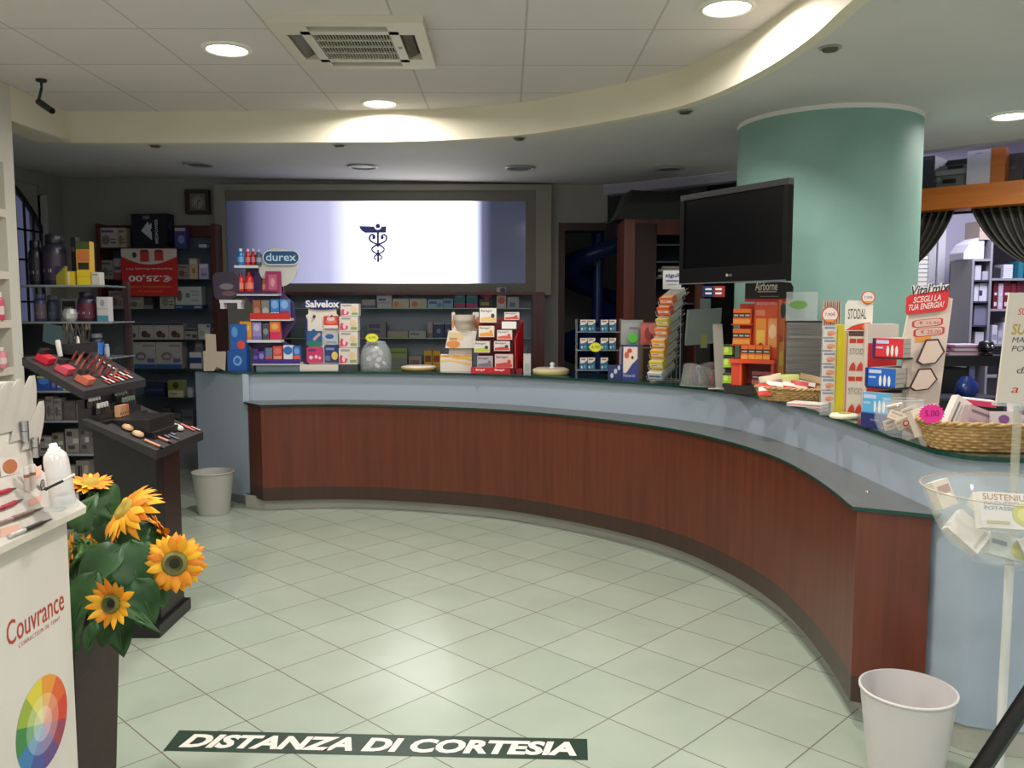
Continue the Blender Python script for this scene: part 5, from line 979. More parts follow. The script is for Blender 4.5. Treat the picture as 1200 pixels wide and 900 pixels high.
def vbox(u0, v0, v1, label, y, w_=.034, c_=(232, 110, 36), band=(30, 26, 28), c2=(240, 160, 60), name='vitamin_tube_box'):
    h = Z(v0) - Z(v1); m = MB(); m.box(-w_ / 2, w_ / 2, 0, .034, 0, h, c_); m.art([('r', 0, .42, 1, .72, band), ('r', .1, .5, .9, .62, (190, 170, 150)), ('r', 0, 0, 1, .3, c2)], w_, h, None); o = m.build(name); tag(o, label, 'box'); return onobj(o, X(u0), y, Z(v1) + .0005)
for k, lb in enumerate(('outermost', 'middle', 'innermost')):
    vbox(861 + 6.7 * k, 362, 380, 'orange tube box with black band, %s on the upper side rack' % lb, .0 + .0 * k, .030); vbox(861 + 6.7 * k, 386, 404, 'orange tube box with black band, %s on the lower side rack' % lb, .0, .030)
for k, lb in enumerate(('first', 'second', 'third', 'fourth')): vbox(873 + 8.4 * k, 405, 421.3, 'short amber vitamin box, %s along the orange display shelf' % lb, -.02, .036)
for k, lb in enumerate(('first', 'second', 'third')): vbox(883 + 7.8 * k, 436, 451.8, 'dim pink vitamin box, %s in the lower compartment' % lb, .04, .036, (150, 70, 80), (40, 30, 34), (200, 120, 110))
for k, (v0, v1, cn) in enumerate(((405, 417, 'highest'), (419, 432, 'middle'), (439, 451, 'lowest'))):
    m = MB(); w_ = .048; h = Z(v0) - Z(v1); m.box(-w_ / 2, w_ / 2, 0, .04, 0, h, (150, 186, 50)); m.art([('e', .1, .2, .6, .8, (190, 214, 90)), ('r', .0, .8, 1, 1, (40, 44, 34))], w_, h, None); o = tag(m.build('vitamin_tube_box'), 'lime green vitamin box, %s of the green column beside the orange display' % cn, 'box'); onobj(o, X(852), .0, Z(v1) + .0005)
m = MB()
for v in (417.5, 433, 451.5): m.box(X(846.5), X(857.5), -.004, .045, Z(v) - .004 if v < 450 else Z(v) - .02, Z(v) - .0002, mat((40, 30, 28), .5))
m.box(X(846.5), X(857.5), .042, .05, 0, Z(405), mat((40, 30, 28), .5)); m.box(X(846.5), X(857.5), -.004, .045, 0, .004, mat((30, 22, 22), .5)); m.build('green_box_rack', t)
# white leaflet leaning at the tower
s3 = Spot(838, 852, 380, .13); m = MB(); m.add([(-.03, 0, 0), (.03, 0, 0), (.01, .04, s3.h), (-.045, .04, s3.h), (-.03, .003, 0), (.03, .003, 0), (.01, .043, s3.h), (-.045, .043, s3.h)], [(0, 1, 2, 3), (7, 6, 5, 4), (0, 4, 5, 1), (1, 5, 6, 2), (2, 6, 7, 3), (3, 7, 4, 0)], mat((200, 194, 186), .6)); put(tag(m.build('leaflet'), 'white leaflet leaning against the orange vitamin display', 'leaflet'), s3)
# flat leaflets with orange tip in front
s3 = Spot(833, 856, 449, .03); m = MB(); m.prism([(-.07, 0), (.06, -.02), (.07, .04), (-.04, .05)], 0, .006, mat((226, 214, 204), .5)); m.prism([(-.07, 0), (-.03, -.006), (-.01, .05), (-.05, .05)], .006, .0065, mat((220, 80, 40), .5)); m.prism([(.0, -.01), (.06, -.02), (.07, .04), (.01, .045)], .006, .0065, mat((180, 200, 70), .5)); put(tag(m.build('leaflet'), 'flat leaflet with orange and green corners on the glass by the toy bag', 'leaflet'), s3)

# wicker baskets
M_WK = noisy('wicker', (196, 160, 104), (160, 122, 72), 60, .7, .6)
def basket(name, label, cx, cy, rx, ry, h, rz=0.0, rows=9, flare=.82):
    t = thing(name, label, 'basket', (cx, cy, ZC), rz); m = MB(); n = 96; vs_ = []
    sq = lambda a, r1, r2: (r1 * math.copysign(abs(math.cos(a)) ** .75, math.cos(a)), r2 * math.copysign(abs(math.sin(a)) ** .75, math.sin(a)))
    L_ = rows * 4
    for j in range(L_ + 1):
        v = j / L_; f = flare + (1 - flare) * v ** .8; row = int(j / 4)
        for i in range(n): a = 2 * math.pi * i / n; w1 = .0035 * math.sin(i * math.pi / 2 + math.pi * (row % 2)) + .003 * abs(math.sin(j * math.pi / 4)); x, y = sq(a, rx * f + w1, ry * f + w1); vs_.append((x, y, h * v))
    m.add(vs_, [(j * n + i, j * n + (i + 1) % n, (j + 1) * n + (i + 1) % n, (j + 1) * n + i) for j in range(L_) for i in range(n)], M_WK, None, True)
    vi = []; 
    for j in range(2):
        for i in range(n): a = 2 * math.pi * i / n; f = flare if j == 0 else 1; x, y = sq(a, rx * f - .008, ry * f - .008); vi.append((x, y, .004 if j == 0 else h))
    m.add(vi, [(n + i, n + (i + 1) % n, (i + 1) % n, i) for i in range(n)], M_WK, None, True); m.add(vi[:n], [list(range(n))], M_WK); m.add([(v[0], v[1], 0) for v in vi[:n]], [list(range(n))[::-1]], M_WK); m.build('body', t)
    m = MB(); K = 120
    for q in (0, 1): m.tube([(lambda a, p: (p[0], p[1], h + .004 * math.sin(a * 18 + q * math.pi)))(2 * math.pi * i / K, sq(2 * math.pi * i / K, rx + .004 * math.cos(2 * math.pi * i / K * 18 + q * math.pi), ry + .004 * math.cos(2 * math.pi * i / K * 18 + q * math.pi))) for i in range(K + 1)], .0052, M_WK, 6)
    m.build('braided_rim', t); return t
s = Spot(887, 965, 452, .13); hb = s.h
basket('wicker_basket', 'small oval wicker basket of wrapped sweets before the steel box', s.x, s.y, s.w / 2, .10, .065, R(-35), 6)
r1 = random.Random(5)
for k, (uu, dv, c1, c2, rzk, rxk, lb) in enumerate(((897, 4, (206, 60, 50), (230, 220, 210), 20, 30, 'red and white striped sweet bag at the near edge of the small basket'), (905, 0, (222, 214, 204), (40, 34, 34), -30, 50, 'white sweet bag with black print in the small wicker basket'), (915, 3, (60, 50, 48), (220, 214, 204), 10, 55, 'dark sweet bag with white print in the small wicker basket'), (924, 2, (226, 216, 206), (190, 50, 46), 60, 40, 'white sweet bag with a red edge in the small wicker basket'), (934, -1, (196, 60, 52), (226, 216, 206), -20, 55, 'mostly red sweet bag in the small wicker basket'), (944, 0, (220, 212, 200), (60, 50, 46), 35, 50, 'pale sweet bag with dark lettering at the far side of the small basket'), (908, -10, (206, 188, 160), (160, 130, 100), 15, 62, 'large beige snack bag standing at the back of the small basket'), (926, -11, (190, 196, 110), (226, 220, 190), -10, 66, 'green and cream snack bag behind the beige one in the basket'), (950, -6, (190, 160, 116), (120, 96, 70), -35, 62, 'brown paper snack bag with a dark slot at the basket edge'))):
    m = MB(); w_, h = (.085, .07) if k < 6 else (.11, .095); n = 6; vs_ = []
    for j in range(n + 1):
        for i in range(n + 1): u, v = i / n, j / n; q = .012 * (math.sin(math.pi * u) * math.sin(math.pi * v)) ** .5 if 0 < u < 1 and 0 < v < 1 else 0; vs_.append((w_ * (u - .5), -q + .003 * math.sin(7 * u + 5 * v + k), h * v))
    N = n + 1; F = [(j * N + i, j * N + i + 1, (j + 1) * N + i + 1, (j + 1) * N + i) for j in range(n) for i in range(n)]
    m.add(vs_, F[:12] + F[24:], c1, None, True); m.add(vs_, F[12:24], c2, None, True); m.add([(x, -y + .001, z) for x, y, z in vs_], [f[::-1] for f in F], c1, None, True)
    xk = px(uu, 440, y=s.y).x; tag(m.build('sweet_bag' if k < 6 else 'snack_bag', loc=(xk, s.y - .035 + .018 * (k % 3) + (.05 if k > 5 else 0), ZC + .028 - dv * .0006), rot=(R(rxk - 66), R(r1.uniform(-14, 14)), R(rzk * .4 - 20))), lb, 'bag')

# 20 steel box behind, leaflet holders of clear acrylic
s = Spot(921, 967, 378, .42); X, Z = s.X, s.Z; t = thing('steel_cabinet', 'low brushed steel box behind the small wicker basket against the green column', 'cabinet', (s.x + .01, s.y - .02, ZC), R(-12))
m = MB(); m.box(X(918), X(968), 0, .10, 0, s.h, M_STEEL); m.build('body', t); m = MB(); m.box(X(918) - .002, X(968) + .002, -.003, .102, s.h, s.h + .008, M_BLACK); m.build('top_edge', t); m = MB(); m.box(X(922), X(964), -.002, 0, s.h * .80, s.h * .82, mat((160, 158, 154), .3, .8)); m.build('door_seam', t)
a = s.h + .009
t = thing('sign_holder', 'clear acrylic sign frame with a green leaf print on the steel box', 'frame', (s.x - .02, s.y + .02, ZC + a), R(-10)); m = MB(); hh = Z(344) - Z(378); m.box(-.08, .075, .0, .003, 0, hh, M_CLEAR2); m.box(-.08, .075, -.03, .03, 0, .003, M_CLEAR2); m.build('pane', t); m = MB(); m.ell(-.02, hh * .55, .045, .022, mat((120, 170, 80), .5), None, -.001, 18); m.build('leaf_print', t)

# flat white and red leaflet stack
s = Spot(932, 962, 465, .08); t = 0
m = MB(); m.box(-.08, .08, -.05, .06, 0, .016, mat((224, 214, 206), .5)); m.box(-.0805, .0805, -.0505, .0605, .006, .010, mat((200, 70, 56), .5)); m.box(-.07, .07, -.04, .05, .016, .0165, mat((200, 196, 190), .5)); put(tag(m.build('leaflet_block'), 'flat white block of leaflets with a red stripe beside the small basket', 'leaflets'), s, R(-40))

# 19 white and yellow homeopathic display tower
s = Spot(963, 1019, 352, .13); X, Z = s.X, s.Z; rz = R(-12)
t = thing('remedy_tower', 'tall white and yellow remedy display tower with two round price tags', 'display', s.loc, rz); MT = Matrix.Translation(s.loc) @ Matrix.Rotation(rz, 4, 'Z')
WT = (222, 214, 200); m = MB(); m.box(X(990), X(1018), .0, .12, 0.0, Z(387), mat(WT, .5)); wq, hq = X(1018) - X(990), Z(387)
art = [('r', .02, .0, .08, .97, (200, 110, 70)), ('r', .1, .93, 1, 1, (90, 66, 60))]
for z_ in (.90, .46):
    for k in range(3): art.append(('r', .14 + .29 * k, z_ - .05, .40 + .29 * k, z_, (206, 56, 40)))
for z_ in (.53, .04):
    for k in range(3): art.append(('p', 0, 0, 0, 0, (206, 70, 46), [(.14 + .29 * k, z_), (.40 + .29 * k, z_), (.40 + .29 * k, z_ + .06), (.32 + .29 * k, z_ + .105), (.2 + .29 * k, z_ + .06)]))
for z_ in (.72, .26): art.append(('t', .15, z_, .95, z_ + .07, (150, 146, 138), 'STODAL'))
m.art(art, wq, hq, None, X(990)); m.build('white_column', t)
m = MB(); m.box(X(981), X(990) - .001, .01, .12, 0.0, Z(381), mat((212, 196, 30), .5)); m.build('yellow_panel', t)
m = MB(); pf([(X(988), Z(388)), (X(1018), Z(388)), (X(1018), Z(353)), (X(991), Z(352)), (X(988), Z(357))], -.006, 0.0, mat((226, 220, 208), .5), m)
m.text('STODAL', X(991), X(1011), Z(374), Z(362), mat((50, 50, 56), .5), None, -.0068); m.quad([(X(989), -.0068, Z(387)), (X(1016), -.0068, Z(387)), (X(1016), -.0068, Z(378)), (X(1006), -.0068, Z(379)), (X(996), -.0068, Z(382))], (206, 60, 36)); m.box(X(1007), X(1014), -.0072, -.0066, Z(385), Z(381), mat((226, 150, 60), .5)); m.build('header', t)
m = MB(); 
for k in range(9): m.box(X(968) + k * .0085, X(968) + k * .0085 + .005, .10, .12, Z(386), Z(352), mat((176, 160, 150), .5))
m.box(X(968), X(988), .12, .124, Z(386), Z(352), mat((150, 136, 128), .5)); m.build('comb_panel', t)
m = MB(); m.box(X(964), X(980), .0, .03, 0, Z(381), M_CLEAR); m.build('clear_column', t)
for k in range(6):
    v0 = 382 + 15.4 * k; m = MB(); w_ = X(979) - X(965.5); h = Z(v0) - Z(v0 + 13.2); m.box(-w_ / 2, w_ / 2, .0, .022, 0, h, mat((214, 206, 196), .5)); m.art([('r', .05, .72, .95, .9, (110, 120, 160)), ('e', .25, .12, .98, .55, (226, 130, 50)), ('e', .3, .1, .7, .3, (200, 80, 40))], w_, h, None)
    o = tag(m.build('remedy_pack'), 'white pack with an orange oval, number %s from the top of the clear column' % ('one', 'two', 'three', 'four', 'five', 'six')[k], 'pack'); onobj(o, X(972.2), .004, Z(v0 + 13.2), MT, rz)
for (u, v, ru, nm) in ((971, 369, 9.5, 0), (1012, 349, 7.5, 0)):
    m = MB(); r_ = X(u + ru) - X(u); Tm = T3(X(u), -.012, Z(v), rx=R(90)); m.lathe([(r_, -.002), (r_, .002)], mat((206, 70, 40), .5), Tm, 28); m.ell(X(u), Z(v), r_ * .86, r_ * .86, mat((228, 216, 206), .5), None, -.0146, 28); m.quad([(X(u) - r_ * .7, -.0150, Z(v) - r_ * .55), (X(u) + r_ * .7, -.0150, Z(v) - r_ * .55), (X(u) + r_ * .35, -.0150, Z(v) - r_ * .85), (X(u) - r_ * .35, -.0150, Z(v) - r_ * .85)], (226, 150, 50)); m.text('7,90€', X(u) - r_ * .62, X(u) + r_ * .62, Z(v) - r_ * .2, Z(v) + r_ * .25, mat((150, 50, 50), .5), None, -.0152); m.build('price_tag', t)
# white box with red lid behind, pale box
cbox(1016, 1050, 380, .40, 'white box with a broad red front behind the remedy tower', (206, 190, 180), [('r', .03, .06, .97, .8, (190, 40, 44))], .09, rz=R(-10))
cbox(1019, 1031, 367, .55, 'pale peach box standing tall behind the remedy tower', (206, 172, 150), [('r', .1, .3, .9, .6, (190, 150, 130))], .05) if False else None
# white oval card in front of the tower
s = Spot(978, 1003, 480, .05); m = MB(); m.lathe([(.055, 0), (.06, .008), (.05, .018), (.002, .022)], mat((226, 220, 190), .5), None, 28); m.lathe([(.026, .0222), (.002, .0226)], mat((190, 170, 90), .5), None, 18, False); put(tag(m.build('round_box'), 'low round white box with a gold centre before the remedy tower', 'box'), s)

# 21 three stepped rows of suppository boxes
s = Spot(1010, 1060, 380, .12); X, Z = s.X, s.Z; rz = R(-56)
t = thing('stepped_stand', 'dark blue stepped counter stand carrying three long rows of boxes', 'display', s.loc)
NV = mat((34, 38, 104), .45)
m = MB(); m.box(-.055, .055, 0, .19, 0, Z(484), NV, Matrix.Translation((X(1022), -.03, 0)) @ Matrix.Rotation(rz, 4, 'Z')); m.text('Glicerolo', -.015, .02, .03, .037, mat((190, 190, 215), .5), Matrix.Translation((X(1022), -.03, 0)) @ Matrix.Rotation(rz, 4, 'Z'), -.0006); m.build('base', t)
ROW = [(1024, 460, 484, .0, (90, 170, 214), (60, 140, 200), 'pale blue fronted glycerine suppository box row, lowest step'), (1031, 431.5, 453.5, .015, (24, 96, 184), (20, 80, 170), 'bright blue fronted glycerine suppository box row, middle step'), (1040.5, 397, 419, .03, (214, 40, 56), (200, 30, 46), 'red fronted glycerine suppository box row, top step')]
for k, (u, v0, v1, dy, c_, c2, lb) in enumerate(ROW):
    TT = Matrix.Translation((X(u), -.03 + dy, 0)) @ Matrix.Rotation(rz, 4, 'Z'); w_ = .115; h = Z(v0) - Z(v1)
    for j in range(3):
        m = MB(); m.box(-w_ / 2, w_ / 2, 0, .068, 0, h, mat((170, 164, 152), .6))
        if j == 0:
            m.box(-w_ / 2 - .0004, w_ / 2 + .0004, -.0006, .001, -.0002, h + .0004, c_); m.art([('r', .04, .72, .5, .9, (190, 200, 230)), ('r', .04, .45, .3, .55, (180, 190, 225)), ('e', .42, .05, .52, .62, (226, 222, 220)), ('e', .58, .05, .68, .66, (226, 222, 220)), ('e', .74, .05, .84, .62, (226, 222, 220)), ('r', .0, 0, 1, .06, c2)], w_, h, None, y=-.0012)
        else:
            pass
        for q in range(3): m.quad([(w_ / 2 + .0006, .004, h * (.2 + .25 * q)), (w_ / 2 + .0006, .06, h * (.2 + .25 * q)), (w_ / 2 + .0006, .06, h * (.25 + .25 * q)), (w_ / 2 + .0006, .004, h * (.25 + .25 * q))], (140, 136, 128))
        o = m.build('suppository_box'); o.location = Matrix.Translation(s.loc) @ TT @ Vector((0, .0685 * j, Z(v1) + .0006)); o.rotation_euler = (0, 0, rz); tag(o, lb.replace(' row,', ', %s in the row of the' % ('frontmost', 'middle one', 'rearmost')[j]), 'box')
    if k: m = MB(); m.box(-w_ / 2 - .006, w_ / 2 + .006, -.004, .21, Z(v1) - .006, Z(v1), M_BLACKM, TT); m.box(-w_ / 2 - .01, -w_ / 2 - .001, -.004, .21, Z(v1), Z(v0) , NV, TT); m.build('tier', t)
m = MB(); m.box(-.05, .05, .215, .225, 0, Z(400), M_BLACKM, Matrix.Translation((X(1035), -.02, 0)) @ Matrix.Rotation(rz, 4, 'Z')); m.build('back_panel', t)
# pentagon cards beside
def penta(u, v, hh, nm, dy):
    m = MB(); pts = [(X(u - 8), Z(v - hh)), (X(u + 6), Z(v - hh - 1)), (X(u + 14), Z(v)), (X(u + 4), Z(v + hh)), (X(u - 12), Z(v + hh + 2)), (X(u - 18), Z(v + hh - 2))]; pf(pts, dy, dy + .005, mat((70, 36, 36), .5), m); cx_, cz_ = sum(p[0] for p in pts) / 6, sum(p[1] for p in pts) / 6; m.add([(cx_ + (x - cx_) * .86, dy - .001, cz_ + (z - cz_) * .88) for x, z in pts], [list(range(6))], mat((214, 190, 174), .6)); return m
# 22 big energy sign
s = Spot(1060, 1108, 330, .44); X, Z = s.X, s.Z; rz = R(-4)
t = thing('energy_sign', 'tall white counter sign with black script, red plate and red outlined prices', 'sign', s.loc, rz)
m = MB(); pf([(X(1062), 0), (X(1100), 0), (X(1113), Z(350)), (X(1104), Z(347)), (X(1066), Z(352)), (X(1058), Z(400))], .01, .02, mat((214, 194, 180), .6), m)
m.quad([(X(1072), .0094, Z(402)), (X(1090), .0094, Z(400)), (X(1090), .0094, Z(393)), (X(1072), .0094, Z(395))], (224, 150, 60))
for (u0, u1, v0, v1) in ((1068, 1103, 374, 383), (1070, 1105, 384, 394)):
    P_ = lambda f: [(X((u0 + u1) / 2) + (X(u1) - X(u0)) / 2 * f * max(-1, min(1, 1.15 * math.cos(a))), .0 , Z((v0 + v1) / 2) + (Z(v0) - Z(v1)) / 2 * f * max(-1, min(1, 1.3 * math.sin(a))) + .12 * (X(u1) - X(u0)) / 2 * math.cos(a) * f) for a in [2 * math.pi * i / 24 for i in range(24)]]
    m.add([(x, .0090, z) for x, y, z in P_(1)], [list(range(24))], mat((190, 50, 46), .5)); m.add([(x, .0084, z) for x, y, z in P_(.86)], [list(range(24))], mat((214, 176, 160), .5)); m.text('€ 15,90' if v0 < 380 else '€ 25,00', X(u0 + 8), X(u1 - 4), Z(v1 - 2), Z(v0 + 2.6), mat((190, 60, 56), .5), None, .0080)
m.build('board', t)
m = MB(); rp_ = [(X(1060), Z(349)), (X(1063), Z(346)), (X(1106), Z(339)), (X(1107.5), Z(342)), (X(1106), Z(360)), (X(1103), Z(364)), (X(1062), Z(369)), (X(1059.5), Z(366))]; pf(rp_, .0, .008, mat((206, 44, 44), .45), m)
sk = Matrix(((1, 0, 0, 0), (0, 1, 0, 0), (.115, 0, 1, 0), (0, 0, 0, 1))); xo = X(1063)
def stext(mb, tx, u0, u1, vb, vt, col, y, bold=.0, shear=.25):
    a = X(u0); mb.text(tx, 0, X(u1) - a, 0, Z(vt) - Z(vb), col, Matrix.Translation((a, 0, Z(vb))) @ sk, y, bold, shear)
stext(m, 'SCEGLI LA', 1067, 1098, 355.5, 348.5, mat((235, 225, 222), .5), -.0008, .01); stext(m, 'TUA ENERGIA!', 1062, 1102, 364.5, 357.5, mat((235, 225, 222), .5), -.0008, .01); m.build('red_plate', t)
m = MB(); stext(m, "Vital'mix", 1064.4, 1107.6, 347.6, 334.4, mat((232, 226, 222), .5), .0012, .11); stext(m, "Vital'mix", 1065, 1107, 347, 335, mat((30, 28, 34), .5), .0, .012); m.build('script_header', t)
for (u, v, hh, dy, nm) in ((1090, 412, 14, -.012, 0), (1082, 444, 12, -.022, 0)): penta(u, v, hh, nm, dy).build('outlined_card', t)
m = MB(); m.box(X(1058), X(1100), .02, .10, 0, .01, mat((190, 180, 170), .6)); m.build('foot', t)

# 23 clear dome and bag of sachets
s = Spot(1036, 1096, 452, .10); r = .095; t = thing('clear_bowl', 'round clear plastic bowl of cream sachets beside the big wicker basket', 'bowl', (s.x - .02, s.y, ZC))
m = MB(); m.lathe([(.045, 0), (r * .85, .02), (r, .06), (r * .93, .10), (r * .7, .13)], M_CLEAR, n=32, cap=False); m.lathe([(.045, 0), (.001, .001)], M_CLEAR, n=32, cap=False); m.build('shell', t)
m = MB(); m.lathe([(r * .7, .13), (r * .74, .135), (r * .68, .137)], M_CLEAR2, n=32, cap=False); m.build('rim', t); m = MB(); m.ell(-.03, .06, .016, .016, mat((206, 180, 170), .5), None, -.092, 20); m.ell(-.03, .06, .011, .011, mat((190, 50, 46), .5), None, -.0926, 20); m.ell(-.03, .06, .007, .007, mat((220, 200, 190), .5), None, -.0932, 20); m.build('round_sticker', t)
for k in range(7):
    m = MB(); m.box(-.028, .028, 0, .008, 0, .036, mat((206, 190, 170) if k % 2 else (196, 176, 150), .5)); m.art([('r', .1, .6, .8, .8, (150, 120, 100)), ('r', .1, .2, .5, .4, (190, 150, 120))], .056, .036, None)
    a = k * 2.4; tag(m.build('sachet', loc=(s.x - .02 + .03 * math.cos(a), s.y + .03 * math.sin(a), ZC + .012 + .012 * k), rot=(R(r1.uniform(-50, 50)), R(r1.uniform(-30, 30)), r1.uniform(-.8, .8))), 'cream paper sachet in the round clear bowl', 'sachet', 'sachets in the round clear bowl')

# 24 big wicker basket at the right end
bx, by = 1.50, 2.80
basket('wicker_basket', 'large oval wicker basket heaped with white and purple boxes, pink price star', bx + .085, by - .02, .215, .115, .092, R(-5), 9)
def bb(x, y, z, w_, d, h, c_, art, rot, label, name='medicine_box', cat='box'):
    m = MB(); m.box(-w_ / 2, w_ / 2, 0, d, 0, h, c_); m.art(art, w_, h, None); return tag(m.build(name, loc=(bx + x, by + y, ZC + z), rot=tuple(R(q) for q in rot)), label, cat)
LB = (206, 200, 202); PUL = (150, 110, 150)
bb(-.035, -.02, .055, .062, .03, .125, (214, 204, 196), [('r', .2, .08, .32, .85, (110, 110, 116)), ('r', .45, .12, .5, .8, (150, 146, 150))], (-12, 32, 8), 'leaning cream box with vertical lettering in the large wicker basket')
bb(.045, -.03, .05, .10, .03, .085, (176, 156, 160), [('r', .1, .75, .8, .85, (120, 90, 110)), ('r', .1, .1, .7, .5, (160, 134, 150))], (-10, 20, 0), 'greyish lilac box slanting beside the cream leaning box')
bb(.075, .03, .135, .12, .05, .022, (226, 220, 214), [('r', 0, 0, 1, .8, (200, 50, 90))], (0, 6, -6), 'flat white and pink box lying on top of the basket heap')
bb(.125, -.045, .05, .075, .03, .075, LB, [('e', .28, .45, .74, .85, (126, 80, 140)), ('r', .1, .1, .7, .2, (170, 166, 190))], (-8, 0, -4), 'white box with purple dot, lower one at the basket front')
bb(.195, -.035, .05, .072, .03, .105, LB, [('e', .3, .6, .75, .88, (126, 76, 140)), ('r', .1, .1, .8, .45, (180, 176, 200))], (-6, 0, 2), 'taller white box with purple dot beside the lower dotted one')
bb(.245, -.03, .05, .03, .03, .09, (110, 40, 90), [('r', .1, .1, .9, .4, (190, 170, 200))], (-6, 4, 0), 'plum coloured slim box in the large wicker basket')
bb(.275, -.03, .05, .04, .03, .10, (206, 200, 206), [('r', .1, .5, .9, .8, (200, 60, 90))], (-6, -4, 0), 'white and rose box at the outermost end of the large basket')
bb(-.07, .03, .045, .10, .03, .09, (212, 196, 180), [('r', .1, .6, .8, .8, (190, 160, 140))], (-16, -14, 12), 'peach cardboard box at the back of the large basket near the bowl')
q = px(1092, 485, y=by - .16); m = MB(); m.ell(0, 0, .042, .032, mat((236, 44, 150), .5), None, 0, 40, .16); m.add([(.042 * (1 - .16 * (i % 2)) * math.cos(2 * math.pi * i / 40), .002, .032 * (1 - .16 * (i % 2)) * math.sin(2 * math.pi * i / 40)) for i in range(40)], [list(range(40))[::-1]], mat((236, 44, 150), .5)); m.text('5,00', -.022, .022, -.011, .011, mat((80, 30, 80), .5), None, -.0008); tag(m.build('price_star', loc=(q.x, q.y, q.z)), 'hot pink star shaped price tag on the rim of the large wicker basket', 'price tag')

# ================================================================== FLOOR DISPLAY WITH CLEAR BOWL AND SIGN
SX, SY = px(1188, 570, y=2.28).x, 2.28
t = thing('bowl_stand', 'clear acrylic floor stand with a wide bowl and an upright price card', 'stand', (SX, SY, 0))
zrim = px(1188, 573, y=SY - .0).z; rb = SX - px(1090, 560, y=SY).x
m = MB(); m.lathe([(.02, zrim - .215), (.10, zrim - .20), (.165, zrim - .15), (.205, zrim - .07), (rb, zrim - .005), (rb + .004, zrim)], mat((226, 230, 228), .05, alpha=.22), n=56, cap=False); m.lathe([(rb - .002, zrim - .002), (rb + .006, zrim - .001), (rb + .004, zrim + .004), (rb - .003, zrim + .003)], mat((190, 176, 160), .1, alpha=.6), n=56, cap=False); m.build('bowl', t)
m = MB(); m.lathe([(.012, .02), (.012, zrim - .21)], mat((226, 226, 222), .15, alpha=.75), n=16); m.build('pole', t)
m = MB(); m.lathe([(.011, zrim - .21), (.011, px(1190, 470, y=SY).z)], mat((190, 190, 170), .1, alpha=.35), n=16, cap=False); m.build('upper_pole', t)
m = MB(); m.lathe([(.15, .001), (.15, .012), (.14, .018), (.02, .02), (.016, .05)], M_CLEAR2, n=40); m.build('round_base', t)
E0 = px(1057, 1040, z=.012); E1 = px(1290, 690, y=1.92); te = thing('folding_easel', 'black folding easel whose slanting leg crosses before the acrylic stand', 'easel', (E1.x, E1.y, 0)); rel = lambda p: (p[0] - E1.x, p[1] - E1.y, p[2])
for e in (E0, Vector((E1.x + .42, E1.y - .02, .012)), Vector((E1.x + .05, E1.y + .30, .012))): m = MB(); a_ = Vector(rel(E1)); b_ = Vector(rel(e)); m.tube([tuple(a_), tuple(b_)], .024, M_BLACK, 4); m.build('leg', te)
m = MB(); m.box(-.04, .04, -.04, .04, E1.z - .03, E1.z + .03, M_BLACK); m.build('hinge', te)
yS = SY - .02; a0, b0 = px(1170, 410, y=yS).x, px(1170, 410, y=yS).x + .21; zz0, zz1 = px(1180, 472, y=yS).z, px(1180, 343, y=yS).z
Tc = Matrix.Translation((a0 - SX, -.02, zz0)); CW, CHh = .21, zz1 - zz0; m = MB(); skw = .035
m.add([(0, -.003, 0), (CW, -.003, 0), (CW, -.003, CHh), (.02, -.003, CHh), (0, .003, 0), (CW, .003, 0), (CW, .003, CHh), (.02, .003, CHh)], [(0, 1, 2, 3), (7, 6, 5, 4), (0, 4, 5, 1), (1, 5, 6, 2), (2, 6, 7, 3), (3, 7, 4, 0)], mat((206, 196, 182), .5), Tc)
for (tx, z0_, z1_, x0_, x1_, c_, bo) in (('SUPER PREZZO', .80, .86, .045, .19, (200, 60, 60), 0), ('SUSTENIUM', .62, .72, .03, .20, (180, 150, 60), .02), ('MAGNESIO', .55, .60, .033, .15, (50, 60, 90), 0), ('POTASSIO', .47, .52, .033, .15, (50, 60, 90), 0), ('da 9,90', .26, .33, .05, .16, (70, 60, 66), 0), ('a 6,90', .08, .165, .038, .16, (190, 50, 50), 0)):
    m.text(tx, x0_, x1_, z0_ * CHh, z1_ * CHh, mat(c_, .5), Tc, -.0036, bo, .2)
m.build('price_card', t)
m = MB(); m.box(a0 - SX, a0 - SX + .21, -.03, .0, zz0 - .008, zz0, M_CLEAR2); m.box(-.012, .012, -.03, .012, zz0 - .02, zz0, M_CLEAR2); m.build('card_holder', t)
def bwl(x, y, z, w_, d, h, c_, art, rot, label, name='medicine_box'):
    m = MB(); m.box(-w_ / 2, w_ / 2, 0, d, 0, h, c_); m.art(art, w_, h, None); return tag(m.build(name, loc=(SX + x, SY + y, zrim + z), rot=tuple(R(q) for q in rot)), label, 'box')
WB = (216, 212, 204)
bwl(-.055, -.10, -.085, .16, .035, .095, WB, [('t', .05, .78, .85, .95, (170, 120, 70), 'SUSTENIUM'), ('t', .06, .64, .62, .74, (90, 100, 120), 'MAGNESIO'), ('t', .06, .50, .6, .60, (90, 100, 120), 'POTASSIO'), ('e', .5, .1, .92, .72, (190, 190, 90)), ('e', .58, .2, .86, .6, (214, 206, 120)), ('r', .08, .12, .45, .2, (180, 170, 120)), ('e', .9, .03, .97, .12, (110, 60, 50))], (-22, 3, -3), 'white magnesium box with a yellow-green circle, frontmost in the clear bowl')
bwl(-.165, .01, -.05, .055, .03, .075, (214, 204, 190), [('r', .15, .5, .9, .8, (176, 150, 140))], (-20, -12, 20), 'small cream box leaning on the outer wall of the clear bowl')
bwl(-.10, -.05, -.14, .07, .03, .10, (222, 216, 208), [('r', .1, .1, .9, .2, (190, 186, 170))], (-30, -40, 24), 'tilted white box between the cream box and the magnesium box')
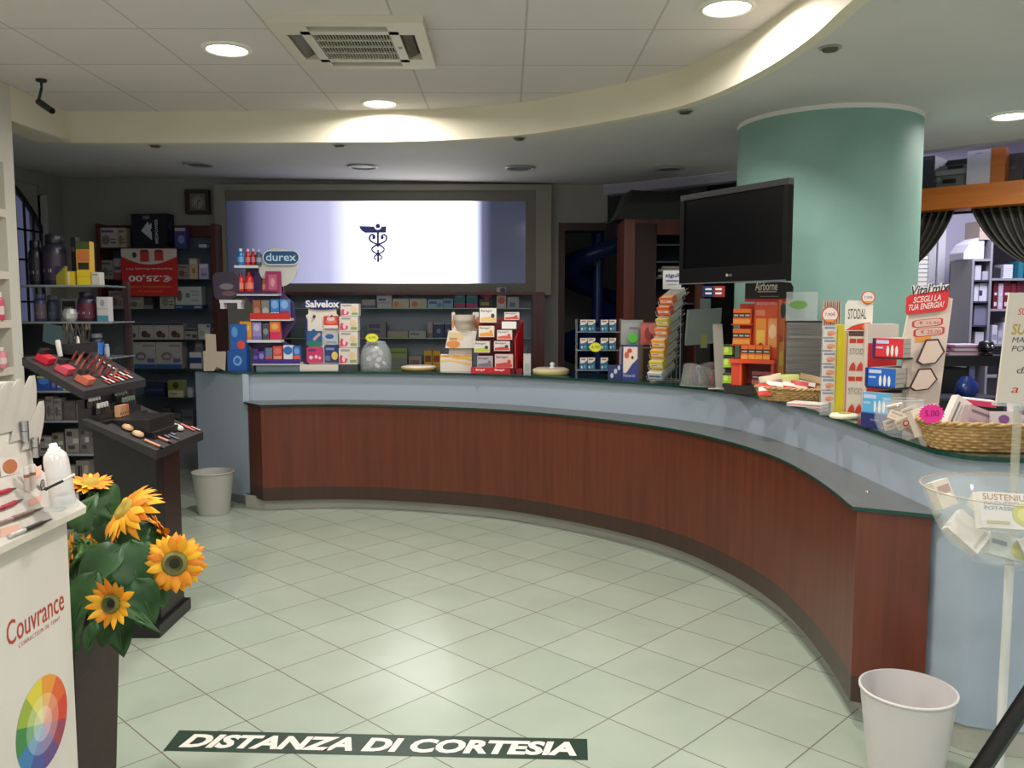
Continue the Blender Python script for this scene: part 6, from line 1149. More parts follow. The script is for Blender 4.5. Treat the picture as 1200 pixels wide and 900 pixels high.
bwl(.02, .05, -.06, .15, .04, .06, (206, 200, 180), [('r', .05, .3, .6, .6, (170, 176, 196)), ('r', .0, .8, 1, 1, (222, 200, 150))], (-70, 8, 12), 'pale box lying flat across the back of the clear bowl')
bwl(.10, -.02, -.07, .08, .04, .09, (214, 200, 180), [('e', .2, .2, .8, .7, (200, 190, 110))], (-26, 30, -16), 'cream box with a yellow oval toward the card side of the bowl')
bwl(-.02, -.03, -.185, .13, .03, .06, (200, 206, 200), [('e', .5, .1, .9, .8, (196, 196, 110)), ('r', .05, .5, .4, .7, (120, 130, 150))], (-14, 16, 6), 'white and yellow box at the bottom of the clear bowl')
bwl(.06, -.06, -.17, .09, .03, .06, (206, 196, 186), [('r', .1, .2, .6, .5, (190, 180, 120))], (-14, -24, -14), 'greyish box low in the clear bowl under the magnesium box')

# wastebins
def bin_(u, vt, vb, y, wt, label, c_, al):
    p = px(u, (vt + vb) / 2, y=y); h = .30; t = thing('waste_bin', label, 'bin', (p.x, y, 0)); r2 = wt / 2; r1_ = r2 * .74
    m = MB(); mm = mat(c_, .35, alpha=al); m.lathe([(r1_, .002), (r1_ + (r2 - r1_) * .5, h * .5), (r2, h)], mm, n=40, cap=False); m.lathe([(r2 - .003, h), (r1_ - .003 + (r2 - r1_) * .5, h * .5), (r1_ - .003, .006)], mm, n=40, cap=False); m.lathe([(r1_, .002), (.001, .002)], mm, n=40, cap=False); m.build('body', t)
    m = MB(); m.lathe([(r2 - .003, h), (r2 + .003, h), (r2 + .003, h - .008), (r2, h - .008)], mm, n=40, cap=False); m.build('rim', t); return t
pb = px(250, 601, z=0); bin_(250, 550, 600, pb.y, .285, 'pale grey frosted waste bin on the floor at the far end of the counter', (168, 168, 160), 1.0)
bin_(1064, 785, 830, px(1064, 806, z=.30).y, .272, 'large frosted white waste bin by the cherry counter end', (208, 203, 201), .93)
# ================================================================== LEFT SIDE
def phit(u, v, x0, z0, slope, y=None):
    """point at pixel (u, v) on the plane z = z0 + slope * (x - x0)"""
    d = fw + rt * ((u - 600) / F_PX) - up * ((v - 450) / F_PX)
    t = (z0 - CAM_H - slope * x0) / (d.z - slope * d.x); return Vector((0, 0, CAM_H)) + d * t
# ---- niche shelves in the left wall
nb = thing('niche_shelving', 'white painted shelves in the niche of the near wall at the picture edge', 'shelving')
nz = []
for v in (245, 318, 375, 430, 500, 580):
    z = px(10, v, y=5.0).z; nz.append(z); m = MB(); m.box(-3.28, -2.9, 4.2, 5.025, z - .045, z, mat((214, 206, 190), .6)); m.build('shelf', nb)
for k, (u, z, r, h, c_, lb) in enumerate(((1, nz[2], .022, .16, (206, 70, 96), 'tall rose pink bottle on the third niche shelf'), (3, nz[3], .028, .12, (214, 130, 140), 'pale pink bottle on the fourth niche shelf'), (-4, nz[3], .028, .15, (210, 96, 120), 'taller pink bottle behind the pale one on the niche shelf'))):
    p = px(u, 380, y=4.93); t = thing('bottle', lb, 'bottle', (max(p.x, -3.2), 4.93 - .03 * k, z + .0005)); m = MB(); m.lathe([(r * .95, 0), (r, .01), (r, h * .7), (r * .5, h * .82)], mat(c_, .3), n=18); m.build('body', t); m = MB(); m.lathe([(r * .52, h * .82), (r * .52, h)], mat((226, 220, 214), .4), n=14); m.build('cap', t); m = MB(); m.lathe([(r * 1.01, h * .2), (r * 1.01, h * .5)], mat((226, 200, 200), .5), n=18, cap=False); m.build('label_band', t)
# ---- arched window with iron grille in the alcove
t = struct(thing('window_2', '', '')); del t['label'], t['category']
m = MB(); gb = M_BLACK
ys_ = [6.87 + .13 * k for k in range(6)]
for y_ in ys_: m.box(-4.045, -4.03, y_ - .008, y_ + .008, .9, 2.5 - (.35 * max(0, (y_ - 6.95) / .6)) ** 1.0, gb)
for z_ in (1.15, 1.5, 1.85, 2.1): m.box(-4.045, -4.03, 6.85, 7.52, z_ - .008, z_ + .008, gb)
for k in range(16):
    a0_, a1_ = k / 16, (k + 1) / 16; f = lambda a: (6.85 + .67 * a, 2.5 - .38 * a ** 2); (ya, za_), (yc, zc_) = f(a0_), f(a1_); m.add([(-4.05, ya, za_ - .03), (-4.05, yc, zc_ - .03), (-4.05, yc, zc_ + .02), (-4.05, ya, za_ + .02), (-4.025, ya, za_ - .03), (-4.025, yc, zc_ - .03), (-4.025, yc, zc_ + .02), (-4.025, ya, za_ + .02)], [(0, 3, 2, 1), (4, 5, 6, 7), (0, 1, 5, 4), (2, 3, 7, 6)], gb)
m.build('grille', t)
m = MB(); m.box(-4.15, -4.14, 6.85, 7.52, .9, 2.5, mat((120, 124, 160), .3, alpha=.85, emit=.25)); m.build('pane', t)  # pane glows faintly itself, standing in for the lit street outside
m = MB(); 
for k in range(10):
    f = lambda a: (6.85 + .67 * a, 2.5 - .38 * a ** 2); (ya, za_), (yc, zc_) = f(k / 10), f((k + 1) / 10); m.add([(-4.06, ya, za_), (-4.06, yc, zc_), (-4.06, yc, 2.52), (-4.06, ya, 2.52)], [(0, 1, 2, 3)], M_DW)
m.box(-4.06, -4.0, 7.52, 7.56, .9, 2.42, mat((190, 188, 184), .5)); m.build('window_frame', t)

# ---- glass gondola
YG = 5.50; gx0, gx1 = -3.42, px(126, 370, y=YG).x
gd = thing('gondola_shelving', 'dark framed glass shelving packed with supplements behind the black makeup stand', 'shelving')
GZ = []
for v, ue in ((334, 122), (377, 131), (419, 131), (458, 126), (493, 126), (532, 126), (570, 126)):
    z = px(100, v, y=YG).z; GZ.append(z); xe_ = px(ue, v, y=YG).x
    m = MB(); m.box(gx0, xe_, YG, YG + .34, z - .010, z, mat((150, 160, 165), .15, alpha=.55)); m.box(gx0, xe_, YG - .004, YG, z - .012, z + .001, mat((140, 146, 150), .3)); m.build('glass_shelf', gd)
for x_, nm in ((gx0, 0), (gx1 - .03, 1)): m = MB(); m.box(x_, x_ + .03, YG + .31, YG + .345, 0, GZ[0] + .03 if nm else 1.9, mat((50, 34, 34), .5)); m.build('upright', gd)
m = MB(); m.box(gx0, gx1, YG + .35, YG + .36, .15, GZ[1], mat((60, 62, 66), .6)); m.build('back_panel', gd)
m = MB(); m.box(gx0, gx1, YG + .01, YG + .36, 0, .16, mat((60, 56, 56), .5)); m.build('plinth', gd)
def gj(u0, u1, v0, z, label, c1, cap, lab=None, y=YG + .1, name='supplement_jar', cat='jar'):
    x0, x1 = px(u0, v0, y=y).x, px(u1, v0, y=y).x; r = (x1 - x0) / 2; h = px((u0 + u1) / 2, v0, y=y).z - z; t = thing(name, label, cat, ((x0 + x1) / 2, y, z + .0006))
    m = MB(); m.lathe([(r * .94, 0), (r, h * .03), (r, h * .70), (r * .8, h * .80), (r * .7, h * .82)], mat(c1, .35), n=24); m.build('body', t); m = MB(); m.lathe([(r * .75, h * .82), (r * .78, h * .84), (r * .78, h * .98), (r * .7, h)], mat(cap, .35), n=24); m.build('lid', t)
    m = MB(); m.lathe([(r * 1.01, h * .1), (r * 1.01, h * .62)], mat(lab or (70, 66, 84), .5), n=24, cap=False)
    for a in (-1.9, -1.2): m.quad([(r * 1.02 * math.cos(a - .3), r * 1.02 * math.sin(a - .3), h * .25), (r * 1.02 * math.cos(a + .3), r * 1.02 * math.sin(a + .3), h * .25), (r * 1.02 * math.cos(a + .3), r * 1.02 * math.sin(a + .3), h * .32), (r * 1.02 * math.cos(a - .3), r * 1.02 * math.sin(a - .3), h * .32)], (170, 166, 170))
    m.build('label_band', t)
gb_ = lambda u0, u1, v0, z, label, base, art=(), d=.07, y=YG + .05, name='supplement_box': shelf_box(u0, u1, v0, y, z, label, base, art, d, name)
gj(33, 49, 282, GZ[0], 'black supplement jar with a round pale emblem on the top gondola shelf', (26, 26, 34), (20, 20, 26), (34, 34, 42))
gj(50, 76, 275, GZ[0], 'large dark violet supplement jar with yellow mark on the top gondola shelf', (34, 32, 52), (28, 28, 36), (52, 44, 60))
gb_(65, 76, 312, GZ[0], 'yellow and purple label box in front of the large dark jar', (150, 140, 40), [('p', 0, 0, 0, 0, (60, 50, 90), [(0, 1), (0, .5), (1, 1)])], .03, YG + .02)
gb_(77.5, 87, 318, GZ[0], 'small yellow and white box beside the large dark jar', (224, 196, 50), [('r', 0, 0, .4, 1, (220, 214, 180))])
gb_(88.5, 104.5, 283, GZ[0], 'tall box with orange, black and yellow bands on the top gondola shelf', (214, 170, 40), [('r', 0, 0, 1, .18, (232, 206, 40)), ('r', 0, .2, 1, .34, (232, 200, 40)), ('r', .1, .36, .9, .52, (40, 36, 30)), ('r', .06, .54, .94, .80, (206, 120, 66)), ('r', 0, .82, 1, 1, (70, 84, 40))], .06)
gb_(82.5, 88, 278, GZ[0], 'slim black box behind the tall banded box', (24, 22, 24), [('r', .1, .7, .9, .8, (90, 84, 80))], .05, YG + .12)
gb_(107, 116, 319, GZ[0], 'small plain white box at the end of the top gondola shelf', (206, 200, 190), [('r', .1, .75, .8, .85, (150, 140, 130))])
gj(40, 53, 344, GZ[1], 'purple-blue jar with a tan label on the second gondola shelf', (62, 60, 100), (90, 92, 110), (96, 86, 90))
gj(54, 68, 346, GZ[1], 'dim blue jar behind the glass plate on the second gondola shelf', (58, 64, 92), (110, 110, 120), (80, 84, 104), y=YG + .22)
gb_(71, 89.5, 350, GZ[1], 'dark framed card box on the second gondola shelf', (140, 142, 140), [('r', .08, .1, .92, .9, (44, 42, 40)), ('r', .2, .35, .8, .65, (110, 100, 80))], .05, YG + .2)
gj(91, 112, 342, GZ[1], 'dark violet jar with a white triangle and red band on the second shelf', (46, 34, 56), (36, 28, 44), (90, 30, 50))
gb_(113, 126, 348, GZ[1], 'white box with a teal base at the end of the second gondola shelf', (196, 194, 196), [('r', 0, 0, 1, .25, (80, 140, 160)), ('r', 0, .5, 1, .53, (150, 150, 150)), ('e', .3, .6, .7, .9, (150, 150, 160))])
m = MB(); m.lathe([(.03, 0), (.045, .02), (.048, .05), (.035, .08), (.002, .09)], mat((206, 206, 206), .25, .5), n=12, smooth=False); tag(m.build('foil_ball', loc=(px(82, 370, y=YG + .04).x, YG + .04, GZ[1] + .0006)), 'crumpled shiny silver ball on the second gondola shelf', 'ornament')
gj(94, 104, 398, GZ[2], 'small blue-white jar partly hidden on the third gondola shelf', (60, 96, 150), (120, 124, 130), (140, 160, 190), y=YG + .2)
gj(105, 121, 391, GZ[2], 'dark jar with bright blue label and grey lid on the third gondola shelf', (32, 36, 50), (130, 132, 136), (50, 110, 190))
gj(122, 128, 403, GZ[2], 'tiny white-blue jar at the end of the third gondola shelf', (150, 170, 190), (160, 160, 164), (170, 180, 190))
for (u0, u1, v0, c_, art, lb) in ((43, 58, 441, (40, 84, 170), [('e', .1, .4, .9, .9, (70, 130, 210)), ('r', 0, .85, 1, 1, (190, 180, 60))], 'blue box with yellow top band under the black makeup tray'), (59, 66, 445, (56, 70, 150), [('e', .2, .2, .8, .7, (120, 110, 170))], 'violet-blue slim box under the black makeup tray'), (67, 73, 447, (190, 180, 200), [('r', 0, 0, 1, .3, (60, 90, 180))], 'lilac white box under the black makeup tray'), (74, 82, 444, (200, 206, 60), [('r', .3, .2, .9, .8, (70, 110, 190))], 'bright yellow box with blue patch under the tray'), (83, 94, 449, (70, 84, 130), [('r', .1, .2, .7, .5, (150, 150, 160))], 'dull blue box at the pedestal under the tray')):
    gb_(u0, u1, v0, GZ[3], lb, c_, art)
for (u0, u1, v0, c_, lb) in ((44, 52, 468, (118, 114, 108), 'grey-brown box under the coloured supplement row'), (53, 62, 465, (132, 128, 122), 'plain grey box under the coloured supplement row'), (63, 71, 467, (140, 136, 130), 'slightly lighter grey box under the coloured supplement row'), (74, 88, 470, (88, 78, 72), 'brownish dark box under the yellow box'), (89, 99, 473, (110, 106, 104), 'dim box with a dark mark near the pedestal')):
    gb_(u0, u1, v0, GZ[4], lb, c_, A_photo((90, 86, 84), (100, 96, 94)))
for k, (u0, u1, v0, c_, lb) in enumerate(((44, 60, 512, (150, 148, 142), 'white-grey flat box near the spray bottle'), (61, 74, 508, (120, 116, 110), 'speckled grey box behind the spray bottle'), (76, 92, 503, (132, 128, 122), 'wide speckled grey box beyond the spray bottle'), (93, 104, 500, (110, 106, 104), 'grey box touching the black pedestal outline'))):
    gb_(u0, u1, v0, GZ[5], lb, c_, [('r', .1, .7, .5, .9, (60, 58, 56)), ('r', .55, .4, .95, .6, (180, 176, 170)), ('r', .2, .15, .7, .3, (70, 66, 64))])
for k, (u0, u1, v0, c_, lb) in enumerate(((72, 88, 546, (150, 144, 136), 'pale box with a barcode on the low gondola shelf'), (89, 104, 540, (136, 130, 122), 'beige-grey box on the low gondola shelf by the pedestal'), (48, 70, 548, (96, 90, 86), 'dark grey box on the low gondola shelf'))):
    gb_(u0, u1, v0, GZ[6], lb, c_, [('r', .1, .2, .3, .8, (40, 38, 38)), ('r', .35, .2, .42, .8, (40, 38, 38)), ('r', .6, .5, .9, .8, (176, 170, 160))])

# ---- black makeup stand
BK = mat((20, 18, 20), .4); BK2 = mat((34, 32, 34), .45); BKR = mat((44, 18, 18), .4)
ms = thing('makeup_stand', 'black two-tier makeup tester stand on a square black foot', 'stand')
m = MB(); q1f = px(187, 748, z=0.0); q2f = px(222, 713, z=0.0); m.box(q1f.x - .42, q1f.x, q1f.y, q2f.y, 0.001, .055, BK); m.build('foot', ms)
m = MB(); qp = px(180.6, 735, z=.055).x; m.box(qp - .27, qp, 3.71, 3.98, .055, .90, BK); m.box(qp - .0005, qp + .0008, 3.78, 3.975, .30, .85, BKR); m.build('pedestal', ms)
# lower tray
LX0, LZ0, LX1, LZ1 = -1.79, .976, px(183, 528, y=3.58).x, px(183, 528, y=3.58).z; LS = (LZ1 - LZ0) / (LX1 - LX0); Y0, Y1 = 3.58, 4.14
m = MB(); 
def slab(m, x0, z0, x1, z1, y0, y1, th, mm, lip=0.0):
    m.add([(x0, y0, z0), (x1, y0, z1), (x1, y1, z1), (x0, y1, z0), (x0, y0, z0 - th), (x1, y0, z1 - th - lip), (x1, y1, z1 - th - lip), (x0, y1, z0 - th)], [(0, 1, 2, 3), (7, 6, 5, 4), (0, 4, 5, 1), (1, 5, 6, 2), (2, 6, 7, 3), (3, 7, 4, 0)], mm)
slab(m, LX0, LZ0, LX1, LZ1, Y0, Y1, .02, BK2, .02); m.box(LX0 - .02, -1.56, 3.70, 3.98, .88, LZ0 - .02, BK); m.build('lower_tray', ms)
m = MB()
for k in range(4):
    x1_ = -1.718 - .03 * k; m.box(x1_ - .03, x1_, 3.64, 4.06, .92, (.958, .985, 1.015, 1.05)[k], BK)
m.build('stepped_riser', ms)
UX0, UZ0, UX1, UZ1 = -2.03, 1.238, -1.78, 1.095; US = (UZ1 - UZ0) / (UX1 - UX0)
m = MB(); slab(m, UX0, UZ0, UX1, UZ1, Y0, 4.20, .035, BK2, .0); m.add([(UX0, Y0 + .02, UZ0), (UX0 - .02, Y0 - .0, UZ0 + .03), (UX0 + .03, Y0, UZ0 - .02)], [(0, 1, 2)], BK2); m.build('upper_tray', ms)
m = MB(); m.box(-1.86, -1.80, 3.75, 4.05, .90, 1.08, BK); m.build('spine', ms)
m = MB(); mp = [tuple(px(u_, v_, y=4.21)) for u_, v_ in ((50, 400), (86, 412), (87, 385), (51, 378))]; m.add(mp, [(0, 1, 2, 3), (3, 2, 1, 0)], mat((120, 146, 150), .1, alpha=.7)); m.build('mirror_plate', ms)
rn = random.Random(9)
def on_low(u, v): return phit(u, v, LX0, LZ0, LS)
def on_up(u, v): return phit(u, v, UX0, UZ0, US)
tl, tu = math.atan(-LS), math.atan(-US)
def tester(p, tilt, kind, label, c_, name, cat='cosmetic', sc=1.0, group=None, lift=.001):
    m = MB()
    if kind == 'compact': m.lathe([(.001, 0), (.021 * sc, .0), (.022 * sc, .010), (.018 * sc, .018), (.001, .024)], mat(c_, .5), n=20); m.lathe([(.023 * sc, 0), (.023 * sc, .005)], M_BLACK, n=20, cap=False)
    if kind == 'block':
        m.box(-.028 * sc, .028 * sc, -.032 * sc, .032 * sc, 0, .03, mat(c_, .35))
        for q in range(4): m.box(.0282 * sc, .0285 * sc, (-.030 + .016 * q) * sc, (-.018 + .016 * q) * sc, 0.002, .03, mat(tuple(min(255, int(k_ * 1.15)) for k_ in c_), .35))
        m.box(-.030 * sc, -.012 * sc, -.034 * sc, .034 * sc, .03, .05, M_BLACK)
    if kind == 'stick': m.lathe([(.006, 0), (.006, .03), (.0045, .032), (.0045, .045), (.002, .052)], mat(c_, .35), n=10)
    if kind == 'tube': m.tube([(-.03 * sc, 0, .006), (.03 * sc, 0, .006)], .0055, mat(c_, .4), 8); m.tube([(.03 * sc, 0, .006), (.045 * sc, 0, .006)], .0065, M_BLACK, 8)
    if kind == 'pan': m.box(-.02 * sc, .02 * sc, -.009, .009, 0, .005, mat(c_, .5)); m.box(-.022 * sc, .022 * sc, -.011, .011, 0, .003, M_BLACK)
    if kind == 'box': m.box(-.012, .012, -.009, .009, 0, .05 * sc, mat(c_, .5)); m.box(.0121, .0125, -.006, .006, .01, .02, mat((120, 90, 70), .5))
    if kind == 'pen': m.tube([(-.04, 0, .005), (.04, 0, .005)], .0045, mat(c_, .25, .6), 8); m.tube([(.04, 0, .005), (.055, 0, .005)], [.0045, .001], mat(c_, .25, .6), 8)
    o = m.build(name, loc=(p.x, p.y, p.z + lift)); o.rotation_euler = (0, tilt, 0); return tag(o, label, cat, group)
for (u, v, c_, lb) in ((52, 424, (206, 36, 56), 'crimson lip gloss block at the high end of the upper makeup tray'), (74.5, 436, (214, 84, 100), 'rose pink lip gloss block in the middle of the upper makeup tray'), (98, 448, (206, 110, 88), 'coral lip gloss block at the low front of the upper makeup tray')):
    tester(on_up(u, v), tu, 'block', lb, c_, 'lip_gloss_rack', 'cosmetic', 1.0)
lc = [(130, 50, 44), (150, 66, 60), (110, 44, 40), (170, 84, 80), (140, 40, 60), (190, 110, 90), (90, 40, 36)]
for i in range(4):
    for j in range(5):
        p = on_up(84 + i * 4.6 + j * 8.5, 423 + i * 5.6 + j * 1.6 - j * .8)
        if UX0 < p.x < UX1 - .01 and p.y < 4.16: tester(p, tu, 'stick', 'small red-brown lipstick tester standing in the upper makeup tray', lc[(i * 5 + j) % 7], 'lipstick', 'lipstick', 1, 'lipstick testers on the upper tray')
for j in range(6):
    for i in range(2):
        p = on_up(122 + j * 5.2 + i * 3, 444 + i * 4.6 - j * 1.3)
        if p.y < 4.17: tester(p, tu, 'pan', 'small white and red colour pan on the upper makeup tray', ((214, 206, 200), (190, 66, 56))[(j + i) % 2], 'colour_pan', 'cosmetic', .8, 'colour pans on the upper tray')
tester(on_up(124, 428), tu, 'pen', 'silver pencil lying across the far side of the upper makeup tray', (200, 200, 204), 'pencil', 'pencil')
for (u, v, c_, h, lb) in ((71, 418, (214, 210, 206), .075, 'white tube standing slanted behind the crimson block'), (94, 419, (206, 200, 194), .10, 'tall thin white tube standing at the back of the upper tray')):
    p = on_up(u, v); m = MB(); m.lathe([(.010, 0), (.011, h * .9), (.008, h)], mat(c_, .4), n=14); tag(m.build('cosmetic_tube', loc=(p.x, p.y, p.z + .001), rot=(0, R(-8), 0)), lb, 'tube')
t = thing('brush_holder', 'black holder bristling with dark makeup brushes at the back of the upper tray', 'holder', (-1.995, 3.99, 1.222)); m = MB(); m.box(-.03, .03, -.12, .12, 0.012, .06, BK); m.build('body', t)
for k in range(12):
    m = MB(); a = rn.uniform(-.4, .3); x_, y_ = rn.uniform(-.02, .02), -.11 + .02 * k; m.tube([(x_, y_, .05), (x_ + a * .05, y_ + rn.uniform(-.01, .01), .12)], .0035, mat((60, 50, 44), .4), 6); m.tube([(x_ + a * .05, y_, .12), (x_ + a * .07, y_, .15)], [.007, .003], mat((90, 80, 66) if k % 2 else (30, 26, 26), .8), 6); m.build('brush', t)
for r_, (ca, lb) in enumerate((((206, 164, 122), 'tan round foundation tester in the upper row of the lower tray'), ((212, 178, 140), 'beige round foundation tester in the lower row of the lower tray'))):
    for k in range(3 + r_): tester(on_low(149 + k * 6.2 + r_ * 12, 503.5 - k * 2.9 + r_ * 7.5), tl, 'compact', lb + ', ' + ('closest', 'second', 'third', 'fourth')[k], tuple(int(q * (1 - .05 * k)) for q in ca), 'foundation_tester', 'cosmetic', 1.15, 'round testers row %d of the lower tray' % (r_ + 1))
for (u, v, c_, lb) in ((178, 521, (222, 150, 120), 'peach blush stick at the low near corner of the lower tray'), (188, 515, (214, 140, 112), 'darker peach blush stick beside the first one')): tester(on_low(u, v), tl, 'tube', lb, c_, 'blush_stick', 'cosmetic', 1.2)
for (u, v, c_, lb) in ((192, 511, (110, 104, 122), 'grey-violet eyeshadow pan nearest the tan testers'), (199, 508, (120, 112, 130), 'pale grey-violet eyeshadow pan in the lower tray centre'), (203, 513, (104, 100, 116), 'darker grey eyeshadow pan at the low edge')): tester(on_low(u, v), tl, 'pan', lb, c_, 'eyeshadow', 'cosmetic', 1.3)
tester(on_low(207, 503), tl, 'compact', 'open compact with white pan and black rim on the lower tray', (214, 210, 204), 'powder_compact', 'cosmetic', 1.4)
for (u, v, c_, lb) in ((217, 500, (226, 110, 110), 'salmon pink blush pan toward the far end of the lower tray'), (222, 503, (220, 100, 104), 'deeper pink blush pan toward the far end of the lower tray'), (229, 503, (190, 150, 140), 'greyish pink pan at the far corner of the lower tray')): tester(on_low(u, v), tl, 'pan', lb, c_, 'blush_pan', 'cosmetic', 1.2)
for k in range(4):
    z = .958 + .0008; o = tester(Vector((-1.733, 3.79 + .024 * k, z)), 0, 'box', 'tan foundation box standing in a row on the black riser, %s of four' % ('first', 'second', 'third', 'last')[k], ((206, 160, 118), (206, 150, 108), (196, 146, 100), (196, 110, 86))[k], 'foundation_box', 'box', 1.0)
for s_, (yy, n_, lv, lb) in enumerate(((3.66, 4, 2, 'white capped bottle in the upper black row'), (3.67, 4, 1, 'white capped bottle in the middle black row'), (3.91, 5, 1, 'grey-green capped bottle in the far black row'), (3.90, 5, 2, 'grey-green capped bottle in the highest far row'))):
    for k in range(n_):
        t = thing('nail_polish', lb + ', ' + ('nearest the camera', 'second from the camera', 'third from the camera', 'fourth from the camera', 'furthest away')[k], 'bottle', (-1.733 - .03 * lv, yy + .026 * k, (.958, .985, 1.015, 1.05)[lv] + .0006), group='capped bottles on riser row %d' % (s_ + 1)); m = MB(); m.box(-.009, .009, -.009, .009, 0, .028, mat((40, 34, 34), .2)); m.build('body', t); m = MB(); m.lathe([(.0075, .028), (.007, .048)], mat((190, 188, 184) if s_ < 2 else (110, 120, 104), .4), n=10); m.build('cap', t)

# ---- white makeup counter display near the camera
XF = px(84.5, 750, y=2.0).x; DX = XF + 1.02; wd_ = thing('makeup_display', 'white makeup display box with red script and a colour wheel print', 'display')
WM = noisy('white_display_card', (206, 200, 192), (214, 208, 200), 3, .5)
m = MB(); m.box(-1.48, XF, 1.40, 2.0, 0.001, .948, WM); TF = Matrix.Translation((XF, 0, 0)) @ Matrix.Rotation(R(90), 4, 'Z')  # local x -> +Y, local -y -> +X
ta, tb = px(8, 752, x=XF), px(75, 712, x=XF); m.text('Couvrance', ta.y, tb.y, (ta.z + tb.z) / 2 - .008, (ta.z + tb.z) / 2 + .045, mat((176, 60, 50), .5), TF, -.0008, .003)
m.text('CORRECTEUR DE TEINT', ta.y + .04, tb.y - .02, (ta.z + tb.z) / 2 - .026, (ta.z + tb.z) / 2 - .017, mat((190, 110, 100), .5), TF, -.0008)
wc = px(50, 848, x=XF); cy_, cz_ = wc.y, wc.z; WR_ = (px(81, 848, x=XF).y - px(19, 848, x=XF).y) / 2 / .112
cols = [(206, 60, 40), (216, 96, 44), (226, 150, 50), (216, 200, 60), (150, 170, 60), (60, 130, 70), (60, 120, 170), (70, 80, 150), (96, 70, 130), (150, 60, 80)]
WO, WI = .112, .05
for k in range(10):
    a0, a1 = [math.radians(-20 + 36 * k + q) for q in (0, 36)]
    for ring, (r0, r1, f) in enumerate(((.070, .112, 0), (.040, .070, .35), (.0, .040, .6))):
        c_ = tuple(int(q + (235 - q) * f) for q in cols[k]); pts = []
        n_ = 5
        for q in range(n_ + 1): a = a0 + (a1 - a0) * q / n_; pts.append((cy_ + WR_ * r1 * math.cos(a), -.0008, cz_ + WR_ * r1 * math.sin(a)))
        if r0: 
            for q in range(n_, -1, -1): a = a0 + (a1 - a0) * q / n_; pts.append((cy_ + WR_ * r0 * math.cos(a), -.0008, cz_ + WR_ * r0 * math.sin(a)))
        else: pts.append((cy_, -.0008, cz_))
        m.quad(pts, c_, TF)
m.build('body', wd_)
AC_ = mat((222, 214, 204), .3, alpha=.97); PZ = [(-.995, .952), (-.992, .968), (-1.075, 1.085), (-1.082, 1.15), (-1.105, 1.275), (-1.46, 1.275), (-1.46, .952)]
PZ = [(x + DX * .6, z) for x, z in PZ]
m = MB(); n = len(PZ); m.add([(x, 1.40, z) for x, z in PZ] + [(x, 1.95 if k > 1 else 2.02, z) for k, (x, z) in enumerate(PZ)], [list(range(n)), list(range(2 * n - 1, n - 1, -1))] + [(i, n + i, n + (i + 1) % n, (i + 1) % n) for i in range(n)], AC_); m.build('sloping_top', wd_)
S1 = (PZ[2][1] - PZ[1][1]) / (PZ[2][0] - PZ[1][0])
on_w = lambda u, v: phit(u, v, PZ[1][0], PZ[1][1], S1)
nS = Vector((-S1, 0, 1)).normalized() * .006
def pencil(u0, v0, u1, v1, cs, label):
    a, b_ = on_w(u0, v0) + nS, on_w(u1, v1) + nS; t = thing('makeup_pencil', label, 'pencil', tuple(a)); d = b_ - a; m = MB(); m.tube([(0, 0, 0), tuple(d * .34)], .0045, mat(cs[0], .3, .3), 8); m.build('cap', t); m = MB(); m.tube([tuple(d * .34), tuple(d * .74)], .0055, mat(cs[1], .4), 8); m.build('barrel', t); m = MB(); m.tube([tuple(d * .74), tuple(d)], [.004, .0015], mat(cs[2], .5), 8); m.build('tip', t)
pencil(9, 630, 58, 610, ((206, 204, 200), (40, 32, 32), (70, 60, 56)), 'black eye pencil with silver cap, lowest on the white makeup display')
pencil(-8, 617, 48, 597, ((150, 130, 120), (110, 76, 64), (90, 70, 60)), 'brown eye pencil above the black one on the white makeup display')
pencil(-12, 602, 24, 587, ((170, 40, 66), (166, 36, 62), (90, 74, 70)), 'dark pink lip pencil above the brown one on the white display')
pencil(-14, 583, 16, 574, ((186, 50, 60), (180, 44, 56), (90, 74, 70)), 'short red lip pencil, highest on the white makeup display')
for (u, v, ru, c_, lb) in ((12, 622, 10, (226, 176, 160), 0), (40, 588, 7, (226, 176, 160), 0), (46, 556, 5, (226, 180, 160), 0)):
    pass
for (u0, u1, v0, v1) in ((0, 22, 617, 628), (33, 48, 583, 592), (36, 48, 548, 562)):
    m = MB(); a, b_, c__, d = on_w(u0, v1 + 2), on_w(u1, v1 - 4), on_w(u1, v0 - 3), on_w(u0, v0 + 3); m.quad([tuple(q + nS * .2) for q in (a, b_, c__, d)], (222, 170, 150)); m.build('skin_tone_print', wd_)
# upright swatch photos, leaf shaped holders
xr = lambda z: -1.075 - .03 * (z - 1.085) / .19
def on_r(u, v): return phit(u, v, PZ[2][0], 1.085, (1.275 - 1.085) / (-.03))
for k, (u0, u1, v0, v1) in enumerate(((-6, 8, 487, 502), (-2, 21, 532, 556))):
    m = MB(); a, b_, c__, d = on_r(u0, v1 + 3), on_r(u1, v1 - 2), on_r(u1 - 3, v0 + 4), on_r(u0 - 3, v0 + 4); o_ = Vector((.006, 0, 0)); m.quad([tuple(q + o_) for q in (a, b_, c__, d)], (226, 216, 206)); ctr_ = (a + b_ + c__ + d) / 4; e1, e2 = (b_ - a) * .36, (d - a) * .36
    m.add([tuple(ctr_ + o_ * 1.3 + e1 * math.cos(q * math.pi / 9) + e2 * math.sin(q * math.pi / 9)) for q in range(18)], [list(range(18))], mat((190, 116, 76), .5)); m.build('swatch_photo', wd_)
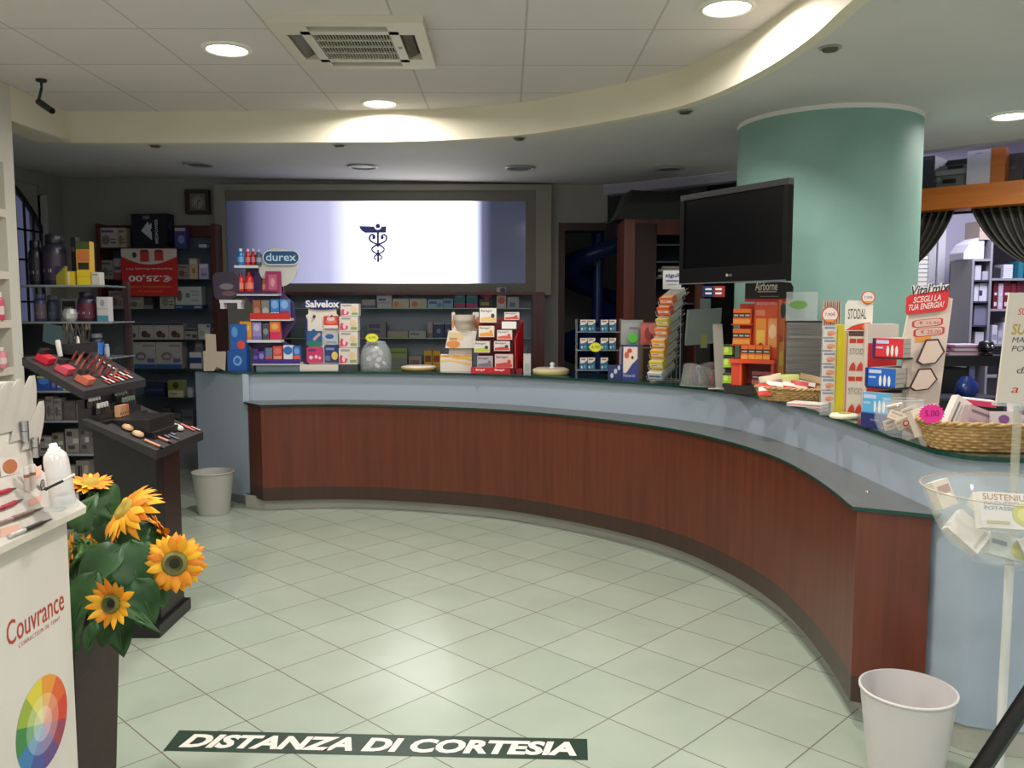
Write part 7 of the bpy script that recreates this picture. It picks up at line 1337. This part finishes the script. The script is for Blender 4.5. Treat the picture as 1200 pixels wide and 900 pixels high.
for k, (u, v0, v1, w_) in enumerate(((2, 448, 500, .085), (16, 444, 506, .085), (31, 440, 515, .085), (42, 470, 525, .07))):
    m = MB(); b_ = on_r(u - 10, v1); t_ = on_r(u, v0); n_ = 8; vs_ = []
    for i in range(n_ + 1):
        q = i / n_; c_ = b_.lerp(t_, q) + Vector((.008 + .006 * q, 0, 0)); hw = w_ / 2 * (1 - q ** 3 * .75); vs_ += [tuple(c_ + Vector((0, -hw, 0))), tuple(c_ + Vector((.002, 0, 0))), tuple(c_ + Vector((0, hw, 0)))]
    m.add(vs_, [(3 * i + j, 3 * i + j + 1, 3 * i + j + 4, 3 * i + j + 3) for i in range(n_) for j in (0, 1)] , mat((206, 198, 190), .35, alpha=.85), None, False); o = m.build('leaf_holder', wd_); o.modifiers.new('thick', 'SOLIDIFY').thickness = .002
for (u, v0, v1, lb) in ((22.5, 493, 517, 'chrome lipstick tube higher on the white makeup display'), (35, 512, 536, 'chrome lipstick tube lower on the white makeup display')):
    b_ = on_r(u, v1) + Vector((.014, 0, 0)); h = (v1 - v0) * b_.y / 1000; m = MB(); m.lathe([(.008, 0), (.008, h)], M_CHROME, n=16); m.lathe([(.0083, h * .48), (.0083, h * .52)], mat((120, 118, 116), .3, .8), n=16, cap=False); tag(m.build('lipstick', loc=tuple(b_)), lb, 'lipstick')
for (u, v0, v1, lb) in ((30, 548, 576, 'clear gloss tube with brown band, nearer one on the white display'), (37, 545, 574, 'clear gloss tube with brown band, beside its nearer twin')):
    b_ = on_w(u, v1) + Vector((.004, 0, .003)); h = (v1 - v0) * b_.y / 1000; t = thing('gloss_tube', lb, 'tube', tuple(b_)); m = MB(); m.lathe([(.006, 0), (.006, h * .55)], mat((220, 206, 196), .2, alpha=.8), n=12); m.build('body', t); m = MB(); m.lathe([(.0062, h * .55), (.0062, h * .68)], mat((150, 100, 80), .4), n=12); m.build('band', t); m = MB(); m.lathe([(.006, h * .68), (.006, h)], mat((232, 228, 222), .3), n=12); m.build('cap', t)
# spray can leaning, applicator
b_ = Vector((px(75, 592, y=1.86).x, 1.86, px(75, 592, y=1.86).z)); tp = Vector((px(62, 520, y=1.87).x, 1.87, px(62, 520, y=1.87).z)); ax = tp - b_; h = ax.length
b_ = b_ + Vector((0, .0, 0)); t = thing('spray_can', 'white thermal water spray can leaning at the end of the white makeup display', 'spray can', tuple(b_)); t.rotation_mode = 'QUATERNION'; t.rotation_quaternion = ax.to_track_quat('Z', 'Y')
m = MB(); r = .0255; m.lathe([(r * .9, 0), (r, .006), (r, h * .72), (r * .9, h * .82), (r * .55, h * .9), (r * .4, h * .91)], mat((222, 216, 212), .25, .1), n=28); m.build('body', t); m = MB(); m.lathe([(r * .5, h * .9), (r * .5, h * .93), (r * .34, h * .94), (r * .32, h * 1.0), (r * .2, h * 1.01)], mat((235, 232, 228), .35), n=18); m.build('nozzle', t); m = MB(); m.lathe([(r * 1.01, h * .45), (r * 1.01, h * .452)], mat((150, 140, 140), .5), n=28, cap=False); m.build('seam', t)
p0, p1, p2_ = [Vector(px(u, v, y=1.80)) for u, v in ((54, 573), (75, 563), (87, 556))]; t = thing('applicator', 'black eyelash applicator with a white tip in front of the spray can', 'applicator', tuple(p0)); m = MB(); m.lathe([(.001, -.004), (.006, 0), (.001, .004)], M_BLACK, n=12); m.tube([(0, 0, 0), tuple(p1 - p0)], .0028, M_BLACK, 8); m.build('handle', t); m = MB(); m.tube([tuple(p1 - p0), tuple(p2_ - p0)], .003, M_WHITE, 8); m.build('tip', t)
m = MB(); q_ = on_w(46, 570) + nS; T_ = Matrix.Translation(q_) @ Matrix.Rotation(R(90), 4, 'Z'); m.ell(0, 0, .010, .013, mat((60, 56, 58), .4), T_, -.003, 20); m.ell(0, 0, .007, .010, mat((190, 184, 180), .4), T_, -.0036, 20); m.text('A', -.004, .004, -.006, .006, mat((60, 56, 58), .4), T_, -.004); m.build('round_emblem', wd_)

m = MB(); m.lathe([(.030, -.004), (.030, .025)], M_CLEAR2, Matrix.Translation(b_), 24, False); m.lathe([(.030, -.004), (.001, -.003)], M_CLEAR2, Matrix.Translation(b_), 24, False); m.box(-1.04, b_.x, b_.y - .012, b_.y + .012, b_.z - .012, b_.z - .006, M_CLEAR2); m.build('can_holder', wd_)
# ================================================================== SUNFLOWERS
OX = px(134, 745, y=2.45).x - .125
sf = thing('potted_sunflowers', 'tall dark brown planter of large artificial sunflowers beside the white makeup display', 'plant', (OX, 2.34, 0))
OY = 2.34
m = MB(); hw, hw2 = .11, .135; zt = .575
def frus(m, a, b, z0, z1, mm): m.add([(-a, -a, z0), (a, -a, z0), (a, a, z0), (-a, a, z0), (-b, -b, z1), (b, -b, z1), (b, b, z1), (-b, b, z1)], [(0, 3, 2, 1), (0, 1, 5, 4), (1, 2, 6, 5), (2, 3, 7, 6), (3, 0, 4, 7)], mm)
M_PL = noisy('planter_brown', (52, 32, 30), (40, 25, 24), 20, .55, .3, (1, 1, 6))
frus(m, hw, hw2, .001, zt, M_PL); m.add([(x * hw2, y * hw2, zt) for x, y in ((-1, -1), (1, -1), (1, 1), (-1, 1))] + [(x * (hw2 - .02), y * (hw2 - .02), zt) for x, y in ((-1, -1), (1, -1), (1, 1), (-1, 1))], [(i, (i + 1) % 4, 4 + (i + 1) % 4, 4 + i) for i in range(4)], M_PL); q = hw2 - .02
m.add([(-q, -q, zt), (q, -q, zt), (q, q, zt), (-q, q, zt), (-q, -q, zt - .05), (q, -q, zt - .05), (q, q, zt - .05), (-q, q, zt - .05)], [(0, 4, 5, 1), (1, 5, 6, 2), (2, 6, 7, 3), (3, 7, 4, 0), (4, 7, 6, 5)], mat((30, 24, 20), .9)); m.build('planter', sf)
YL = [mat((240, 168, 20), .6), mat((232, 148, 16), .6), mat((246, 184, 40), .6), mat((226, 130, 20), .6)]
DG, DD, DM = mat((120, 116, 60), .8), mat((44, 44, 30), .9), mat((84, 84, 48), .85)
GR = noisy('leaf_green', (30, 66, 30), (52, 96, 44), 9, .5); GR2 = mat((70, 110, 50), .6); rs = random.Random(21)
def orient(n_): return Vector(n_).normalized().to_track_quat('Z', 'Y').to_matrix().to_4x4()
def petal(m, T_, L_, W_2, lift, droop, mm):
    n_ = 5; vs_ = []
    for i in range(n_ + 1):
        q = i / n_; wdt = W_2 * (math.sin(math.pi * (.12 + .88 * q) ** .9) ** .8 if q < 1 else .02); z = lift * q - droop * q * q
        vs_ += [(L_ * q, -wdt, z - .15 * wdt), (L_ * q, 0, z + .25 * wdt), (L_ * q, wdt, z - .15 * wdt)]
    m.add(vs_, [(3 * i + j, 3 * i + 3 + j, 3 * i + 4 + j, 3 * i + 1 + j) for i in range(n_) for j in (0, 1)], mm, T_, True)
def sunflower(u, v, y, R_, rd, nrm, n_pet=18, rows=2, back=False, droop=.02, nm='flower_head', dark=True, lab=None):
    c_ = px(u, v, y=y) - Vector((OX, OY, 0)); O = Matrix.Translation(c_) @ orient(nrm); m = MB()
    for k in range(rows):
        for i in range(n_pet):
            a = 2 * math.pi * (i + .5 * k) / n_pet + rs.uniform(-.07, .07); T_ = O @ Matrix.Rotation(a, 4, 'Z') @ Matrix.Translation((rd * .8, 0, -.004 * k))
            petal(m, T_, (R_ - rd * .8) * rs.uniform(.88, 1.06) * (1 - .12 * (k == 0) * (rows > 1)), R_ * .155 * rs.uniform(.85, 1.15), .012 * (2 - k) * rs.uniform(.3, 1.3), droop * rs.uniform(.5, 1.4), YL[rs.randrange(4)])
    h_ = m.build(nm, sf); 
    m = MB()
    if back: m.lathe([(rd * 1.1, -.004), (rd * .8, -.02), (.008, -.032), (.004, -.06)], GR2, O, 20)
    else: m.lathe([(.008, -.05), (.008, -.02), (rd * .9, -.008), (rd * 1.0, .003)], GR2, O, 20, False)
    if dark: m.lathe([(rd * 1.0, .003), (rd * .88, .012), (rd * .68, .014)], DG, O, 28, False); m.lathe([(rd * .68, .014), (rd * .55, .010), (rd * .4, .006)], DM, O, 28, False); m.lathe([(rd * .4, .006), (.001, .008)], DD, O, 28, False)
    else: m.lathe([(rd, .003), (rd * .8, .014), (rd * .45, .012), (.001, .008)], mat((176, 150, 56), .8), O, 28, False)
    d_ = m.build('seed_disc', h_)
    for k in range(11):
        a = 2 * math.pi * k / 11 + rs.uniform(-.2, .2); petal(MBS := MB(), O @ Matrix.Rotation(a, 4, 'Z') @ Matrix.Translation((rd * .5, 0, -.012)), rd * 1.3, rd * .22, -.006, .004, GR2); sepals.append(MBS)
    return c_, O
sepals = []
heads = []
heads.append(sunflower(205, 660, 2.22, .082, .034, (.18, -.95, .12), 22, 2))
heads.append(sunflower(131, 707, 2.10, .066, .025, (-.1, -.97, .15), 15, 1, droop=.004))
heads.append(sunflower(147, 598, 2.30, .098, .034, (-.55, -.42, .62), 20, 2, droop=.045, dark=False))
heads.append(sunflower(188, 626, 2.42, .070, .028, (.62, .55, .35), 18, 2, back=True, droop=.02))
heads.append(sunflower(106, 567, 2.46, .066, .024, (.05, -.12, .98), 16, 2, droop=.012, dark=False))
heads.append(sunflower(84, 648, 2.30, .060, .022, (-.7, -.45, .2), 14, 1, droop=.01))
heads.append(sunflower(168, 655, 2.52, .050, .02, (.2, -.6, -.3), 12, 1, droop=.02))
heads.append(sunflower(103, 640, 2.28, .034, .024, (.1, .8, .3), 14, 1, back=True, droop=.004, nm='seed_head'))
m = MB()
for s_ in sepals: 
    n0 = len(m.v); m.v += s_.v; m.f += [[a + n0 for a in f] for f in s_.f]; m.m += [m.mi(GR2)] * len(s_.f); m.sm += s_.sm
m.build('sepals', sf)
c_ = px(133, 653, y=2.2) - Vector((OX, OY, 0)); m = MB(); m.lathe([(.004, -.014), (.012, -.006), (.013, .004), (.006, .014), (.002, .018)], YL[1], Matrix.Translation(c_), 12); m.build('flower_bud', sf)
# stems
for k, (c_, O) in enumerate(heads):
    m = MB(); e = O @ Vector((0, 0, -.045)); b_ = Vector((rs.uniform(-.06, .06), rs.uniform(-.06, .06), zt - .045)); md = b_.lerp(e, .6) + Vector((0, 0, .04)); pts = [b_, b_.lerp(md, .5) + Vector((0, 0, .01)), md, e, O @ Vector((0, 0, -.018))]; m.tube([tuple(p) for p in spline(pts, 5)], .0045, GR2, 8); m.build('stem', sf)
# leaves
def leaf(u, v, y, L_, W_2, n_, roll, cup=.25):
    c_ = px(u, v, y=y) - Vector((OX, OY, 0)); O = Matrix.Translation(c_) @ orient(n_) @ Matrix.Rotation(R(roll), 4, 'Z'); m = MB(); N_, K_ = 10, 6; vs_ = []
    for i in range(N_ + 1):
        q = i / N_; wd_ = W_2 * (math.sin(math.pi * min(1, q ** .62)) ** .85 if 0 < q < 1 else .02)
        for j in range(K_ + 1):
            s_ = j / K_ * 2 - 1; vs_.append((L_ * (q - .5), wd_ * s_, -.22 * L_ * (q - .4) ** 2 * 2 + cup * abs(s_) * wd_ - .004 * math.cos(9 * q + abs(s_) * 5)))
    m.add(vs_, [(i * (K_ + 1) + j, i * (K_ + 1) + K_ + 1 + j, i * (K_ + 1) + K_ + 2 + j, i * (K_ + 1) + 1 + j) for i in range(N_) for j in range(K_)], GR, O, True)
    m.tube([tuple(O @ Vector((L_ * (q / 8 - .5), 0, -.22 * L_ * (q / 8 - .4) ** 2 * 2 + .0))) for q in range(9)], .0015, GR2, 5); m.build('leaf', sf)
for (u, v, y, L_, W_2, n_, roll) in [(112, 668, 2.16, .17, .05, (-.1, -.8, .5), -125), (158, 668, 2.2, .17, .062, (.25, -.85, .45), -80), (100, 600, 2.36, .12, .045, (-.2, -.85, .4), 80), (125, 590, 2.44, .13, .05, (.1, -.8, .5), -60), (170, 705, 2.16, .13, .045, (.3, -.9, .2), -70), (95, 705, 2.12, .16, .045, (-.2, -.9, .3), -110), (160, 625, 2.36, .11, .045, (.3, -.8, .4), 30), (115, 640, 2.34, .16, .05, (.0, -.8, .5), 200), (105, 748, 2.04, .085, .016, (.1, -.9, .2), -105), (160, 722, 2.10, .14, .016, (.3, -.6, .7), -40), (140, 690, 2.3, .17, .06, (.0, -.9, .3), -95), (88, 670, 2.3, .15, .05, (-.3, -.85, .3), -80), (180, 690, 2.26, .13, .05, (.35, -.85, .2), -60), (125, 725, 2.22, .15, .05, (.1, -.85, .4), -100), (150, 640, 2.5, .17, .06, (.1, -.8, .5), 60), (95, 630, 2.44, .14, .05, (-.2, -.8, .5), 110), (178, 650, 2.46, .12, .045, (.4, -.8, .3), 10), (110, 620, 2.5, .15, .05, (.1, -.8, .5), 150), (160, 700, 2.4, .18, .065, (.2, -.9, .2), -85), (100, 690, 2.4, .18, .065, (-.2, -.9, .2), -95), (135, 665, 2.42, .18, .065, (.0, -.9, .3), -70), (86, 735, 2.16, .14, .04, (-.2, -.9, .2), -90), (140, 740, 2.3, .15, .045, (.2, -.9, .2), -85)]:
    leaf(u, v, y, L_, W_2, n_, roll)
# ================================================================== CEILING UNIT, CAMERA, FLOOR STRIP
zc = 2.74; t = thing('air_conditioner', 'square cream ceiling air conditioner cassette with a slatted centre grille', 'air conditioner', (0, 0, 0)); CR_ = mat((216, 208, 190), .5)
ax0, ax1, ay0, ay1 = px(306, 16, z=zc).x + .01, px(511, 72, z=zc).x, px(400, 17, z=zc).y, px(430, 73, z=zc).y; zb = zc - .035
m = MB(); iw = .155
def rim(m, x0, x1, y0, y1, w1, w2, z0, z1, mm):
    for a in ((x0, x1, y0, y0 + w2), (x0, x1, y1 - w2, y1), (x0, x0 + w1, y0 + w2, y1 - w2), (x1 - w1, x1, y0 + w2, y1 - w2)): m.box(a[0], a[1], a[2], a[3], z0, z1, mm)
rim(m, ax0, ax1, ay0, ay1, .055, .055, zb, zc, CR_); rim(m, ax0 + .125, ax1 - .125, ay0 + .125, ay1 - .125, .045, .045, zb, zc, mat((216, 210, 196), .5))
for a in ((ax0 + .055, ax0 + .17, ay0 + .055, ay0 + .17), (ax1 - .17, ax1 - .055, ay0 + .055, ay0 + .17), (ax0 + .055, ax0 + .17, ay1 - .17, ay1 - .055), (ax1 - .17, ax1 - .055, ay1 - .17, ay1 - .055)): m.box(a[0], a[1], a[2], a[3], zb, zc, CR_)
m.build('frame', t)
for (a, b_, c__, d, horiz) in ((ax0 + .17, ax1 - .17, ay0 + .055, ay0 + .125, 1), (ax0 + .17, ax1 - .17, ay1 - .125, ay1 - .055, 1), (ax0 + .055, ax0 + .125, ay0 + .17, ay1 - .17, 0), (ax1 - .125, ax1 - .055, ay0 + .17, ay1 - .17, 0)):
    m = MB(); m.box(a, b_, c__, d, zc - .002, zc - .001, mat((50, 46, 40), .7))
    if horiz: m.add([(a + .01, c__ + .01, zb + .004), (b_ - .01, c__ + .01, zb + .004), (b_ - .01, d - .02, zc - .008), (a + .01, d - .02, zc - .008)], [(0, 1, 2, 3), (3, 2, 1, 0)], mat((150, 144, 130), .5))
    else: m.add([(a + .012, c__ + .01, zb + .004), (a + .012, d - .01, zb + .004), (b_ - .02, d - .01, zc - .008), (b_ - .02, c__ + .01, zc - .008)], [(0, 1, 2, 3), (3, 2, 1, 0)], mat((150, 144, 130), .5))
    m.build('air_flap', t)
g0, g1, h0, h1 = ax0 + .17, ax1 - .17, ay0 + .17, ay1 - .17
m = MB(); m.box(g0, g1, h0, h1, zc - .002, zc - .001, mat((24, 26, 22), .8)); n_ = 26
for k in range(n_): x_ = g0 + (g1 - g0) * (k + .5) / n_; m.box(x_ - .0022, x_ + .0022, h0, h1, zb + .004, zb + .012, mat((176, 172, 150), .5))
for k in range(1, 4): y_ = h0 + (h1 - h0) * k / 4; m.box(g0, g1, y_ - .003, y_ + .003, zb + .002, zb + .012, mat((206, 200, 182), .5))
m.build('intake_grille', t)
m = MB(); m.box(ax1 - .155, ax1 - .135, (ay0 + ay1) / 2 - .01, (ay0 + ay1) / 2 + .01, zb - .002, zb, M_BLACK); m.build('sensor', t)
# surveillance camera
p = px(45, 112, y=5.0); t = thing('security_camera', 'small black surveillance camera under the ceiling at the near wall', 'camera', (p.x + .02, 5.0, 2.739)); zq = 2.739
m = MB(); m.lathe([(.001, 0), (.03, -.001), (.028, -.012), (.008, -.016), (.006, -.05)], M_BLACKM, n=16); m.build('bracket', t)
a = px(45, 119, y=5.0) - Vector(t.location); b_ = px(61, 130, y=4.95) - Vector(t.location); m = MB(); m.tube([(0, 0, -.048), tuple(a)], .008, M_BLACKM, 8); m.tube([tuple(a), tuple(b_)], .018, mat((30, 30, 32), .4), 12); m.tube([tuple(b_), tuple(b_ + (b_ - a) * .06)], .015, mat((10, 10, 12), .1), 12); m.build('body', t)
# floor strip
A_, B_, C_, D_ = [px(u, v, z=0.0) for u, v in ((191, 880), (689, 891), (688, 866), (210, 856))]
ex = (B_ - A_).normalized(); ey = Vector((-ex.y, ex.x, 0)); Wd = (B_ - A_).length; Hd = ((D_ - A_).dot(ey) + (C_ - B_).dot(ey)) / 2
t = MB(); T_ = Matrix(((ex.x, 0, ey.x, A_.x), (ex.y, 0, ey.y, A_.y), (0, -1, 0, 0), (0, 0, 0, 1)))
t.add([(0, -.0006, 0), (Wd, -.0006, 0), ((C_ - A_).dot(ex), -.0006, Hd), ((D_ - A_).dot(ex), -.0006, Hd)], [(0, 1, 2, 3)], noisy('dark_green_vinyl', (28, 50, 38), (34, 58, 44), 8, .4), T_)
q0_, q1_ = px(207, 878, z=0), px(676, 888, z=0)
t.text('DISTANZA DI CORTESIA', (q0_ - A_).dot(ex), (q1_ - A_).dot(ex), Hd * .17, Hd * .83, mat((226, 218, 208), .5), T_, -.0012, .045, .2)
tag(t.build('floor_sticker'), 'dark green floor strip lettered in white italic capitals on the pale tiles', 'sticker')
